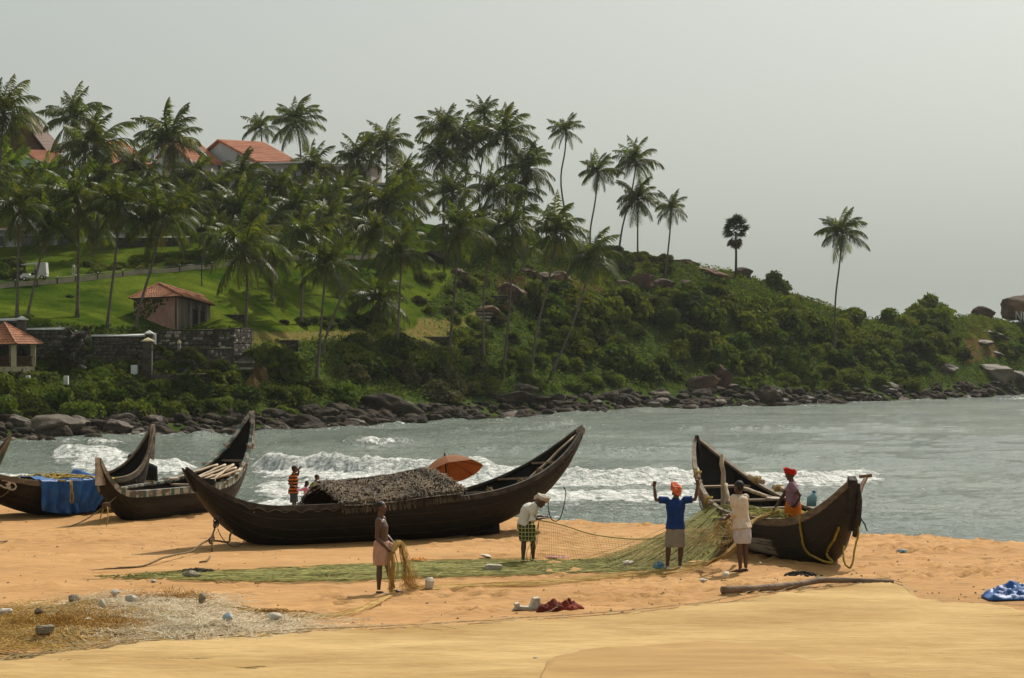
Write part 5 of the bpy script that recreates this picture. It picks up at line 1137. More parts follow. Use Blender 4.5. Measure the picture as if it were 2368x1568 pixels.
# thatch cover
cov = thing('thatch_cover', 'gabled palm-leaf thatch cover over the middle of the black boat', 'cover', A.w((3.15, 0, .85)), A.psi); cov.rotation_euler = (A.roll * .5, 0, A.psi)
x0, x1 = 0.0, 2.58; rz0, rz1 = zp(1119, 43.6) - A.base.z - .85, zp(1083, 45.3) - A.base.z - .85
M_THA = mat('dry palm thatch', (.035, .024, .014), (.13, .092, .055), rough=.9, scale=9, stretch=(1, 1, 1), detail=7, bump=.6, bscale=14)
M_STR = mat('grey brown straw', (.045, .030, .018), (.175, .125, .076), rough=.85, scale=2.2, detail=4)
def cov_z(x, y):      # local thatch surface
    f = x / (x1 + .2); rz = rz0 + (rz1 - rz0) * min(max(f, 0), 1) - .06 * math.sin(math.pi * min(max(f, 0), 1)); ez = (.02 if y < 0 else -.16) + .16 * min(max(f, 0), 1) ** 2; w = 1.22
    q = min(abs(y) / w, 1.05); return rz + (ez - rz) * q ** 1.15
V = []; nx, ny = 40, 28
for i in range(nx + 1):
    for j in range(ny + 1):
        y = -1.22 + 2.44 * j / ny; x = (x1 + .38 * abs(y) / 1.22) * i / nx; x += .08 * math.sin(7 * y); V.append((x, y, cov_z(x, y) + .03 * float(vn([x * 3], [y * 3], seed=8)[0])))
nn = len(V); V += [(x, y * .97, z - .09) for x, y, z in V]; F = grid_faces(nx + 1, ny + 1); me = new_mesh('thatch_sheet', np.array(V), np.concatenate([F[:, ::-1] * 0 + F, (F + nn)[:, ::-1]])); obj('thatch_sheet', me, M_THA, cov)
rs = np.random.default_rng(3); V = []; F = []
for k in range(9500):
    y = rs.choice([-1, 1], p=[.72, .28]) * rs.uniform(.0, 1.16) ** .9; x = rs.uniform(-.08, x1 + .06 + .38 * abs(y) / 1.22); a = rs.normal(0, .75) + (math.pi / 2 if rs.random() < .35 else 0.3); ln = rs.uniform(.08, .34); w = rs.uniform(.004, .012)
    dx, dy = math.cos(a) * ln / 2, math.sin(a) * ln / 2; lift = rs.uniform(.0, .03); nb = len(V)
    q = [(x - dx, y - dy), (x, y), (x + dx, y + dy)]; px, py = -math.sin(a) * w, math.cos(a) * w; bow = rs.uniform(.0, .035)
    for m_, (qx, qy) in enumerate(q):
        z = cov_z(qx, qy) + lift + (bow if m_ == 1 else 0) + (rs.uniform(-.02, .04))
        if abs(qy) > 1.2: z = cov_z(qx, 1.2) - (abs(qy) - 1.2) * .5 + lift
        V += [(qx - px, qy - py, z), (qx + px, qy + py, z + .012)]
    F += [(nb, nb + 2, nb + 3, nb + 1), (nb + 2, nb + 4, nb + 5, nb + 3)]
tag(obj('straw', new_mesh('straw', np.array(V), np.array(F)), M_STR, cov), kind='stuff')
for y_ in (0, -.62):
    mb = MB(); mb.tube([(x1 * i / 12 * 1.05 - .1, y_, cov_z(x1 * i / 12, y_) + .045 + .012 * math.sin(i * 2.1)) for i in range(13)], .022 if y_ else .03, 6); mb.build('ridge_pole', M_OLDW, cov)
for xx in (.06, 1.5, 2.95):
    for sg in (-1, 1): mb = MB(); mb.tube([(xx, 0, cov_z(xx, 0) - .08), (xx, sg * 1.0, cov_z(xx, 1.0) - .06)], .025, 5); mb.build('rafter', M_OLDW, cov)
mb = MB(); mb.box((1.0, -.0, -.62), (2.2, 1.6, .5)); 
# support block, oar, bow coil
p = sand(1122, 1236); t = thing('support_block', 'dark log block propping up the bow of the black boat', 'log', p); mb = MB(); mb.tube([(-.42, .0, .1), (.32, .05, .12)], [.16, .14], 10); mb.build('lower_log', M_TAR, t); mb = MB(); mb.tube([(.0, -.25, .3), (.06, .35, .3)], [.1, .09], 8); mb.build('upper_log', M_OLDW, t)
oar(A.w((.80 * A.L, -.12, A.at(.8)[1] - .28)), A.w((.985 * A.L, -.0, A.at(.985)[1] - .05)), .035, 'oar with a round pale blade standing up at the bow of the black boat', 1, .11, .2, disc=True)
rope([P(1303, 1126, 46.3), P(1308, 1138, 46.4), P(1304, 1165, 46.2), P(1296, 1195, 46.1), P(1284, 1205, 46.1), P(1272, 1195, 46.1), P(1267, 1165, 46.2), P(1272, 1148, 46.4)], .012, M_ROPED, 'dark rope loop hanging from the bow of the black boat')
for k, (x, y) in enumerate([(1062, 1150), (1132, 1138), (1204, 1117), (1248, 1093)]):
    p = P(x, y, 44.6 + k * .5); mb = MB(); rr = random.Random(k)
    for i in range(5): mb.tube([Vector((.09 * math.cos(w + i), .05 * math.sin(w), .05 * math.sin(w * 2 + i) + .02 * i)) for w in np.linspace(0, 5.8, 9)], .012, 4)
    tag(mb.build('rope_lashing', M_ROPE, A.t, loc=A.l(p)), 'coir lashing round a thwart end', kind='stuff')
q = A.surf(.098, .02, -1, .02); qw = A.w(q)
rope([qw + Vector((0, -.05, .1)), qw + Vector((-.06, -.08, -.08)), qw + Vector((-.10, -.1, -.2)), P(480, 1250, 41.3), P(440, 1275, 40.6), sand(380, 1300) + Vector((0, 0, .1)), sand(330, 1311) + Vector((0, 0, .02)), sand(250, 1316) + Vector((0, 0, .01)), sand(160, 1322) - Vector((0, 0, .03))], .022, M_ROPE, 'mooring rope running from the black boat down into the sand at left')
rope([P(498, 1218, 41.6), P(490, 1240, 41.5), P(483, 1248, 41.4), P(487, 1256, 41.4), P(495, 1247, 41.4), P(492, 1238, 41.4), P(491, 1268, 41.2), P(488, 1280, 41.1), sand(480, 1298) + Vector((0, 0, .03)), sand(462, 1302) + Vector((0, 0, .02))], .02, M_ROPE, 'knotted rope end hanging at the stern of the black boat')
rope([P(503, 1222, 41.7), P(515, 1245, 41.7), P(535, 1262, 41.8), P(552, 1262, 41.9), P(570, 1245, 42.0)], .010, M_ROPED, 'thin dark rope slung under the stern of the black boat')
mb = MB(); rr = random.Random(2)
for i in range(10): mb.tube([Vector((.05 * math.cos(w + i * .7), .05 * math.sin(w + i), .08 * math.sin(w * .7 + i) + .03 * (i % 3))) for w in np.linspace(0, 5.5, 10)], .011, 4)
tag(mb.build('rope_knot', M_ROPED, None, loc=P(500, 1210, 41.55)), 'dark knot of rope tied round the stern of the black boat', 'rope', kind='stuff')
# ---- B: boat with the green and white gunwale
B = Boat('B', 'brown fishing boat with white and green chequered gunwale and oars inside', M_GREYB, striped('white and green rail paint', (.34, .32, .27), (.030, .10, .07), 3.1), [(.10, .14), (.22, .2, .16), (.42, .18, .14), (.62, .2), (.78, .24, .18), (.88, .22, .25)], rail_w=.09, rail_h=.13)
h0, g0, k0 = B.at(0); mb = MB(); mb.prism([(-.05, -.055, g0 - .62), (-.06, -.055, g0 + .06), (.06, -.055, g0 + .04), (.17, -.055, g0 - .28), (.24, -.055, g0 - .62)], (0, .11, 0)); tag(mb.build('stern_post', M_PROWW, B.t), 'flaking white stern post')
h1, g1, k1 = B.at(1); mb = MB(); mb.prism([(B.L - .16, -.06, g1 - .9), (B.L + .035, -.06, g1 - 1.0), (B.L + .075, -.06, g1 - .1), (B.L + .05, -.06, g1 + .06), (B.L - .02, -.06, g1 + .06), (B.L - .06, -.06, g1 - .15)], (0, .12, 0)); tag(mb.build('prow_post', M_PROWW, B.t), 'tall flaking white prow post')
for k, (xa, ya, xb, yb, bl) in enumerate([(408, 1104, 503, 1074, 1), (440, 1110, 520, 1074, 0), (452, 1108, 538, 1076, 0), (470, 1108, 545, 1082, 0), (478, 1112, 556, 1086, 0), (492, 1108, 540, 1074, 1)]):
    oar(P(xb, yb, 53.2), P(xa, ya, 50.6 + .1 * k), .032, ['oar with a round blade resting on the left gunwale of the chequered boat', 'bamboo pole beside the round-bladed oar in the chequered boat', 'pale pole in the middle of the bundle in the chequered boat', 'pale pole right of the middle of the bundle', 'pole lying along the right gunwale of the chequered boat', 'oar with a broad blade on the right side of the bundle'][k], bl, .11, .3, name='oar' if bl else 'pole', cat='oar' if bl else 'pole', group='oars and poles in the chequered boat')
for f in (.60, .70, .80, .90, .5):
    for sg in (1, -1):
        h_, g_, _ = B.at(f); mb = MB()
        for i in range(4): mb.tube([Vector((.05 * math.cos(w), .10 * math.sin(w), .06 * math.sin(w + i))) + Vector((i * .03, 0, .02)) for w in np.linspace(0, 6.0, 8)], .012, 4)
        tag(mb.build('rope_lashing', M_ROPE, B.t, loc=(f * B.L, sg * h_, g_)), kind='stuff')
q = B.w(B.surf(.075, .1, -1, .03))
rope([q + Vector((.05, 0, .1)), q + Vector((0, -.1, 0)), P(200, 1200, 47.6), P(140, 1225, 47.0), P(80, 1243, 46.4), sand(0, 1258) + Vector((0, 0, .05)), sand(-70, 1268)], .02, M_ROPE, 'mooring rope from the chequered boat slanting down to the left edge')
rope([P(243, 1168, 48.2), P(236, 1185, 48.0), P(231, 1210, 47.9), P(236, 1226, 47.8), P(246, 1218, 47.8), P(250, 1195, 47.9), P(249, 1172, 48.1)], .016, M_ROPEY, 'yellow rope loop hanging at the stern of the chequered boat')
mb = MB()
for i in range(9): mb.tube([Vector((.09 * math.cos(w + i * .7), .06 * math.sin(w + i), .08 * math.sin(w * .7 + i))) for w in np.linspace(0, 5.5, 8)], .018, 4)
tag(mb.build('rope_knot', mat('brown rope', (.07, .035, .02), (.13, .07, .04), rough=.9, scale=12), None, loc=P(246, 1170, 48.15)), 'brown knot of rope at the stern of the chequered boat', 'rope', kind='stuff')
# ---- C: boat with the blue tarpaulin
C = Boat('C', 'brown fishing boat with a blue tarpaulin hung over its side at far left', M_OLDW, M_RAILW, [(.70, .2), (.80, .2, .16), (.88, .2, .2)], rail_h=.1)
h1, g1, k1 = C.at(1); mb = MB(); mb.prism([(C.L - .14, -.05, g1 - .8), (C.L + .03, -.05, g1 - .9), (C.L + .07, -.05, g1 - .2), (C.L + .06, -.05, g1 + .05), (C.L - .02, -.05, g1 + .04), (C.L - .05, -.05, g1 - .2)], (0, .1, 0)); tag(mb.build('prow_post', M_PROWW, C.t), 'worn prow post')
# painted number on the hull
d3 = MB()
def stroke(pts, fx=.30, fz=.62):
    d3.tube([C.surf(fx + p[0], fz + p[1], -1, .012) for p in pts], .022, 4)
def arc(cx, cz, rx, rz, a0, a1, n=9): return [(cx + rx * math.cos(R(a0 + (a1 - a0) * i / n)), cz + rz * math.sin(R(a0 + (a1 - a0) * i / n))) for i in range(n + 1)]
num = thing('painted_number', 'white painted number on the hull of the boat with the blue tarpaulin', 'number', C.base, C.psi)
def find_f(bt, x, y, side=-1):
    best = None
    for f in np.linspace(.02, .98, 90):
        for u in np.linspace(.15, 1, 25):
            q = bt.w(bt.surf(f, u, side, .0)); e = (CX + FOC * q.x / q.y - x) ** 2 + (HY + FOC * (EYE - q.z) / q.y - y) ** 2
            if best is None or e < best[0]: best = (e, f, u)
    return best[1], best[2]
f3, u3 = find_f(C, 12, 1120); f0, u0 = find_f(C, 26, 1124)
stroke(arc(0, .06, .016, .05, 150, -80), f3, u3); stroke(arc(0, -.045, .018, .055, 85, -150), f3, u3); d3.build('digit', M_PAINT, num); d3 = MB(); stroke(arc(0, 0, .015, .10, 0, 360, 14), f0, u0); d3.build('digit', M_PAINT, num)
# tarpaulin
M_TARP = mat('blue tarpaulin', (.010, .060, .22), (.035, .13, .34), rough=.5, scale=2.5, spec=.3, bump=.5, bscale=5, bdist=.04, detail=6)
fa, _ = find_f(C, 90, 1115); fb, _ = find_f(C, 236, 1112); nu, nv = 60, 44; V = []
for i in range(nu + 1):
    f = fa + (fb - fa) * i / nu; h_, g_, k_ = C.at(f)
    for j in range(nv + 1):
        v = j / nv; wob = .05 * math.sin(i * .55 + 2 * v) + .07 * float(vn([i * .3], [v * 5], seed=12)[0]) + .04 * float(vn([i * .8], [v * 9], seed=13)[0]) + .05 * max(0, math.sin(i * .31 + 1)) * v
        if v < .35:
            q = v / .35; y = h_ * (1 - 1.5 * (1 - q)) if True else 0; top = .04 + .05 * math.sin(math.pi * min(1, (1 - q) * 1.2)) * (1 + .6 * math.sin(i * .2)) + .07 * max(0, (i - nu * .72) / nu) * 6 * (1 - q) + .03 * float(vn([i * .4], [q * 6], seed=14)[0])
            V.append((f * C.L, -y - .06 * q, g_ + top + wob * .6 * (1 - q)))
        else:
            q = (v - .35) / .65; drop = (g_ - k_) * (.98 if i < nu * .90 else .98 - .35 * (i - nu * .9) / (nu * .1)); V.append((f * C.L + .10 * q * math.sin(i * .1), -(h_ + .09 + wob * q * 1.2 - .06 * q * q), g_ + .05 - drop * q))
me = new_mesh('tarpaulin', np.array(V), grid_faces(nu + 1, nv + 1)); o = obj('tarpaulin', me, M_TARP, None, smooth=True); o.location = C.base; o.rotation_euler = (0, 0, C.psi); sm = o.modifiers.new('thick', 'SOLIDIFY'); sm.thickness = .012
tag(o, 'crinkled bright blue tarpaulin draped over the side of the far left boat', 'tarpaulin')
def tangle(name, label, cat, c, ext, n, r, M_, seed, seg=14, flat=.25, cat_kind='stuff', parent=None, ground=None, loop=.5):
    """a heap of looping cord"""
    rs = np.random.default_rng(seed); mb = MB()
    for k in range(n):
        p = np.array([rs.normal() * ext[0], rs.normal() * ext[1], abs(rs.normal()) * ext[2]]); a = rs.uniform(0, 6.28); pts = []
        for i in range(seg):
            a += rs.normal() * loop; p = p + np.array([math.cos(a), math.sin(a), 0]) * ext[0] * .16; z = abs(ext[2] * (1 - min(1, (p[0] / ext[0] / 2.6) ** 2 + (p[1] / ext[1] / 2.6) ** 2)) * rs.uniform(.3, 1.0)) + r
            if ground: z += ground(c[0] + p[0], c[1] + p[1]) - c[2]
            pts.append(Vector((p[0], p[1], z)))
        mb.tube(pts, r, 4, cap=False)
    o = mb.build(name, M_, parent, loc=c); return tag(o, label, cat, kind=cat_kind)
tangle('rope_coil', 'heap of yellow rope piled on the blue tarpaulin', 'rope', P(118, 1108, 50.9), (.55, .3, .12), 26, .022, M_ROPEY, 5)
tangle('rope_coil', 'loose yellow rope lying along the far left boat beside the tarpaulin', 'rope', P(160, 1111, 51.3), (.5, .25, .06), 12, .02, M_ROPEY, 6)
q = C.w(C.surf((fa + fb) / 2, 1, -1, .2)); rope([P(160, 1108, 50.6), P(163, 1116, 50.25), P(164, 1135, 50.2), P(163, 1158, 50.2), P(168, 1162, 50.2), P(170, 1150, 50.2), P(167, 1125, 50.2), P(166, 1112, 50.3)], .018, M_ROPEY, 'yellow rope end hanging down over the blue tarpaulin')
rope([P(-20, 1135, 49.5), P(10, 1128, 49.4), P(35, 1112, 49.8), P(46, 1104, 50.1)], .02, M_ROPE, 'coir rope across the painted number of the far left boat'); rope([P(-20, 1155, 49.4), P(8, 1146, 49.3), P(26, 1128, 49.5), P(34, 1112, 49.9)], .014, M_ROPE, 'second thinner rope across the hull of the far left boat')
# ---- prow of a further boat at the left edge
BP['D'] = dict(BP['B'], x0=-21.2, y0=53.5, psi=.50, L=7.6, A1=1.75, zb=3.25)
Dp = Boat('D', 'green-painted prow of another boat poking in at the left edge', mat('green flaking hull', (.02, .055, .035), (.12, .085, .045), rough=.7, scale=2.2, detail=8), M_RAILW, [(.6, .2)], ribs=4)
bt = Dp.w((Dp.L, 0, Dp.at(1)[1])); tgt = P(26, 1004, bt.y); Dp.t.location += Vector((tgt.x - bt.x, 0, tgt.z - bt.z))
# ---- E: the boat at right
def hullE():
    m = bpy.data.materials.new('dark hull with white paint patch'); m.use_nodes = True; t = m.node_tree; N = t.nodes; K = t.links; b = N['Principled BSDF']; b.inputs['Roughness'].default_value = .65
    tc = N.new('ShaderNodeTexCoord')
    def nz(s, sc, d=8):
        mp = N.new('ShaderNodeMapping'); mp.inputs['Scale'].default_value = sc; K.new(tc.outputs['Object'], mp.inputs[0]); n = N.new('ShaderNodeTexNoise'); n.inputs['Scale'].default_value = s; n.inputs['Detail'].default_value = d; n.inputs['Roughness'].default_value = .65; K.new(mp.outputs[0], n.inputs['Vector']); return n.outputs['Fac']
    cr = N.new('ShaderNodeValToRGB'); e = cr.color_ramp.elements; e[0].position = .38; e[0].color = (.004, .003, .0022, 1); e[1].position = .75; e[1].color = (.026, .016, .010, 1); K.new(nz(1.6, (.6, 2, 4)), cr.inputs[0])
    sp = N.new('ShaderNodeSeparateXYZ'); K.new(tc.outputs['Object'], sp.inputs[0])
    def band(o, a, b_, c, d):
        r1 = N.new('ShaderNodeMapRange'); r1.inputs[1].default_value = a; r1.inputs[2].default_value = b_; K.new(o, r1.inputs[0]); r2 = N.new('ShaderNodeMapRange'); r2.inputs[1].default_value = c; r2.inputs[2].default_value = d; r2.inputs[3].default_value = 1; r2.inputs[4].default_value = 0; K.new(o, r2.inputs[0]); q = N.new('ShaderNodeMath'); q.operation = 'MULTIPLY'; K.new(r1.outputs[0], q.inputs[0]); K.new(r2.outputs[0], q.inputs[1]); return q.outputs[0]
    q = N.new('ShaderNodeMath'); q.operation = 'MULTIPLY'; K.new(band(sp.outputs[2], .06, .12, .42, .6), q.inputs[0]); K.new(band(sp.outputs[0], 1.3, 2.2, 6.0, 7.0), q.inputs[1])
    s = N.new('ShaderNodeMath'); s.operation = 'ADD'; K.new(q.outputs[0], s.inputs[0]); K.new(nz(2.4, (.5, 1, 5)), s.inputs[1]); r = N.new('ShaderNodeMapRange'); r.inputs[1].default_value = 1.32; r.inputs[2].default_value = 1.56; K.new(s.outputs[0], r.inputs[0])
    mx = N.new('ShaderNodeMix'); mx.data_type = 'RGBA'; K.new(r.outputs[0], mx.inputs[0]); K.new(cr.outputs[0], mx.inputs[6]); mx.inputs[7].default_value = (.40, .36, .31, 1); K.new(mx.outputs[2], b.inputs['Base Color'])
    bp = N.new('ShaderNodeBump'); bp.inputs['Strength'].default_value = .5; bp.inputs['Distance'].default_value = .03; K.new(nz(5, (.5, 2, 5)), bp.inputs['Height']); K.new(bp.outputs[0], b.inputs['Normal']); return m
Eb = Boat('E', 'weathered dark fishing boat at right with a man standing in it', hullE(), M_RAILW, [(.30, .22, .10), (.40, .16, .08), (.50, .15, .08), (.59, .15, .1), (.69, .16, .14), (.80, .26, .16)], rail_w=.08, rail_h=.11)
h0, g0, k0 = Eb.at(0); mb = MB(); mb.prism([(.30, -.09, g0 - .50), (.02, -.08, g0 - .95), (-.06, -.08, g0 - .55), (-.05, -.08, g0 + .02), (.03, -.08, g0 + .10), (.10, -.08, g0 - .10)], (0, .17, 0)); mb.build('stern_post', M_OLDW, Eb.t)
mb = MB(); mb.tube([(.03, -.12, g0 - .05), (-.08, -.10, g0 - .35), (-.10, -.06, g0 - .75), (-.02, -.03, g0 - 1.05)], [.05, .06, .07, .05], 6); mb.build('rudder_stock', M_OLDW, Eb.t)
h1, g1, k1 = Eb.at(1); mb = MB(); mb.prism([(Eb.L - .3, -.03, g1 - .45), (Eb.L + .02, -.03, g1 - .6), (Eb.L + .05, -.03, g1 + .08), (Eb.L - .03, -.03, g1 + .10), (Eb.L - .10, -.03, g1 - .02)], (0, .06, 0)); mb.build('prow_post', M_OLDW, Eb.t)
t = oar(P(1974, 1165, 38.3), P(2001, 1102, 38.9), .045, 'steering oar with a T-shaped handle at the stern of the right boat', 0, M_=mat('brown oiled wood', (.13, .07, .03), (.24, .14, .07), rough=.6, scale=6), name='steering_oar'); mb = MB(); c = P(2001, 1101, 38.9) - P(1974, 1165, 38.3); mb.tube([c + Vector((-.13, .02, -.012)), c + Vector((.12, -.02, .018))], .033, 8); mb.build('handle', MATS['brown oiled wood'], t)
oar(P(1671, 1190, 42.2), P(1669, 1053, 42.6), .055, 'upright pale pole standing in the right boat', 0, name='pole', cat='pole')
oar(P(1684, 1166, 41.9), P(1677, 1120, 42.3), .045, 'short pale stump pole beside the upright pole in the right boat', 0, name='pole', cat='pole')
oar(P(1716, 1129, 42.9), P(1782, 1150, 40.9), .042, 'crooked oar with a pale oval blade lying across the right boat', 1, .14, .40)
for k, (x1_, y1_, x2_, y2_, dq) in enumerate([(1734, 1103, 1766, 1115, 41.6), (1785, 1125, 1814, 1133, 40.6), (1610, 1085, 1614, 1107, 43.2), (1630, 1145, 1646, 1165, 42.0)]):
    oar(P(x1_, y1_, dq), P(x2_, y2_, dq - .3), .055, ['pale wooden roller lashed to the far gunwale, middle of the right boat', 'pale wooden roller lashed to the far gunwale near the standing man', 'bamboo peg lashed to the prow of the right boat', 'pale wooden fender on the near gunwale above the green net'][k], 0, name='wooden_roller', cat='pole', group='rollers on the right boat')
    mb = MB(); c = (P(x1_, y1_, dq) + P(x2_, y2_, dq - .3)) / 2
    for i in range(5): mb.tube([Vector((.03 * i - .06 + .02 * math.sin(w), .07 * math.cos(w), .07 * math.sin(w))) for w in np.linspace(0, 6, 8)], .012, 4)
    tag(mb.build('rope_lashing', M_ROPEY, None, loc=c), ['yellow lashing round the middle roller of the right boat', 'yellow lashing round the roller near the standing man', 'frayed lashing at the prow of the right boat', 'lashing on the near gunwale above the green net'][k], 'rope', kind='stuff')
def hullpt(bt, x, y, side, off=.03): f, u = find_f(bt, x, y, side); return bt.w(bt.surf(f, u, side, off))
rope([hullpt(Eb, x, y, 1, .04) for x, y in ((1851, 1192), (1853, 1215), (1858, 1240), (1868, 1268), (1878, 1283))] + [P(1900, 1296, 38.2), P(1925, 1300, 37.9), hullpt(Eb, 1944, 1290, 1, .06), hullpt(Eb, 1953, 1262, 1, .06), hullpt(Eb, 1948, 1235, 1, .06), hullpt(Eb, 1952, 1215, 1, .06)], .024, M_ROPEY, 'thick yellow rope looped along the hull of the right boat')
rope([P(1983, 1172, 38.0), P(1984, 1200, 37.9), P(1983, 1235, 37.9), P(1975, 1270, 37.8), P(1970, 1300, 37.7), P(1964, 1312, 37.7), P(1954, 1305, 37.7), P(1949, 1288, 37.8), P(1950, 1262, 38.0)], .02, M_ROPEY, 'knotted yellow rope hanging from the stern of the right boat to the sand')
rope([P(1982, 1174, 38.0), P(1988, 1195, 38.0), P(1998, 1212, 37.9), P(2004, 1227, 37.9)], .014, M_ROPED, 'loose dark rope end blown off the stern of the right boat')
rope([P(1622, 1110, 43.0), P(1614, 1130, 42.8), P(1618, 1168, 42.5), P(1626, 1180, 42.3), P(1632, 1165, 42.2), P(1634, 1140, 42.3)], .013, M_ROPE, 'rope loop hanging under the prow of the right boat')
p = P(1875, 1170, 39.9); t = thing('plastic_bottle', 'clear blue plastic bottle tucked in the stern of the right boat', 'bottle', p); MBt = mat('clear blue plastic', (.20, .36, .40), rough=.2, spec=.6, trans=.3); mb = MB(); mb.loft([((0, 0, 0), .10, .10), ((.02, 0, .18), .10, .10), ((.05, 0, .26), .04, .04)], 12); mb.build('body', MBt, t, smooth=True); mb = MB(); mb.tube([(.05, 0, .26), (.06, 0, .31)], .04, 8); mb.build('cap', mat('blue cap', (.02, .15, .28), rough=.4), t)
# ---- parasol behind the black boat
p0 = sand(1045, 1215); p0 = Vector((xp(1040, 50.5), 50.5, beach_z(xp(1040, 50.5), 50.5))); t = thing('parasol', 'tilted orange and pale green beach parasol behind the black boat', 'parasol', p0)
hub = P(1030, 1057, 50.5) - p0; ax = Vector((-.26, .36, .90)).normalized(); sx = ax.cross(Vector((0, 0, 1))).normalized(); sy = ax.cross(sx); mb = MB(); mb.tube([(0, 0, -.3), hub * .5, hub + ax * .12], .022, 6); mb.build('pole', M_METAL, t); M_O = mat('orange parasol cloth', (.26, .095, .034), (.34, .14, .055), rough=.8, scale=3, trans=.35); M_G = mat('pale green parasol cloth', (.30, .36, .26), (.38, .42, .32), rough=.8, scale=3, trans=.25)
rim = .86
for k in range(8):
    V = []; a0, a1 = 6.2832 * k / 8 + .2, 6.2832 * (k + 1) / 8 + .2
    for i in range(7):
        q = i / 6
        for j in range(5):
            a = a0 + (a1 - a0) * j / 4; rr = rim * q * (1 - .035 * math.sin(math.pi * j / 4) * q); V.append(hub - ax * (.44 * q ** 1.8 + .015 * math.sin(math.pi * j / 4) * q) + (sx * math.cos(a) + sy * math.sin(a)) * rr)
    b0 = len(V); V += [v - ax * .006 for v in V]; F = []
    for i in range(6):
        for j in range(4): F += [(i * 5 + j, i * 5 + j + 1, i * 5 + j + 6, i * 5 + j + 5), (b0 + i * 5 + j + 5, b0 + i * 5 + j + 6, b0 + i * 5 + j + 1, b0 + i * 5 + j)]
    obj('canopy_panel', new_mesh('canopy_panel', V, F), M_G if k in (2, 3, 6) else M_O, t)
    mb = MB(); mb.tube([hub - ax * .03, hub - ax * .47 + (sx * math.cos(a0) + sy * math.sin(a0)) * rim], .008, 4); mb.build('rib', M_METAL, t)
# ------------------------------------------------------------------ people
def skin_mat(name, c): return mat(name, tuple(k * .8 for k in c), c, rough=.5, scale=8, spec=.45)
M_SKIN = skin_mat('dark brown skin', (.092, .046, .027)); M_SKIN2 = skin_mat('brown skin', (.105, .052, .030)); M_HAIR = mat('black hair', (.006, .005, .005), (.014, .012, .011), rough=.6, scale=30, bump=.4, bscale=60)
def cloth_mat(name, c, k=.72): return mat(name, tuple(q * k for q in c), c, rough=.9, scale=7, bump=.35, bscale=16, spec=.1, bdist=.02)
def cloth_check(name, base, l1, l2, n):
    """checked or striped cloth; n = (nx, nz) lines per metre"""
    m = bpy.data.materials.new(name); m.use_nodes = True; t = m.node_tree; N = t.nodes; K = t.links; b = N['Principled BSDF']; b.inputs['Roughness'].default_value = .9; b.inputs['Specular IOR Level'].default_value = .1
    tc = N.new('ShaderNodeTexCoord'); sp = N.new('ShaderNodeSeparateXYZ'); K.new(tc.outputs['Object'], sp.inputs[0]); cur = None
    for ax, f, col, w in ((0, n[0], l1, .22), (2, n[1], l2, .22 if n[0] else .5)):
        if not f: continue
        a = N.new('ShaderNodeMath'); a.operation = 'MULTIPLY'; a.inputs[1].default_value = f; K.new(sp.outputs[ax], a.inputs[0]); fr = N.new('ShaderNodeMath'); fr.operation = 'FRACT'; K.new(a.outputs[0], fr.inputs[0]); g = N.new('ShaderNodeMath'); g.operation = 'LESS_THAN'; g.inputs[1].default_value = w; K.new(fr.outputs[0], g.inputs[0])
        mx = N.new('ShaderNodeMix'); mx.data_type = 'RGBA'; K.new(g.outputs[0], mx.inputs[0])
        if cur is None: mx.inputs[6].default_value = (*base, 1)
        else: K.new(cur, mx.inputs[6])
        mx.inputs[7].default_value = (*col, 1); cur = mx.outputs[2]
    K.new(cur, b.inputs['Base Color']); return m
WORK = bpy.data.scenes.new('workshop')
def remesh(mb, voxel, it=3, folds=0.0, seed=0, fs=9.0):
    me = mb.mesh('tmp'); o = bpy.data.objects.new('tmp', me); WORK.collection.objects.link(o)
    r = o.modifiers.new('r', 'REMESH'); r.mode = 'VOXEL'; r.voxel_size = voxel
    if it: s = o.modifiers.new('s', 'SMOOTH'); s.factor = .5; s.iterations = it
    WORK.view_layers[0].update(); dg = WORK.view_layers[0].depsgraph; out = bpy.data.meshes.new_from_object(o.evaluated_get(dg)); bpy.data.objects.remove(o); bpy.data.meshes.remove(me)
    if folds:
        n = len(out.vertices); co = np.empty(n * 3, np.float32); out.vertices.foreach_get('co', co); no = np.empty(n * 3, np.float32); out.vertices.foreach_get('normal', no); co = co.reshape(-1, 3); no = no.reshape(-1, 3)
        co += no * (folds * fbm(co[:, 0] * fs, co[:, 1] * fs, co[:, 2] * fs * .45, oct=3, seed=seed))[:, None]; out.vertices.foreach_set('co', co.ravel()); out.update()
    return out
def orient(f):
    f = Vector(f).normalized(); s = f.cross(Vector((0, 0, 1))).normalized(); u = s.cross(f); return f, s, u
def hand(mb, wrist, d, palm_n, k=1.0, curl=.6, spread=.16):
    d = Vector(d).normalized(); pn = Vector(palm_n); pn = (pn - d * pn.dot(d)).normalized(); s = d.cross(pn); w = Vector(wrist); c = w + d * .048 * k
    Mx = Matrix((s, d, pn)).transposed(); mb.ball(c, (.040 * k, .052 * k, .017 * k), Mx)
    for i in range(4):
        b = w + d * .088 * k + s * (i - 1.5) * .020 * k; L_ = (.066, .076, .072, .056)[i] * k; d1 = (d + s * (i - 1.5) * spread * .5 + pn * curl * .5).normalized(); d2 = (d + pn * curl * 1.6).normalized(); d3 = (d * .4 + pn * curl * 2.2).normalized()
        p1 = b + d1 * L_ * .45; p2 = p1 + d2 * L_ * .33; p3 = p2 + d3 * L_ * .3; mb.tube([b - d * .015 * k, p1, p2, p3], [.0105 * k, .010 * k, .0095 * k, .008 * k], 7)
    b = w + d * .03 * k - s * .034 * k; mb.tube([b, b + (d * .5 - s * .75 + pn * .3).normalized() * .035 * k, b + (d * .85 - s * .6 + pn * .6).normalized() * .066 * k], [.013 * k, .011 * k, .009 * k], 7)
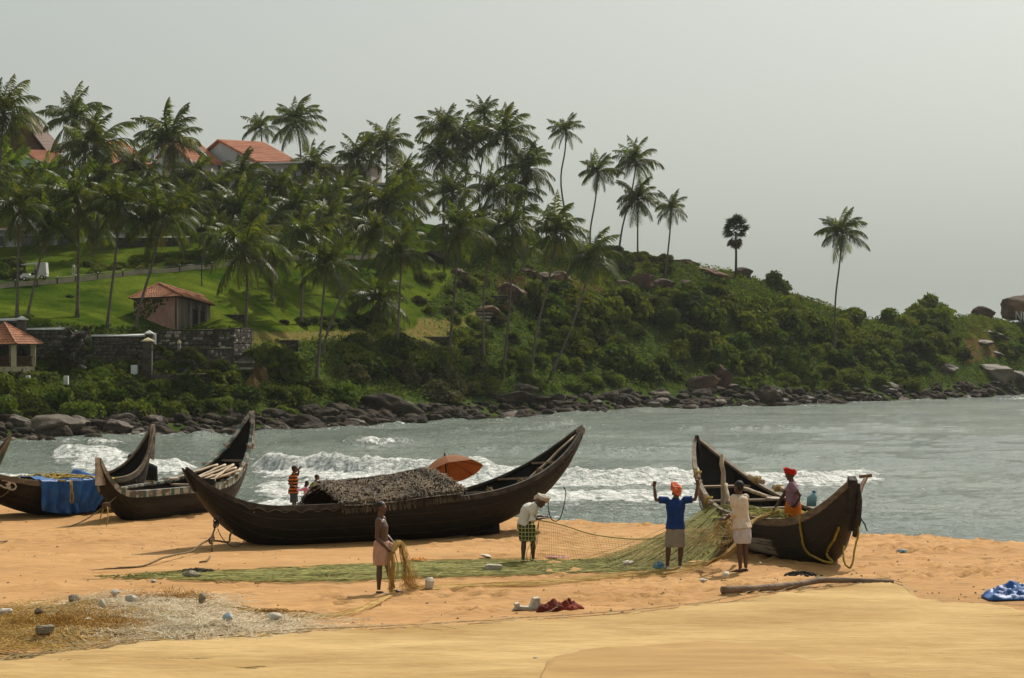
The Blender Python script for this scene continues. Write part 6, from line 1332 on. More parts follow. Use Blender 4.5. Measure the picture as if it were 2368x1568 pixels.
def torso_rings(J, k, inf=0.0, top=1.0, belly=0.0):
    sh = (J['shR'] - J['shL']); sd = Vector((sh.x, sh.y, sh.z)).normalized(); hp = J['hipR'] - J['hipL']; hd = hp.normalized(); out = []
    pel = (J['hipR'] + J['hipL']) / 2; chest = (J['shR'] + J['shL']) / 2; spine = (chest - pel)
    for q, w, dp, off in ((-.10, .135, .105, 0), (.08, .155, .115, 0), (.28, .140, .105, .012 + belly), (.50, .142, .108, .014 + belly), (.74, .162, .118, .012), (.93, .150, .098, 0), (1.02, .105, .075, 0)):
        c = pel + spine * q + J.get('bow', Vector((0, 0, 0))) * math.sin(math.pi * min(max(q, 0), 1)); ax = hd.lerp(sd, min(max(q, 0), 1)).normalized(); ay = ax.cross(spine.normalized()).normalized(); c = c - ay * off * (1 if ay.dot(J['face']) < 0 else -1)
        out.append((c, (w + inf) * k, (dp + inf) * k, ax, ay))
    return out
def figure(label, loc, J, k=1.0, skin=None, voxel=.0085, hair=True, hands=True, feet=True, group='people on the beach', bodyscale=1.0, belly=0.0, long_hair=False):
    J = {a: Vector(b) for a, b in J.items()}; skin = skin or M_SKIN; t = thing('person', label, 'person', loc, group=group); mb = MB(); f, s, u = orient(J['face'])
    mb.loft(torso_rings(J, k, belly=belly), 16)
    nk = (J['shR'] + J['shL']) / 2; hc_ = J['head']; mb.tube([nk - (hc_ - nk).normalized() * .05 * k, nk.lerp(hc_, .55), hc_ - u * .05 * k], [.062 * k, .053 * k, .055 * k], 10)
    Mh = Matrix((s, f, u)).transposed(); mb.ball(hc_ + u * .025 * k - f * .008 * k, (.074 * k, .096 * k, .092 * k), Mh, 16, 12); mb.ball(hc_ + f * .030 * k - u * .048 * k, (.054 * k, .062 * k, .066 * k), Mh, 14, 10)
    mb.ball(hc_ + f * .068 * k - u * .095 * k, (.026 * k, .022 * k, .02 * k), Mh, 8, 6)                                                  # chin
    mb.tube([hc_ + f * .085 * k + u * .015 * k, hc_ + f * .112 * k - u * .028 * k], [.009 * k, .016 * k], 6)                        # nose
    mb.tube([hc_ + f * .085 * k - s * .026 * k - u * .062 * k, hc_ + f * .094 * k - u * .060 * k, hc_ + f * .085 * k + s * .026 * k - u * .062 * k], [.008 * k, .011 * k, .008 * k], 6)   # mouth
    mb.tube([hc_ + f * .082 * k - s * .05 * k + u * .026 * k, hc_ + f * .092 * k + u * .026 * k, hc_ + f * .082 * k + s * .05 * k + u * .026 * k], .010 * k, 6)        # brow
    for sg in (-1, 1): mb.ball(hc_ + s * sg * .076 * k - u * .008 * k - f * .006 * k, (.010 * k, .02 * k, .032 * k), Mh, 8, 6)       # ears
    for q in ('L', 'R'):
        a, e, w = J['sh' + q], J['el' + q], J['wr' + q]; mb.ball(a, .058 * k, None, 10, 8); mb.tube([a, a.lerp(e, .45), e, e.lerp(w, .3), w], [.053 * k, .047 * k, .037 * k, .038 * k, .026 * k], 10)
        if hands: hand(mb, w, J.get('hd' + q, w - e), J.get('pn' + q, f), k * .98, J.get('curl', Vector((.6, 0, 0))).x)
        h, kn, an = J['hip' + q], J['kn' + q], J['an' + q]; mb.ball(h, .085 * k, None, 10, 8); mb.tube([h, h.lerp(kn, .4), kn, kn.lerp(an, .32), an.lerp(kn, .18), an], [.084 * k, .076 * k, .053 * k, .055 * k, .036 * k, .034 * k], 10)
        if feet:
            td = Vector(J.get('toe' + q, f)); td = Vector((td.x, td.y, 0)).normalized(); ts = td.cross(Vector((0, 0, 1))); z = an.z; g = Vector((an.x, an.y, 0)); mb.ball(g - td * .025 * k + Vector((0, 0, .03 * k)), (.035 * k, .035 * k, .03 * k), None, 8, 6)
            mb.loft([(g - td * .045 * k + Vector((0, 0, .028 * k)), .028 * k, .026 * k, ts, Vector((0, 0, 1))), (g + td * .06 * k + Vector((0, 0, .032 * k)), .036 * k, .030 * k, ts, Vector((0, 0, 1))), (g + td * .13 * k + Vector((0, 0, .020 * k)), .044 * k, .018 * k, ts, Vector((0, 0, 1))), (g + td * .175 * k + Vector((0, 0, .014 * k)), .034 * k, .012 * k, ts, Vector((0, 0, 1)))], 10)
            for i in range(5): b = g + td * .165 * k + ts * (i - 2) * .016 * k; mb.tube([b + Vector((0, 0, .014 * k)), b + td * (.045 - .004 * abs(i - 1)) * k + Vector((0, 0, .011 * k))], .0095 * k, 6)
    o = obj('body', remesh(mb, voxel * (k if k < 1 else 1), 2), skin, t, smooth=True)
    if voxel < .012:
        for sg in (-1, 1): mb = MB(); mb.ball(hc_ + f * .078 * k + s * sg * .031 * k + u * .008 * k, (.013 * k, .009 * k, .008 * k), Mh, 8, 6); mb.build('eye', mat('eye white', (.30, .26, .22), rough=.3), t, smooth=True)
    if hair:
        mb = MB(); mb.ball(hc_ + u * .034 * k - f * .020 * k, (.081 * k, .096 * k, .090 * k), Mh, 16, 12); mb.ball(hc_ - f * .045 * k - u * .012 * k, (.070 * k, .055 * k, .070 * k), Mh, 12, 8)
        if long_hair: mb.tube([hc_ - f * .06 * k, hc_ - f * .10 * k - u * .12 * k, hc_ - f * .095 * k - u * .24 * k], [.05 * k, .035 * k, .02 * k], 8)
        obj('hair', remesh(mb, .012, 1, .006, 3, 40), M_HAIR, t, smooth=True)
    return t, J
def shirt(t, J, M_, k=1.0, inf=.022, sleeve=.55, hem=-.12, vox=.012, folds=.016, cuff=1.55, name='shirt', flare=.0, seed=1):
    mb = MB(); rg = torso_rings(J, k, inf); pel = (J['hipR'] + J['hipL']) / 2; sp_ = (J['shR'] + J['shL']) / 2 - pel; c0 = rg[1]; bot = (pel + sp_ * hem, (.150 + inf + flare) * k, (.118 + inf + flare) * k, c0[3], c0[4]); rg = [bot] + [r for r in rg[1:]]
    mb.loft(rg, 18)
    nk = (J['shR'] + J['shL']) / 2; up_ = (J['head'] - nk).normalized(); mb.loft([(nk - up_ * .02, .085 * k, .075 * k), (nk + up_ * .055 * k, .070 * k, .066 * k)], 14)
    for q in 'LR':
        a, e, w = J['sh' + q], J['el' + q], J['wr' + q]; mb.ball(a, .072 * k, None, 10, 8); ri = .048 * cuff * k
        if sleeve <= 1: mb.tube([a, a.lerp(e, sleeve * .5), a.lerp(e, sleeve)], [.074 * k, ri, ri * 1.02], 12)
        else: mb.tube([a, a.lerp(e, .5), e, e.lerp(w, sleeve - 1)], [.074 * k, .064 * k, .058 * k, .056 * k], 12); b = e.lerp(w, sleeve - 1); mb.tube([b.lerp(e, .12), b], .064 * k, 12)
    return obj(name, remesh(mb, vox, 1, folds, seed), M_, t, smooth=True)
def wrap(t, rings, M_, name='lungi', vox=.012, folds=.018, seed=2, fs=11, knot=None):
    """wrap-around cloth from (x, y, z, rx, ry) rings"""
    mb = MB(); mb.loft([((x, y, z), rx, ry) for x, y, z, rx, ry in rings], 20)
    if knot: mb.ball(knot, (.05, .04, .05)); mb.tube([Vector(knot), Vector(knot) - Vector((0, 0, .14)), Vector(knot) - Vector((.02, 0, .26))], [.045, .05, .03], 8)
    return obj(name, remesh(mb, vox, 1, folds, seed, fs), M_, t, smooth=True)
def shorts(t, J, hem, M_, rw=.115, name='shorts', waist=.90, vox=.012):
    mb = MB(); pel = (J['hipR'] + J['hipL']) / 2; mb.loft([(pel - Vector((0, 0, .10)), .17, .135), (pel + Vector((0, 0, .05)), .168, .13), (Vector((pel.x, pel.y, waist)), .150, .118)], 18)
    for q in 'LR': h, kn = J['hip' + q], J['kn' + q]; mb.tube([h, h.lerp(kn, hem * .5), h.lerp(kn, hem)], [.105, rw, rw * 1.04], 14)
    return obj(name, remesh(mb, vox, 1, .012, 4), M_, t, smooth=True)
def turban(t, J, M_, k=1.0, wraps=4, tilt=.15, r=.098, top=True, name='turban', seed=0, up=.055):
    f, s, u = orient(J['face']); c = J['head'] + u * up * k - f * .012; mb = MB(); rr = random.Random(seed)
    if top: mb.ball(c + u * .035, (r * .95, r * 1.05, .075))
    for i in range(wraps):
        a0 = rr.uniform(0, 6.28); tl = rr.uniform(-tilt, tilt) * 1.5; ph = rr.uniform(0, 6.28); pts = [c + s * (r * math.cos(w)) + f * (r * 1.12 * math.sin(w)) + u * (tl * math.cos(w + ph) * .35 + i * .017 - .015) for w in np.linspace(a0, a0 + 6.6, 20)]; mb.tube(pts, .024, 7)
    mb.tube([c - f * r + u * .02, c - f * (r + .03) - u * .05, c - f * (r + .02) - u * .10], [.03, .028, .012], 6)
    return obj(name, remesh(mb, .009, 1, .008, seed, 35), M_, t, smooth=True)
# 1 bare-chested man hauling the yellow net
L1 = sand(888, 1372)
J = dict(face=(1, -.18, -.12), head=(-.055, 0, 1.475), shL=(-.03, .165, 1.265), shR=(-.085, -.165, 1.265), elL=(.02, .20, .99), elR=(-.115, -.20, .975), wrL=(.17, .10, .835), wrR=(.075, -.14, .775), hdL=(1, -.3, -.15), hdR=(.75, .15, -.65), pnL=(0, -1, -.2), pnR=(.4, .6, .3),
         hipL=(-.03, .085, .83), hipR=(-.05, -.085, .83), knL=(.06, .10, .44), knR=(-.075, -.09, .44), anL=(.16, .11, .075), anR=(-.085, -.10, .075), toeL=(1, -.1, 0), toeR=(1, -.55, 0))
t1, J1 = figure('bare-chested man in pale pink wrap hauling the yellow net in the foreground', L1, J, .95)
wrap(t1, [(-.045, 0, .90, .135, .155), (-.04, 0, .80, .15, .178), (-.04, 0, .66, .155, .185), (-.035, 0, .50, .148, .18)], cloth_mat('pale pink cotton', (.48, .29, .21)), 'waist_wrap', knot=(.11, -.05, .84))
# 2 stooping man in white shirt, green check lungi, white turban
L2 = sand(1213, 1302)
J = dict(face=(.82, -.22, -.62), head=(.315, -.02, 1.215), shL=(.20, .165, 1.135), shR=(.17, -.165, 1.135), elL=(.20, .20, .88), elR=(.115, -.22, .87), wrL=(.36, .10, .915), wrR=(.33, -.09, .89), hdL=(1, -.35, .05), hdR=(1, .25, .1), pnL=(0, 0, -1), pnR=(0, 0, 1), bow=(-.075, 0, .045),
         hipL=(.03, .085, .80), hipR=(.0, -.085, .80), knL=(.16, .09, .42), knR=(-.02, -.09, .42), anL=(.165, .11, .075), anR=(-.035, -.10, .075), toeL=(1, -.1, 0), toeR=(1, -.5, 0))
t2, J2 = figure('stooping man in white shirt, green checked lungi and white turban mending net', L2, J, .98, hair=False)
shirt(t2, J2, cloth_mat('white cotton shirt', (.66, .63, .55), .8), .98, .034, 1.35, -.14, flare=.02, seed=5); turban(t2, J2, cloth_mat('cream turban cloth', (.55, .47, .38)), seed=4, wraps=5, r=.102, up=.05)
wrap(t2, [(.01, 0, .86, .150, .15), (.02, 0, .74, .172, .185), (.05, 0, .60, .178, .19), (.065, 0, .445, .165, .175)], cloth_check('green checked lungi', (.030, .050, .014), (.36, .33, .15), (.36, .33, .15), (15, 13)), knot=(.17, -.12, .74))
# 3 man in blue shirt with raised arms
L3 = sand(1556, 1317)
J = dict(face=(.05, -1, -.30), head=(.055, -.02, 1.455), shL=(-.135, 0, 1.325), shR=(.225, 0, 1.325), elL=(-.335, -.03, 1.335), elR=(.42, -.03, 1.345), wrL=(-.365, -.06, 1.575), wrR=(.455, -.06, 1.60), hdL=(.02, -.1, 1), hdR=(.04, -.1, 1), pnL=(.3, -1, 0), pnR=(-.3, -1, 0), curl=(1.3, 0, 0),
         hipL=(-.045, 0, .83), hipR=(.125, 0, .83), knL=(-.095, -.03, .45), knR=(.145, -.03, .45), anL=(-.11, 0, .075), anR=(.125, 0, .075), toeL=(-.35, -1, 0), toeR=(.2, -1, 0))
t3, J3 = figure('man in blue polo shirt and orange turban raising both arms', L3, J, .98, hair=False)
o = shirt(t3, J3, cloth_mat('blue polo cloth', (.016, .045, .17), .75), .98, .030, .72, -.10, cuff=1.55, flare=.01, seed=6); turban(t3, J3, mat('orange patterned turban', (.55, .09, .025), (.62, .40, .28), rough=.9, scale=16, lo=.5, hi=.62), seed=8, wraps=5, r=.088, up=.085)
wrap(t3, [(.045, 0, .82, .172, .14), (.042, 0, .68, .185, .16), (.038, 0, .55, .196, .17), (.035, 0, .44, .198, .17)], cloth_mat('grey khaki cotton', (.26, .22, .17)), 'waist_wrap', folds=.014)
# 4 man in cream shirt and white wrap, seen from behind
L4 = sand(1713, 1323)
J = dict(face=(-.72, .66, -.10), head=(-.045, .03, 1.60), shL=(-.15, -.05, 1.40), shR=(.10, .16, 1.40), elL=(-.17, -.12, 1.12), elR=(.02, .30, 1.14), wrL=(-.29, .05, .99), wrR=(-.20, .26, 1.05), hdL=(-.9, .4, .1), hdR=(-1, .0, .05), pnL=(.2, .5, -.6), pnR=(0, 0, -1),
         hipL=(-.055, -.06, .88), hipR=(.075, .06, .88), knL=(-.035, -.02, .47), knR=(.085, .09, .47), anL=(-.015, .02, .075), anR=(.10, .12, .075), toeL=(-1, .1, 0), toeR=(-.75, .5, 0))
t4, J4 = figure('man in cream shirt and white wrap seen from behind beside the right boat', L4, J, 1.0)
shirt(t4, J4, cloth_mat('cream cotton shirt', (.60, .50, .39), .82), 1.0, .034, 1.2, -.10, flare=.03, seed=7)
wrap(t4, [(.01, 0, .92, .150, .145), (.015, 0, .80, .166, .165), (.02, 0, .66, .170, .17), (.025, .01, .55, .160, .165)], cloth_mat('white mundu cloth', (.52, .48, .48)), 'waist_wrap', folds=.012)
# 5 man standing in the boat
b5 = P(1830, 1300, 40.3); b5.z = zp(1078, 40.3) - 1.66
J = dict(face=(-1, -.22, -.28), head=(-.035, 0, 1.495), shL=(-.03, -.155, 1.295), shR=(.045, .155, 1.295), elL=(.14, -.24, 1.075), elR=(-.17, .16, 1.03), wrL=(.055, -.20, .915), wrR=(-.32, .05, .835), hdL=(-.5, .3, -.6), hdR=(-.6, -.2, -.75), pnL=(-.2, .9, 0), pnR=(.2, 0, -1),
         hipL=(.02, -.085, .86), hipR=(.03, .085, .86), knL=(-.02, -.09, .45), knR=(.03, .09, .45), anL=(.0, -.1, .075), anR=(.05, .1, .075))
t5, J5 = figure('man in red headcloth, patterned shirt and orange lungi standing in the right boat', b5, J, .97)
shirt(t5, J5, mat('patterned red violet shirt', (.30, .10, .09), (.20, .16, .24), rough=.9, scale=18, lo=.42, hi=.58), .97, .028, .62, -.02, seed=9); turban(t5, J5, cloth_mat('red headcloth', (.50, .025, .012)), seed=12, wraps=3, r=.086, top=False, up=.06)
wrap(t5, [(.02, 0, .98, .142, .14), (.02, 0, .84, .165, .17), (.03, 0, .60, .175, .18), (.03, 0, .36, .17, .175)], cloth_mat('orange lungi cloth', (.62, .15, .012)), folds=.016)
# 6-8 the family at the water's edge
def sea_edge(x, d): X_ = xp(x, d); return Vector((X_, d, beach_z(X_, d) - .02))
J = dict(face=(1, .45, .02), head=(.01, 0, 1.565), shL=(-.06, .17, 1.36), shR=(-.03, -.17, 1.36), elL=(.10, .26, 1.36), elR=(-.17, -.24, 1.10), wrL=(.13, .06, 1.57), wrR=(.05, -.22, 1.0), hdL=(.5, -.5, .6), hdR=(.8, .1, -.3), hipL=(-.035, .085, .86), hipR=(-.035, -.085, .86), knL=(.0, .1, .46), knR=(-.02, -.09, .46), anL=(-.02, .1, .075), anR=(-.03, -.1, .075))
t6, J6 = figure('man in orange and black striped shirt shading his eyes by the water', sea_edge(681, 64.5), J, 1.0, M_SKIN2, voxel=.016)
shirt(t6, J6, cloth_check('orange and black stripes', (.44, .115, .025), (0, 0, 0), (.02, .014, .014), (0, 9.5)), 1.0, .032, .8, -.16, vox=.018, flare=.02); shorts(t6, J6, .92, cloth_mat('dark slate trousers', (.055, .065, .075)), vox=.018)
J = dict(face=(1, .25, -.08), head=(.03, 0, 1.06), shL=(-.0, .11, .90), shR=(-.01, -.11, .90), elL=(.06, .14, .72), elR=(-.17, -.14, .84), wrL=(.10, .12, .58), wrR=(-.33, -.14, .86), hipL=(0, .06, .54), hipR=(0, -.06, .54), knL=(.01, .07, .29), knR=(.01, -.07, .29), anL=(0, .07, .05), anR=(0, -.07, .05))
t7, J7 = figure('small girl in pink striped shirt holding the striped man by the hand', sea_edge(708, 64.5) + Vector((0, 0, .07)), J, .66, M_SKIN2, voxel=.018, long_hair=True)
shirt(t7, J7, cloth_check('pink and white stripes', (.55, .06, .22), (0, 0, 0), (.65, .42, .50), (0, 22)), .66, .03, 1.8, -.25, vox=.016, folds=.008); shorts(t7, J7, .8, cloth_mat('grey trousers', (.25, .24, .27)), rw=.075, waist=.60, vox=.018)
J = dict(face=(1, .1, -.05), head=(.06, 0, 1.235), shL=(.0, .125, 1.05), shR=(-.03, -.125, 1.05), elL=(.02, .17, .82), elR=(-.19, -.16, .90), wrL=(.10, .15, .66), wrR=(-.10, -.14, .74), hipL=(-.04, .07, .64), hipR=(-.04, -.07, .64), knL=(0, .08, .34), knR=(-.02, -.08, .34), anL=(-.02, .08, .06), anR=(-.04, -.08, .06))
t8, J8 = figure('boy in olive green T-shirt behind the thatch cover', sea_edge(729, 64.5) + Vector((0, 0, .10)), J, .78, M_SKIN2, voxel=.018)
shirt(t8, J8, cloth_mat('olive green cotton', (.20, .22, .03)), .78, .03, .65, -.2, vox=.018); shorts(t8, J8, .9, cloth_mat('dark shorts', (.03, .03, .04)), rw=.085, waist=.70, vox=.018)
# 9 person bending over behind the far left boat
J = dict(face=(-1, -.1, -.5), head=(-.42, 0, 1.17), shL=(-.27, -.17, 1.10), shR=(-.27, .17, 1.10), elL=(-.36, -.2, .85), elR=(-.36, .2, .85), wrL=(-.48, -.15, .68), wrR=(-.48, .15, .68), hipL=(.16, -.085, .86), hipR=(.16, .085, .86), knL=(.10, -.1, .46), knR=(.12, .1, .46), anL=(.16, -.1, .075), anR=(.18, .1, .075))
t9, J9 = figure('person in dark vest bending down behind the prow of the far left boat', Vector((xp(338, 55.5), 55.5, zp(1060, 55.5) - 1.16)), J, 1.0, voxel=.016)
shirt(t9, J9, cloth_mat('dark navy vest', (.014, .016, .026)), 1.0, .035, .3, -.2, vox=.018); wrap(t9, [(.15, 0, .92, .17, .16), (.15, 0, .6, .18, .18), (.15, 0, .35, .17, .17)], cloth_mat('black lungi', (.012, .012, .016)), vox=.02)
# people far away on the headland
def small(label, loc, face, shirtM, legM, skin=M_SKIN, bend=0.0, carry=False, sit=False):
    J = dict(face=face, head=(bend * .55, 0, 1.57 - bend * .35), shL=(bend * .45, .16, 1.37 - bend * .3), shR=(bend * .45, -.16, 1.37 - bend * .3), elL=(bend * .5 + .05, .2, 1.08 - bend * .3), elR=(bend * .5 - .03, -.2, 1.08 - bend * .3), wrL=(bend * .6 + .12, .2, .85 - bend * .3), wrR=(bend * .6 + .05, -.2, .82 - bend * .3),
             hipL=(0, .085, .86), hipR=(0, -.085, .86), knL=(.03, .1, .46), knR=(-.05, -.1, .46), anL=(.05, .1, .075), anR=(-.08, -.1, .075))
    if sit: J.update(knL=(-.4, .1, .86), knR=(-.4, -.1, .86), anL=(-.45, .1, .5), anR=(-.45, -.1, .5), wrL=(-.4, .1, 1.05), wrR=(-.4, -.1, 1.05))
    t, J = figure(label, loc, J, 1.0, skin, voxel=.035, hands=False, group='people on the headland'); shirt(t, J, shirtM, 1.0, .04, .6, -.05, vox=.035, folds=0); shorts(t, J, 1.6 if not sit else 1.0, legM, vox=.035); return t
MW = cloth_mat('white work shirt', (.55, .53, .48)); MG = cloth_mat('grey work trousers', (.34, .33, .30))
i = min(range(len(q_path)), key=lambda k: abs(CX + FOC * q_path[k].x / q_path[k].y - 166)); pw_ = q_path[i]
small('walker in pale uniform carrying a bag along the garden path', Vector((pw_.x, pw_.y, hill_z(pw_.x, pw_.y) + .40)), (.6, -.8, 0), MW, MG)
c = CART.matrix_basis @ Vector((.05, 0, -.10)); small('driver in pale shirt sitting in the resort cart', c, (-1, 0, 0), MW, cloth_mat('navy trousers', (.02, .025, .06)), sit=True)
p = hill(418, 862); d = 197.0; small('figure in blue top and orange headcloth bending by the low terrace wall', Vector((xp(420, d), d, zp(868, d) - .35)), (-1, 0, -.3), cloth_mat('blue top', (.02, .07, .20)), cloth_mat('blue skirt', (.03, .06, .14)), bend=.7)
p = hill(1188, 632); small('figure in dark clothes standing among the hillside boulders', p, (-.5, -.8, 0), cloth_mat('dark violet shirt', (.02, .015, .05)), cloth_mat('black trousers', (.012, .012, .02)))
d = 184.5; small('figure in brown stooping in the grass below the pavilion', Vector((xp(39, d), d, zp(888, d))), (-1, -.2, -.3), cloth_mat('brown cloth', (.045, .025, .015)), cloth_mat('dark brown cloth', (.03, .02, .014)), bend=.9)
bpy.data.scenes.remove(WORK)
# ------------------------------------------------------------------ nets
def net_mat(name, c1, c2, cover, scale=16, stretch=(1, 1, 1), lo=.4, hi=.6, rough=.85):
    """thin netting: threads leave gaps between them"""
    m = bpy.data.materials.new(name); m.use_nodes = True; t = m.node_tree; N = t.nodes; K = t.links; b = N['Principled BSDF']; out = N['Material Output']; b.inputs['Roughness'].default_value = rough; b.inputs['Specular IOR Level'].default_value = .2
    tc = N.new('ShaderNodeTexCoord'); mp = N.new('ShaderNodeMapping'); mp.inputs['Scale'].default_value = stretch; K.new(tc.outputs['Object'], mp.inputs[0])
    n = N.new('ShaderNodeTexNoise'); n.inputs['Scale'].default_value = scale; n.inputs['Detail'].default_value = 6; n.inputs['Roughness'].default_value = .7; K.new(mp.outputs[0], n.inputs['Vector']); r = N.new('ShaderNodeValToRGB'); r.color_ramp.elements[0].position = lo; r.color_ramp.elements[1].position = hi; r.color_ramp.elements[0].color = (*c1, 1); r.color_ramp.elements[1].color = (*c2, 1); K.new(n.outputs['Fac'], r.inputs[0]); K.new(r.outputs[0], b.inputs['Base Color'])
    n2 = N.new('ShaderNodeTexNoise'); n2.inputs['Scale'].default_value = scale * .8; n2.inputs['Detail'].default_value = 8; n2.inputs['Roughness'].default_value = .75; mp2 = N.new('ShaderNodeMapping'); mp2.inputs['Scale'].default_value = stretch; mp2.inputs['Location'].default_value = (5, 3, 1); K.new(tc.outputs['Object'], mp2.inputs[0]); K.new(mp2.outputs[0], n2.inputs['Vector'])
    g = N.new('ShaderNodeMapRange'); g.inputs[1].default_value = .5 - cover * .25; g.inputs[2].default_value = .62 - cover * .25; K.new(n2.outputs['Fac'], g.inputs[0]); tr = N.new('ShaderNodeBsdfTransparent'); mx = N.new('ShaderNodeMixShader'); K.new(g.outputs[0], mx.inputs[0]); K.new(tr.outputs[0], mx.inputs[1]); K.new(b.outputs[0], mx.inputs[2]); K.new(mx.outputs[0], out.inputs[0]); return m
M_NETG = mat('green net twine', (.12, .115, .018), (.26, .24, .055), rough=.8, scale=3); M_NETO = mat('amber net twine', (.36, .21, .04), (.54, .36, .11), rough=.8, scale=4); M_NETW = mat('pale net twine', (.52, .41, .26), (.78, .68, .50), rough=.85, scale=4); M_NETB = mat('brown amber twine', (.22, .10, .012), (.36, .19, .03), rough=.85, scale=4)
def ground(x, y): return beach_z(x, y)
def strands(name, M_, paths, r, label, cat, parent=None, kind='stuff'):
    V = []; F = []
    for pts in paths:
        pts = [Vector(p) for p in pts]; m = len(pts); b = len(V)
        for i, p in enumerate(pts):
            t = (pts[min(i + 1, m - 1)] - pts[max(i - 1, 0)]).normalized(); a = t.cross(Vector((.1, .2, .97))).normalized(); c = t.cross(a)
            V += [p + a * r, p - a * r * .5 + c * r * .86, p - a * r * .5 - c * r * .86]
        F += [(b + i * 3 + k, b + i * 3 + (k + 1) % 3, b + i * 3 + 3 + (k + 1) % 3, b + i * 3 + 3 + k) for i in range(m - 1) for k in range(3)]
    o0 = V[0].copy(); o = obj(name, new_mesh(name, np.array([tuple(v - o0) for v in V]), np.array(F)), M_, parent, loc=o0); return tag(o, label, cat, kind=kind)
def along(pts, n):
    pts = [Vector(p) for p in pts]; return spline(pts, n)
# ---- the huge beige net spread in the foreground
edge = [(-160, 1552), (0, 1536), (150, 1515), (300, 1496), (600, 1478), (1000, 1458), (1300, 1440), (1500, 1421), (1650, 1401), (1800, 1381), (1950, 1362), (2040, 1352), (2085, 1362), (2120, 1385), (2200, 1398), (2290, 1404), (2367, 1412), (2560, 1425)]
ex = [e[0] for e in edge]; ey = [e[1] for e in edge]; V = []; nc, nr = 340, 110; cover_y = lambda x: float(np.interp(x, ex, ey))
xs_ = np.linspace(-160, 2560, nc)
for j in range(nr):
    for i in range(nc):
        x = xs_[i]; y0 = cover_y(x) + 2.5 * math.sin(x * .03) + 1.5 * math.sin(x * .11); y1 = 1760; f = (j / (nr - 1)) ** 1.2; y = y0 + (y1 - y0) * f; d = 4.15 * FOC / (y - HY); V.append([xp(x, d), d, 0])
V = np.array(V); Zb = beach_base(V[:, 0], V[:, 1]) + .055 * fbm(V[:, 0] * .16, V[:, 1] * .16, oct=3, seed=3) + .075
fade = np.clip((np.arange(len(V)) // nc) / 3.0, 0.15, 1)
Zb += fade * (.030 * fbm(V[:, 0] * .35 + V[:, 1] * .2, V[:, 1] * 1.5, oct=3, seed=91) + .034 * fbm(V[:, 0] * .9, V[:, 1] * 3.2, oct=4, seed=92)); V[:, 2] = Zb - .03 * (1 - fade)
def big_net_mat():
    m = bpy.data.materials.new('beige shore net'); m.use_nodes = True; t = m.node_tree; N = t.nodes; K = t.links; b = N['Principled BSDF']; b.inputs['Roughness'].default_value = .95; b.inputs['Specular IOR Level'].default_value = .1; g = N.new('ShaderNodeNewGeometry')
    def nz(s, sc, d=6, rot=0.0):
        mp = N.new('ShaderNodeMapping'); mp.inputs['Scale'].default_value = sc; mp.inputs['Rotation'].default_value = (0, 0, rot); K.new(g.outputs['Position'], mp.inputs[0]); n = N.new('ShaderNodeTexNoise'); n.inputs['Scale'].default_value = s; n.inputs['Detail'].default_value = d; n.inputs['Roughness'].default_value = .65; K.new(mp.outputs[0], n.inputs['Vector']); return n.outputs['Fac']
    def ramp(f, c1, c2, lo, hi):
        r = N.new('ShaderNodeValToRGB'); r.color_ramp.elements[0].position = lo; r.color_ramp.elements[1].position = hi; r.color_ramp.elements[0].color = (*c1, 1); r.color_ramp.elements[1].color = (*c2, 1); K.new(f, r.inputs[0]); return r.outputs[0]
    a = ramp(nz(.55, (.45, 1.1, 1), 8, .10), (.31, .190, .066), (.51, .350, .158), .33, .67); c = ramp(nz(11, (.35, 1.6, 1), 6, .12), (.88, .88, .88), (1.05, 1.05, 1.05), .35, .65)
    mx = N.new('ShaderNodeMix'); mx.data_type = 'RGBA'; mx.blend_type = 'MULTIPLY'; mx.inputs[0].default_value = 1; K.new(a, mx.inputs[6]); K.new(c, mx.inputs[7])
    dk = ramp(nz(.7, (.4, 1.5, 1), 6, 0), (1, 1, 1), (.62, .60, .56), .64, .70); m2 = N.new('ShaderNodeMix'); m2.data_type = 'RGBA'; m2.blend_type = 'MULTIPLY'; m2.inputs[0].default_value = .7; K.new(mx.outputs[2], m2.inputs[6]); K.new(dk, m2.inputs[7]); K.new(m2.outputs[2], b.inputs['Base Color'])
    bp = N.new('ShaderNodeBump'); bp.inputs['Strength'].default_value = .8; bp.inputs['Distance'].default_value = .04; K.new(nz(5, (.3, 1.8, 1), 7, .12), bp.inputs['Height']); K.new(bp.outputs[0], b.inputs['Normal']); return m
big = thing('shore_net', 'huge beige net spread flat over the sand in the foreground', 'net', (0, 24, 3.4)); Vn = V - np.array([0, 24, 3.4]); obj('net_sheet', new_mesh('net_sheet', Vn, grid_faces(nr, nc)), big_net_mat(), big, smooth=True)
def seam(pts, r, M_, name, dz=.004):
    w = []
    for p in along([Vector((xp(x, 4.15 * FOC / (y - HY)), 4.15 * FOC / (y - HY), 0)) for x, y in pts], 14):
        z = float(beach_base(np.array([p.x]), np.array([p.y]))[0] + .055 * fbm(np.array([p.x * .16]), np.array([p.y * .16]), oct=3, seed=3)[0] + .075 + .030 * fbm(np.array([p.x * .35 + p.y * .2]), np.array([p.y * 1.5]), oct=3, seed=91)[0]) + dz; w.append(Vector((p.x, p.y, z)) - Vector((0, 24, 3.4)))
    mb = MB(); mb.tube(w, r, 5); return mb.build(name, M_, big)
for k, off in enumerate((0, 6)): seam([(x, y - off + 3) for x, y in edge[1:13]], .006, mat('net head rope', (.26, .17, .07), (.42, .29, .13), rough=.9, scale=6), 'head_rope', .0)
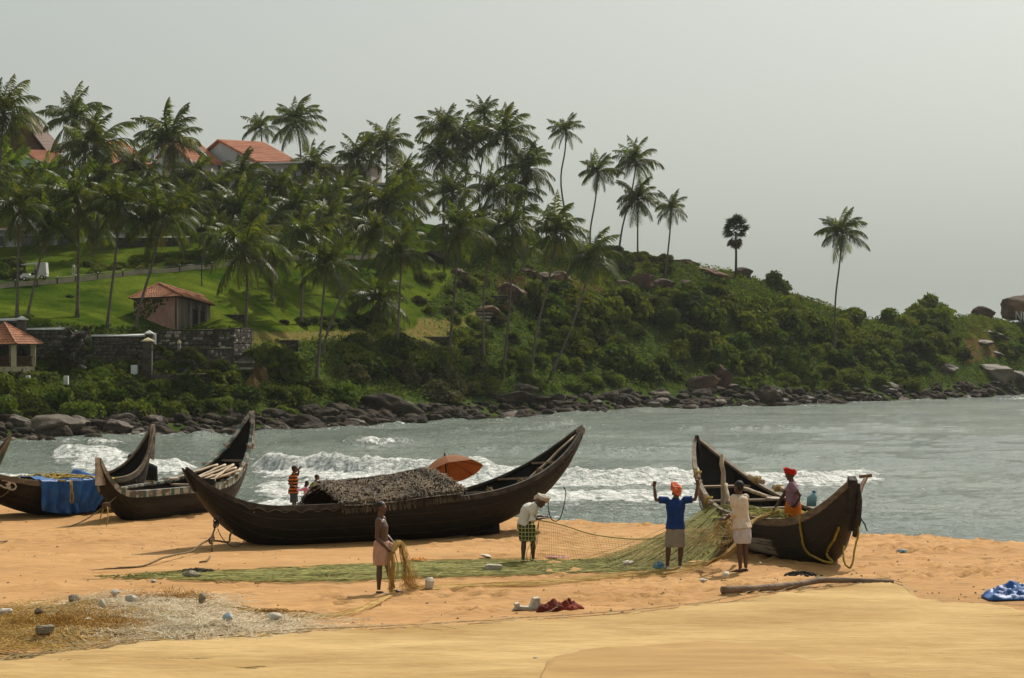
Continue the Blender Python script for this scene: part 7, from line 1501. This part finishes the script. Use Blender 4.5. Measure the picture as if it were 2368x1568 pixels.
# a second darker panel folded over the net near the middle
Vp = []; pa, pb = 40, 18
top = [(1225, 1640), (1262, 1545), (1332, 1522), (1460, 1513), (1560, 1506), (1640, 1498), (1700, 1503), (1820, 1532), (1960, 1576)]
for j in range(pb + 1):
    for i in range(pa + 1):
        x = 1225 + (2010 - 1225) * i / pa; y = float(np.interp(x, [q[0] for q in top], [q[1] for q in top])); y = y + (1660 - y) * j / pb; d = 4.15 * FOC / (y - HY); Vp.append((xp(x, d), d, 0))
Vp = np.array(Vp); e_ = np.minimum(1, (np.arange(len(Vp)) // (pa + 1)) / 3.0); Vp[:, 2] = beach_base(Vp[:, 0], Vp[:, 1]) + .055 * fbm(Vp[:, 0] * .16, Vp[:, 1] * .16, oct=3, seed=3) + .095 + .030 * fbm(Vp[:, 0] * .35 + Vp[:, 1] * .2, Vp[:, 1] * 1.5, oct=3, seed=91) + .034 * fbm(Vp[:, 0] * .9, Vp[:, 1] * 3.2, oct=4, seed=92) + .03 * e_
tag(obj('net_panel', new_mesh('net_panel', Vp - np.array([0, 24, 3.4]), grid_faces(pb + 1, pa + 1)), mat('darker golden netting', (.285, .165, .050), (.38, .235, .082), rough=.95, scale=1.0, stretch=(.3, 1.8, 1), bump=.4, bscale=5, detail=7), big, smooth=True), 'darker golden net panel lying on top')
# long loose threads and folds lying on the spread net, and its frayed edge
rs = np.random.default_rng(20); pa_ = []
for k in range(0):
    x = rs.uniform(-60, 2300); y0 = cover_y(x); y = y0 + 2 + (1640 - y0) * rs.random() ** 1.5; ln = rs.uniform(60, 420); sl = rs.normal(-.045, .02); ph = rs.uniform(0, 6); pts = []
    for i in range(12):
        xx = x + ln * i / 11; yy = y + sl * ln * i / 11 + 1.2 * math.sin(i * .8 + ph)
        if yy < cover_y(xx) + 1: break
        d = 4.15 * FOC / (yy - HY); pts.append((xp(xx, d), d))
    if len(pts) > 3: pa_.append(pts)
for k in range(220):
    x = rs.uniform(-40, 2340); y = cover_y(x) + rs.uniform(-5, 5); ln = rs.uniform(15, 70); sl = rs.normal(-.06, .10); pts = []
    for i in range(6):
        xx = x + ln * i / 5; yy = cover_y(xx) + (y - cover_y(x)) + sl * ln * i / 5 + rs.normal() * .5; d = 4.15 * FOC / (yy - HY); pts.append((xp(xx, d), d))
    pa_.append(pts)
al = np.array([p for q in pa_ for p in q]); az_ = beach_base(al[:, 0], al[:, 1]) + .055 * fbm(al[:, 0] * .16, al[:, 1] * .16, oct=3, seed=3) + .075 + .030 * fbm(al[:, 0] * .35 + al[:, 1] * .2, al[:, 1] * 1.5, oct=3, seed=91) + .034 * fbm(al[:, 0] * .9, al[:, 1] * 3.2, oct=4, seed=92) + .004; k = 0; out_ = []
for q in pa_: out_.append([Vector((p[0], p[1] - 24, az_[k + i] - 3.4)) for i, p in enumerate(q)]); k += len(q)
strands('loose_thread', mat('beige net thread', (.32, .235, .12), (.50, .40, .24), rough=.9, scale=.8), out_, .0028, None, None, big)
# ---- green net along the sand
rs = np.random.default_rng(21)
def gpath(x0, x1, yc0, yc1, n, jit, rs, lift=.02):
    y = rs.normal(0, 1); ph = rs.uniform(0, 6.28, 3); am = rs.uniform(.5, 1.4); out = []
    for i in range(n):
        f = i / (n - 1); x = x0 + (x1 - x0) * f; yy = yc0(x) if callable(yc0) else yc0 + (yc1 - yc0) * f; yy += jit(x, y) + am * (2.2 * math.sin(f * 9 + ph[0]) + 1.2 * math.sin(f * 23 + ph[1])); p = sand_xy(x, yy); p.z += lift + .02 * abs(math.sin(f * 31 + ph[2])); out.append(p)
    return out
def sand_xy(x, y):
    d = 4.15 * FOC / (y - HY); X_ = xp(x, d); return Vector((X_, d, beach_z(X_, d)))
gtop = lambda x: np.interp(x, [300, 420, 560, 800, 1000, 1300, 1540, 1650], [1330, 1325, 1322, 1309, 1301, 1297, 1294, 1296]); gbot = lambda x: np.interp(x, [300, 420, 560, 800, 1000, 1300, 1540, 1650], [1338, 1342, 1348, 1348, 1338, 1330, 1320, 1312])
V = []; nc, nr = 220, 26
for j in range(nr):
    for i in range(nc):
        x = 300 + 1340 * i / (nc - 1); y = float(gtop(x)) + (float(gbot(x)) - float(gtop(x))) * j / (nr - 1) + 2.0 * math.sin(x * .05 + j) * (j in (0, nr - 1)); p = sand_xy(x, y); V.append((p.x, p.y, p.z + .018))
V = np.array(V); V[:, 2] += .025 * np.abs(fbm(V[:, 0] * .8, V[:, 1] * 4, oct=3, seed=95)); gn = thing('fishing_net', 'long green fishing net laid out along the sand behind the bare-chested man', 'net', tuple(V[0])); obj('net_sheet', new_mesh('net_sheet', V - V[0], grid_faces(nr, nc)), net_mat('green netting', (.16, .15, .025), (.30, .27, .07), .12, 9, (.30, 2.4, 1)), gn)
def gl(p): return Vector(p) - Vector(tuple(V[0]))
pa_ = []
for k in range(150):
    x0 = rs.choice([310, 330, 420, 520, 640]) + rs.uniform(-20, 60); x1 = rs.uniform(1150, 1640); q = rs.random() ** .8; q = 1 - q if rs.random() < .5 else q
    pa_.append([gl(p) for p in gpath(x0, x1, lambda x, q=q: float(gtop(x) + (gbot(x) - gtop(x)) * q), None, 34, lambda x, y: 0, rs, .03)])
strands('strand', M_NETG, pa_, .006, None, None, gn)
for k, (x, y, e1, e2, e3, n, lb) in enumerate([(340, 1333, .35, .16, .08, 40, 'bunched end of the green net at its left tip'), (420, 1328, .35, .15, .07, 30, None), (755, 1336, .22, .12, .09, 30, None), (1460, 1306, .3, .1, .05, 16, None)]):
    o = tangle('net_bunch', lb, None, gl(sand_xy(x, y)), (e1, e2, e3), n, .008, M_NETG, 40 + k, parent=gn); 
# rising part of the green net up to the right boat
pa_ = []
for k in range(170):
    q = rs.random(); x = 1250 + 390 * q ** .75 + rs.normal() * 8; y = np.interp(x, [1250, 1450, 1640], [1318, 1322, 1290]) + rs.uniform(-14, 8); a = sand_xy(x, y) + Vector((0, 0, .02)); f = min(1, max(0, q + rs.normal() * .12)); b = P(1645 + 52 * f + rs.normal() * 2, 1166 + 24 * f + rs.normal() * 2, 41.9 - .7 * f + rs.normal() * .08); sag = rs.uniform(.12, .40) * min(1, (b - a).length / 3); pts = []
    for i in range(15): t_ = i / 14; p = a.lerp(b, t_); p.z = a.z + (b.z - a.z) * (t_ ** (1.25 + .5 * sag)) - sag * math.sin(math.pi * t_) * .5; p.z = max(p.z, beach_z(p.x, p.y) + .02); pts.append(p)
    pa_.append(pts)
for k in range(60):
    f = rs.random(); b = P(1648 + 50 * f, 1170 + 22 * f, 41.8 - .7 * f); c = P(rs.uniform(1700, 1850), rs.uniform(1182, 1200), rs.uniform(40.0, 41.0)); pa_.append([b, b.lerp(c, .4) + Vector((0, 0, .10)), b.lerp(c, .7) + Vector((0, 0, .03)), c - Vector((0, 0, .06))])
strands('hauled_strand', M_NETG, [[gl(p) for p in q] for q in pa_], .0055, None, None, gn)
Vs = []; ni, nj = 34, 12
for i in range(ni):
    for j in range(nj):
        g_ = j / (nj - 1); a = sand_xy(1330 + 300 * g_, 1312 - 14 * g_); b = P(1648 + 46 * g_, 1168 + 22 * g_, 41.9 - .7 * g_); t_ = i / (ni - 1); p = a.lerp(b, t_); p.z = a.z + (b.z - a.z) * t_ ** 1.45 + .03 * math.sin(i * .9 + j * 1.7); Vs.append(gl(p))
obj('hauled_sheet', new_mesh('hauled_sheet', np.array([tuple(v) for v in Vs]), grid_faces(ni, nj)), net_mat('green hauled netting', (.11, .105, .016), (.23, .21, .045), .30, 26, (1, 1, .5)), gn)
# standing panel between the stooping man and the boat
hp = [(1246, 1203, 38.9), (1275, 1208, 39.0), (1310, 1217, 39.2), (1360, 1233, 39.4), (1420, 1243, 39.6), (1480, 1246, 39.8), (1540, 1240, 40.2), (1600, 1215, 41.0), (1640, 1180, 41.7)]
tp = along([P(*q) for q in hp], 8); bt_ = along([sand_xy(x, y) + Vector((0, 0, .02)) for x, y in ((1240, 1300), (1275, 1303), (1330, 1306), (1380, 1306), (1430, 1304), (1480, 1300), (1530, 1296), (1590, 1292), (1640, 1285))], 8)
pt = thing('fishing_net', 'fine green net held up between the stooping man and the right boat', 'net', tuple(tp[0])); lo_ = lambda p: Vector(p) - tp[0]
strands('mesh_thread', M_NETG, [[lo_(tp[i].lerp(bt_[min(len(bt_) - 1, i + s)], f) + Vector((0, .05 * math.sin(f * 3.1), 0))) for f in (0, .25, .5, .75, 1)] for i in range(0, len(tp), 1) for s in (0,)] + [[lo_(tp[i].lerp(bt_[i], f)) for i in range(0, len(tp), 2)] for f in np.linspace(.08, .95, 12)], .0022, None, None, pt)
mb = MB(); mb.tube([lo_(p) for p in tp], .012, 5); mb.build('head_rope', M_NETG, pt)
for k in range(3): rope([P(1246, 1203, 38.9), P(1243 - 4 * k, 1240, 38.9), P(1236 - 9 * k, 1275, 38.9), sand_xy(1232 - 6 * k, 1300)], .006, M_NETG, ['green net line hanging from the stooping man, nearest his legs', 'middle green net line hanging from the stooping man', 'outermost green net line hanging from the stooping man'][k], 'net_line')
# ---- amber net through the bare-chested man's hands
an = thing('fishing_net', 'amber net running from the bare-chested man to the right boat', 'net', tuple(L1)); la = lambda p: Vector(p) - L1; pa_ = []
hw = L1 + Vector((.27, .07, .83)); hw2 = L1 + Vector((.13, -.12, .72))
for k in range(70):
    j = rs.normal(size=3) * .030; y1 = rs.normal() * 3; pts = [hw2 + Vector(j), hw + Vector((.0, 0, .03)) + Vector(j) * .8, hw + Vector((.08 + rs.normal() * .02, -.02, -.22)) + Vector(j), L1 + Vector((.44 + rs.normal() * .09, rs.normal() * .05, .28 + rs.normal() * .04)), sand_xy(956 + rs.normal() * 16, 1362 + y1 * .8) + Vector((0, 0, .03)), sand_xy(1000 + rs.normal() * 8, 1363 + y1) + Vector((0, 0, .03))]
    for x, y, s_ in ((1100, 1357, 3), (1250, 1350, 3.2), (1400, 1338, 3.5), (1500, 1331, 4), (1580, 1320, 7)): pts.append(sand_xy(x, y + y1 * s_ / 4 + rs.normal()) + Vector((0, 0, .03 + rs.random() * .02)))
    g_ = rs.random(); pts += [P(1640 + 10 * g_, 1293 + 12 * (1 - g_), 37.6), P(1700 + 6 * g_, 1262 + rs.normal() * 5, 38.0), P(1731 + rs.normal() * 2, 1215 + rs.normal() * 3, 39.1), P(1757 + rs.normal() * 2, 1196 + rs.normal() * 2, 39.7), P(1800 + rs.normal() * 2, 1184 + rs.normal() * 2, 40.2)]
    pa_.append(along(pts, 4))
for k in range(46):
    j = rs.normal(size=3) * .030; pts = [hw2 + Vector(j), hw2 + Vector((.03, -.03, -.3)) + Vector(j) * 1.5, L1 + Vector((.13 + rs.normal() * .025, -.15, .1)), sand_xy(905 + rs.normal() * 4, 1378 + rs.normal() * 2) + Vector((0, 0, .03)), sand_xy(860, 1403 + rs.normal() * 4) + Vector((0, 0, .04)), sand_xy(815, 1420 + rs.normal() * 4) + Vector((0, 0, .03)), sand_xy(740, 1430 + rs.normal() * 3) + Vector((0, 0, .03)), sand_xy(660, 1428 + rs.normal() * 3) + Vector((0, 0, .03)), sand_xy(560, 1412 + rs.normal() * 3) + Vector((0, 0, .03)), sand_xy(480, 1402 + rs.normal() * 3) + Vector((0, 0, .03))]
    pa_.append(along(pts, 4))
strands('strand', M_NETO, [[la(p) for p in q] for q in pa_], .0030, None, None, an)
pa_ = []
for k in range(30):
    a = P(rs.uniform(1738, 1760), rs.uniform(1192, 1204), 39.4); pa_.append(along([hullpt_safe for hullpt_safe in (P(1650 + rs.uniform(-90, 40), 1240 + rs.uniform(-40, 50), 38.6 + rs.uniform(-.5, .5)), P(1690, 1225 + rs.uniform(-30, 30), 38.3), L4 + Vector((-.33 + rs.normal() * .03, .12, 1.02 + rs.normal() * .04)))], 5))
for k in range(16): pa_.append(along([L4 + Vector((-.33, .14, 1.03)), P(1640, 1225 + rs.uniform(-10, 30), 38.4), P(1560 + rs.uniform(-40, 20), 1255 + rs.uniform(-20, 30), 38.6), sand_xy(1480 + rs.uniform(-50, 50), 1315 + rs.uniform(-12, 5)) + Vector((0, 0, .02))], 6))
strands('loose_line', mat('pale net line', (.34, .24, .09), (.48, .36, .17), rough=.85, scale=5), [[la(p) for p in q] for q in pa_], .0042, None, None, an)
o = tangle('net_bunch', None, None, la(sand_xy(630, 1424)), (.30, .09, .10), 26, .007, M_NETB, 55, parent=an)
tangle('net_heap', 'yellow net heaped in the stern half of the right boat', 'net', P(1790, 1192, 40.6), (.42, .3, .14), 60, .007, mat('yellow net twine', (.30, .27, .05), (.44, .40, .12), rough=.85, scale=4), 56)
# ---- pale and amber net heaps at left
_hx = np.arange(-9.5, -2.4, .07); _hy = np.arange(26.2, 34.0, .07); _HX, _HY = np.meshgrid(_hx, _hy)
_px = CX + FOC * _HX / _HY; _py = HY + FOC * 4.15 / _HY
_in = np.clip(1.25 - ((_px - 310) / 390) ** 2 - ((_py - 1446 - .02 * (_px - 310)) / 52) ** 2, 0, 1)
MOUND = np.clip(_in * 1.6, 0, 1) * .20 * np.clip(fbm(_HX * .9, _HY * 1.5, oct=4, seed=66) + .16, 0, 1)
def mound(x, y):
    if not (_hx[0] < x < _hx[-1] and _hy[0] < y < _hy[-1]): return 0.0
    return float(MOUND[int((y - _hy[0]) / .07), int((x - _hx[0]) / .07)])
_mz = beach_base(_HX, _HY) + .055 * fbm(_HX * .16, _HY * .16, oct=3, seed=3) + MOUND + np.where(MOUND > .012, .022, -.08)
tag(obj('net_heap', new_mesh('net_heap', np.stack([_HX, _HY, _mz], -1).reshape(-1, 3), grid_faces(*_HX.shape)), net_mat('pale heaped netting', (.40, .26, .095), (.66, .54, .36), .15, 9, (.6, 1.4, 1)), smooth=True), 'low folds of pale netting under the loose strands at lower left', 'net', kind='stuff')
def heap(name, label, poly, n, M_, seed, r=.006, lift=.10, seg=16, step=.10, curl=.9):
    rs = np.random.default_rng(seed); pa_ = []; px = [p[0] for p in poly]; py = [p[1] for p in poly]
    cx_ = rs.uniform(min(px), max(px), n * 8); cy_ = rs.uniform(min(py), max(py), n * 8); k1 = fbm(cx_ * .02, cy_ * .075, oct=3, seed=seed); k2 = fbm(cx_ * .03, cy_ * .09, oct=2, seed=seed + 1); k3 = fbm(cx_ * .012, cy_ * .04, oct=2, seed=seed + 2)
    for x, y, g1, g2, g3 in zip(cx_, cy_, k1, k2, k3):
        if len(pa_) >= n: break
        ins = False
        for i in range(len(poly)):
            (x1, y1), (x2, y2) = poly[i], poly[i - 1]
            if (y1 > y) != (y2 > y) and x < (x2 - x1) * (y - y1) / (y2 - y1) + x1: ins = not ins
        if not ins or g1 < .0 + rs.normal() * .14: continue
        p = sand_xy(x, y); a = g3 * 3.0 + rs.choice([0, 3.14]) + rs.normal() * .35; pts = []; hgt = lift * (.2 + 1.3 * max(0, g2 + .25))
        for i in range(seg): a += rs.normal() * curl; pts.append(Vector((p.x, p.y, beach_z(p.x, p.y) + mound(p.x, p.y) + .03 + hgt * rs.random() * (1 if 0 < i < seg - 1 else .2)))); p = p + Vector((math.cos(a), math.sin(a) * .8, 0)) * step
        pa_.append(pts)
    return strands(name, M_, pa_, r, label, 'net')
heap('net_heap', 'pale cream net heap spread on the sand at lower left', [(255, 1385), (330, 1378), (420, 1392), (470, 1420), (560, 1445), (640, 1440), (740, 1448), (700, 1462), (600, 1470), (450, 1478), (320, 1500), (230, 1490), (250, 1455), (200, 1420)], 1500, M_NETW, 61, .0034, .05, 26, .06, .28)
heap('net_heap', 'amber net heap at the left edge beside the pale one', [(-40, 1410), (120, 1405), (215, 1408), (250, 1425), (235, 1470), (180, 1490), (80, 1505), (-40, 1512)], 800, M_NETO, 62, .0036, .07, 26, .06, .28)
heap('net_heap', 'darker brown tuft of net in the middle of the left heaps', [(155, 1440), (215, 1435), (228, 1460), (170, 1478)], 260, M_NETB, 63, .0036, .12, 24, .055, .4)
heap('net_heap', 'thin dark brown tuft of net behind the floats', [(375, 1385), (430, 1382), (445, 1398), (380, 1400)], 60, M_NETB, 64, .0035, .14, 20, .05, .5)
heap('net_heap', 'greenish brown cords at the lower left corner of the spread net', [(-60, 1525), (120, 1512), (250, 1500), (200, 1530), (60, 1555), (-60, 1560)], 130, mat('olive cord', (.14, .11, .03), (.24, .18, .06), rough=.9, scale=4), 65, .005, .02, 26, .16, .10)
# ------------------------------------------------------------------ floats and litter
M_FOAM = mat('dirty white foam', (.36, .31, .24), (.60, .56, .48), rough=.85, scale=6, bump=.3, bscale=12, rand=.2); M_FOAMD = mat('grimy float', (.10, .085, .055), (.34, .29, .20), rough=.9, scale=5, rand=.2, bump=.4, bscale=10); M_FOAMB = mat('blue grey foam', (.20, .25, .28), (.44, .48, .48), rough=.85, scale=14)
FLO = [rock_mesh(80, sub=3, flat=(1, .8, .85), cuts=10, rough=.16), rock_mesh(84, sub=3, flat=(1, .9, .8), cuts=7, rough=.2), stone_piece(82)]
for m_ in FLO[2:]: m_.transform(Matrix.Scale(1.55, 4))
def lump(x, y, w, h, M_, label, cat='float', name='float', dz=.0, seed=0, rot=0.0):
    p = sand_xy(x, y); s = p.y / FOC; me = FLO[seed % 3].copy(); me.name = name; me.materials.append(M_); o = obj(name, me, None, None, loc=p + Vector((0, 0, h * s * .42 + dz + mound(p.x, p.y)))); o.scale = (w * s / 2 * 1.15, w * s / 2 * .9, h * s / 2 * 1.3); o.rotation_euler = (.1, rot, seed * 1.3); return tag(o, label, cat)
for k, a in enumerate([(265, 1386, 26, 16, M_FOAM, 'double white float at the back of the pale net heap'), (170, 1410, 34, 20, M_FOAMD, 'grimy block float left of the pale net heap'), (303, 1411, 28, 24, M_FOAM, 'squarish pale float in the middle of the pale net heap'), (237, 1424, 20, 20, M_FOAM, 'small pale pointed float left in the pale net heap'), (467, 1407, 24, 26, M_FOAMD, 'grey rounded float at the right end of the pale net heap'), (15, 1434, 34, 20, M_FOAM, 'pale float at the left edge in the amber net'),
                   (90, 1429, 30, 18, mat('dark brown float', (.04, .025, .015), (.14, .09, .05), rough=.9, scale=5), 'dark brown float in the amber net'), (208, 1446, 32, 10, M_FOAM, 'flat white foam piece on the brown net tuft'), (104, 1482, 44, 22, M_FOAMD, 'greenish grey float at the front of the amber net'), (528, 1450, 34, 22, M_FOAMB, 'blue grey speckled foam block right of the pale net heap'), (632, 1446, 36, 16, M_FOAM, 'long white float at the right tail of the pale net'), (993, 1364, 26, 28, M_FOAM, 'cream plastic jug float standing by the amber net'),
                   (445, 1336, 50, 18, M_FOAMD, 'net-wrapped float in the left end of the green net'), (1678, 1341, 24, 18, M_FOAM, 'round white plastic bag near the man in the cream shirt'), (1624, 1351, 22, 10, M_FOAM, 'crumpled white bag left of the round one'), (1756, 1309, 9, 8, M_FOAM, 'small white ball under the right boat'), (1124, 1291, 34, 8, M_FOAM, 'flat white foam slab behind the green net'), (1140, 1321, 44, 16, M_FOAM, 'white plastic bag lying on the green net'), (1190, 1414, 16, 5, M_FOAM, 'small flat white scrap left of the broken box'), (1890, 1343, 18, 6, M_FOAMD, 'grey pebble in front of the right boat'), (1452, 1310, 26, 14, M_FOAM, 'netted white float on the green net'), (355, 1346, 16, 6, M_FOAMB, 'grey stone below the left end of the green net'),
                   (398, 1490, 14, 5, M_FOAMB, 'small grey scrap between the net heap and the spread net'), (1237, 1536, 14, 6, M_FOAM, 'small white shell on the spread net'), (2092, 1535, 5, 4, mat('dark pebble', (.03, .025, .03), rough=.8), 'dark pebble on the spread net at right')]):
    lump(*a, cat='float' if 'float' in a[5] else ('bag' if 'bag' in a[5] else ('foam' if 'foam' in a[5] else 'debris')), name='float' if 'float' in a[5] else ('plastic_bag' if 'bag' in a[5] else ('foam_piece' if 'foam' in a[5] else 'debris_piece')), seed=k, dz=.06 if a[1] > 1500 or (a[0] < 660 and a[1] > 1380) else .02)
# broken foam box
p = sand_xy(1222, 1412); t = thing('foam_box', 'broken white foam box beside the red cloth', 'box', p, .15); t.scale = (.75, .75, .75); mb = MB(); mb.box((-.08, 0, .05), (.42, .26, .07), Matrix.Rotation(.08, 3, 'Y')); mb.build('base', M_FOAM, t); mb = MB(); mb.prism([(.02, -.14, .06), (.26, -.14, .02), (.22, -.14, .27), (.10, -.14, .26)], (0, .28, 0)); mb.build('side', M_FOAM, t); mb = MB(); mb.prism([(-.30, -.12, .07), (-.20, -.12, .07), (-.22, -.12, .17), (-.30, -.12, .15)], (0, .22, 0)); mb.build('broken_end', M_FOAM, t)
# crumpled cloths and tarpaulins
def crumple(name, label, cat, x, y, w, dpt, h, M_, seed, n=34):
    p = sand_xy(x, y); u, v = np.meshgrid(np.linspace(-1, 1, n + 1), np.linspace(-1, 1, n + 1)); e = np.clip(1 - np.maximum(np.abs(u), np.abs(v)) ** 5, 0, 1); r = 1 + .22 * vn(np.arctan2(v, u) * 1.6 + 9, v * 0 + 3.1, seed=seed)
    V = np.stack([u * w / 2 * r, v * dpt / 2 * r, h * e * (.42 + 1.1 * np.abs(fbm(u * 3.4, v * 3.4, oct=4, seed=seed))) + .02], -1).reshape(-1, 3)
    o = obj(name, new_mesh(name, np.array(V), grid_faces(n + 1, n + 1)), M_, None, smooth=True, loc=p); s = o.modifiers.new('t', 'SOLIDIFY'); s.thickness = .01; return tag(o, label, cat)
M_RED = mat('rust red cloth', (.06, .008, .005), (.24, .035, .014), rough=.9, scale=5, bump=.6, bscale=8)
crumple('cloth', 'crumpled rust red cloth on the sand', 'cloth', 1295, 1414, .68, .42, .16, M_RED, 71); crumple('cloth', 'pinkish cloth lying behind the stooping man', 'cloth', 1285, 1289, .50, .3, .05, mat('pale pink cloth', (.40, .17, .13), (.52, .30, .24), rough=.9, scale=6), 72); crumple('net_bundle', 'small bundle of bright orange netting behind the amber net', 'net', 966, 1299, .30, .2, .07, mat('orange netting', (.50, .15, .02), (.60, .28, .08), rough=.9, scale=12), 73)
crumple('tarpaulin', 'crumpled blue tarpaulin lying on the sand at the right edge', 'tarpaulin', 2374, 1380, 1.3, 1.0, .20, M_TARP, 74, 46); crumple('bundle', 'small blue bundle at the feet of the man in the blue shirt', 'bundle', 1523, 1317, .22, .16, .13, mat('blue plastic bundle', (.02, .10, .20), (.20, .28, .30), rough=.6, scale=14), 75)
tangle('seaweed_clump', 'clump of black seaweed in front of the right boat', 'seaweed', sand_xy(1850, 1335), (.16, .08, .09), 60, .013, mat('black weed', (.008, .007, .006), (.02, .016, .012), rough=.8, scale=9), 76, seg=7, loop=1.2)
tangle('seaweed_clump', 'smaller clump of black seaweed beside the larger one', 'seaweed', sand_xy(1838, 1335), (.09, .06, .09), 34, .013, MATS['black weed'], 77, seg=7, loop=1.2)
tangle('weed_bundle', 'dark net-covered bundle behind the left end of the green net', 'bundle', sand_xy(455, 1324), (.20, .1, .10), 60, .012, mat('grey weed', (.03, .03, .018), (.10, .09, .05), rough=.9, scale=9), 78, seg=7, loop=1.0)
# the long log
a = sand_xy(1668, 1378); pts = [a + Vector((0, 0, .09)), sand_xy(1750, 1374) + Vector((0, 0, .09)), sand_xy(1840, 1366) + Vector((0, 0, .10)), sand_xy(1890, 1361) + Vector((0, 0, .13)), sand_xy(1950, 1359) + Vector((0, 0, .12)), sand_xy(2064, 1358) + Vector((0, 0, .08))]
pts = spline(pts, 6); mb = MB(); rr = random.Random(3); mb.tube([p - a for p in pts], [.068 * (1 - .35 * i / len(pts)) * (1 + rr.uniform(-.05, .05)) for i in range(len(pts))], 10); tag(mb.build('log', mat('driftwood log', (.13, .085, .055), (.26, .185, .125), rough=.85, scale=2.5, stretch=(.6, 3, 3), bump=.5, bscale=8, detail=8), None, smooth=True, loc=a), 'long pale driftwood log lying on the sand at right', 'log')
p = sand_xy(2086, 1277); t = thing('plastic_bottle', 'clear plastic bottle lying on the sand at right', 'bottle', p + Vector((0, 0, .05)), .2); mb = MB(); mb.loft([((-.12, 0, 0), .04, .04, (0, 1, 0), (0, 0, 1)), ((.06, 0, 0), .04, .04, (0, 1, 0), (0, 0, 1)), ((.10, 0, 0), .015, .015, (0, 1, 0), (0, 0, 1))], 10); mb.build('body', mat('clear plastic', (.55, .60, .58), rough=.15, spec=.6, trans=.4), t, smooth=True); mb = MB(); mb.loft([((-.03, 0, 0), .0415, .0415, (0, 1, 0), (0, 0, 1)), ((.03, 0, 0), .0415, .0415, (0, 1, 0), (0, 0, 1))], 10); mb.build('label_band', mat('blue label', (.05, .25, .40), rough=.5), t)
# scattered specks of weed and litter on the sand
rs = np.random.default_rng(81); V = []; F = []
for k in range(1500):
    x, y = rs.uniform(-40, 2400), rs.uniform(1180, 1530)
    if y > cover_y(x) - 4 or rs.random() > .35 + .65 * (x > 1300): continue
    p = sand(x, y) if y < 1255 else sand_xy(x, y); a = rs.uniform(0, 3.14); l = rs.uniform(.012, .045); w = rs.uniform(.005, .02); b = len(V); dx, dy = math.cos(a) * l, math.sin(a) * l; h = rs.uniform(.01, .03)
    V += [(p.x - dx, p.y - dy, p.z + .01), (p.x + dy * .3, p.y - dx * .3, p.z + .01), (p.x + dx, p.y + dy, p.z + .012), (p.x - dy * .3, p.y + dx * .3, p.z + .01), (p.x, p.y, p.z + .01 + h)]; F += [(b, b + 1, b + 4), (b + 1, b + 2, b + 4), (b + 2, b + 3, b + 4), (b + 3, b, b + 4)]
tag(obj('beach_litter', new_mesh('beach_litter', np.array(V), np.array(F)), mat('dark weed litter', (.05, .03, .015), (.14, .085, .04), rough=.95, scale=3)), 'small dark specks of dried weed and shell on the sand', 'litter', kind='stuff')
HAZE = 0.00007
# ------------------------------------------------------------------ the hazy air
hz = MB(); hz.box((0, 1400, 32), (6400, 3600, 71.0))
m = bpy.data.materials.new('hazy air'); m.use_nodes = True; N = m.node_tree.nodes; N.clear()
o = N.new('ShaderNodeOutputMaterial'); v = N.new('ShaderNodeVolumePrincipled')
v.inputs['Color'].default_value = (.93, .96, .94, 1); v.inputs['Density'].default_value = HAZE; v.inputs['Anisotropy'].default_value = .25
m.node_tree.links.new(v.outputs[0], o.inputs['Volume'])
haze = hz.build('haze', m); tag(haze, 'thin pale sea haze over the bay', kind='stuff')
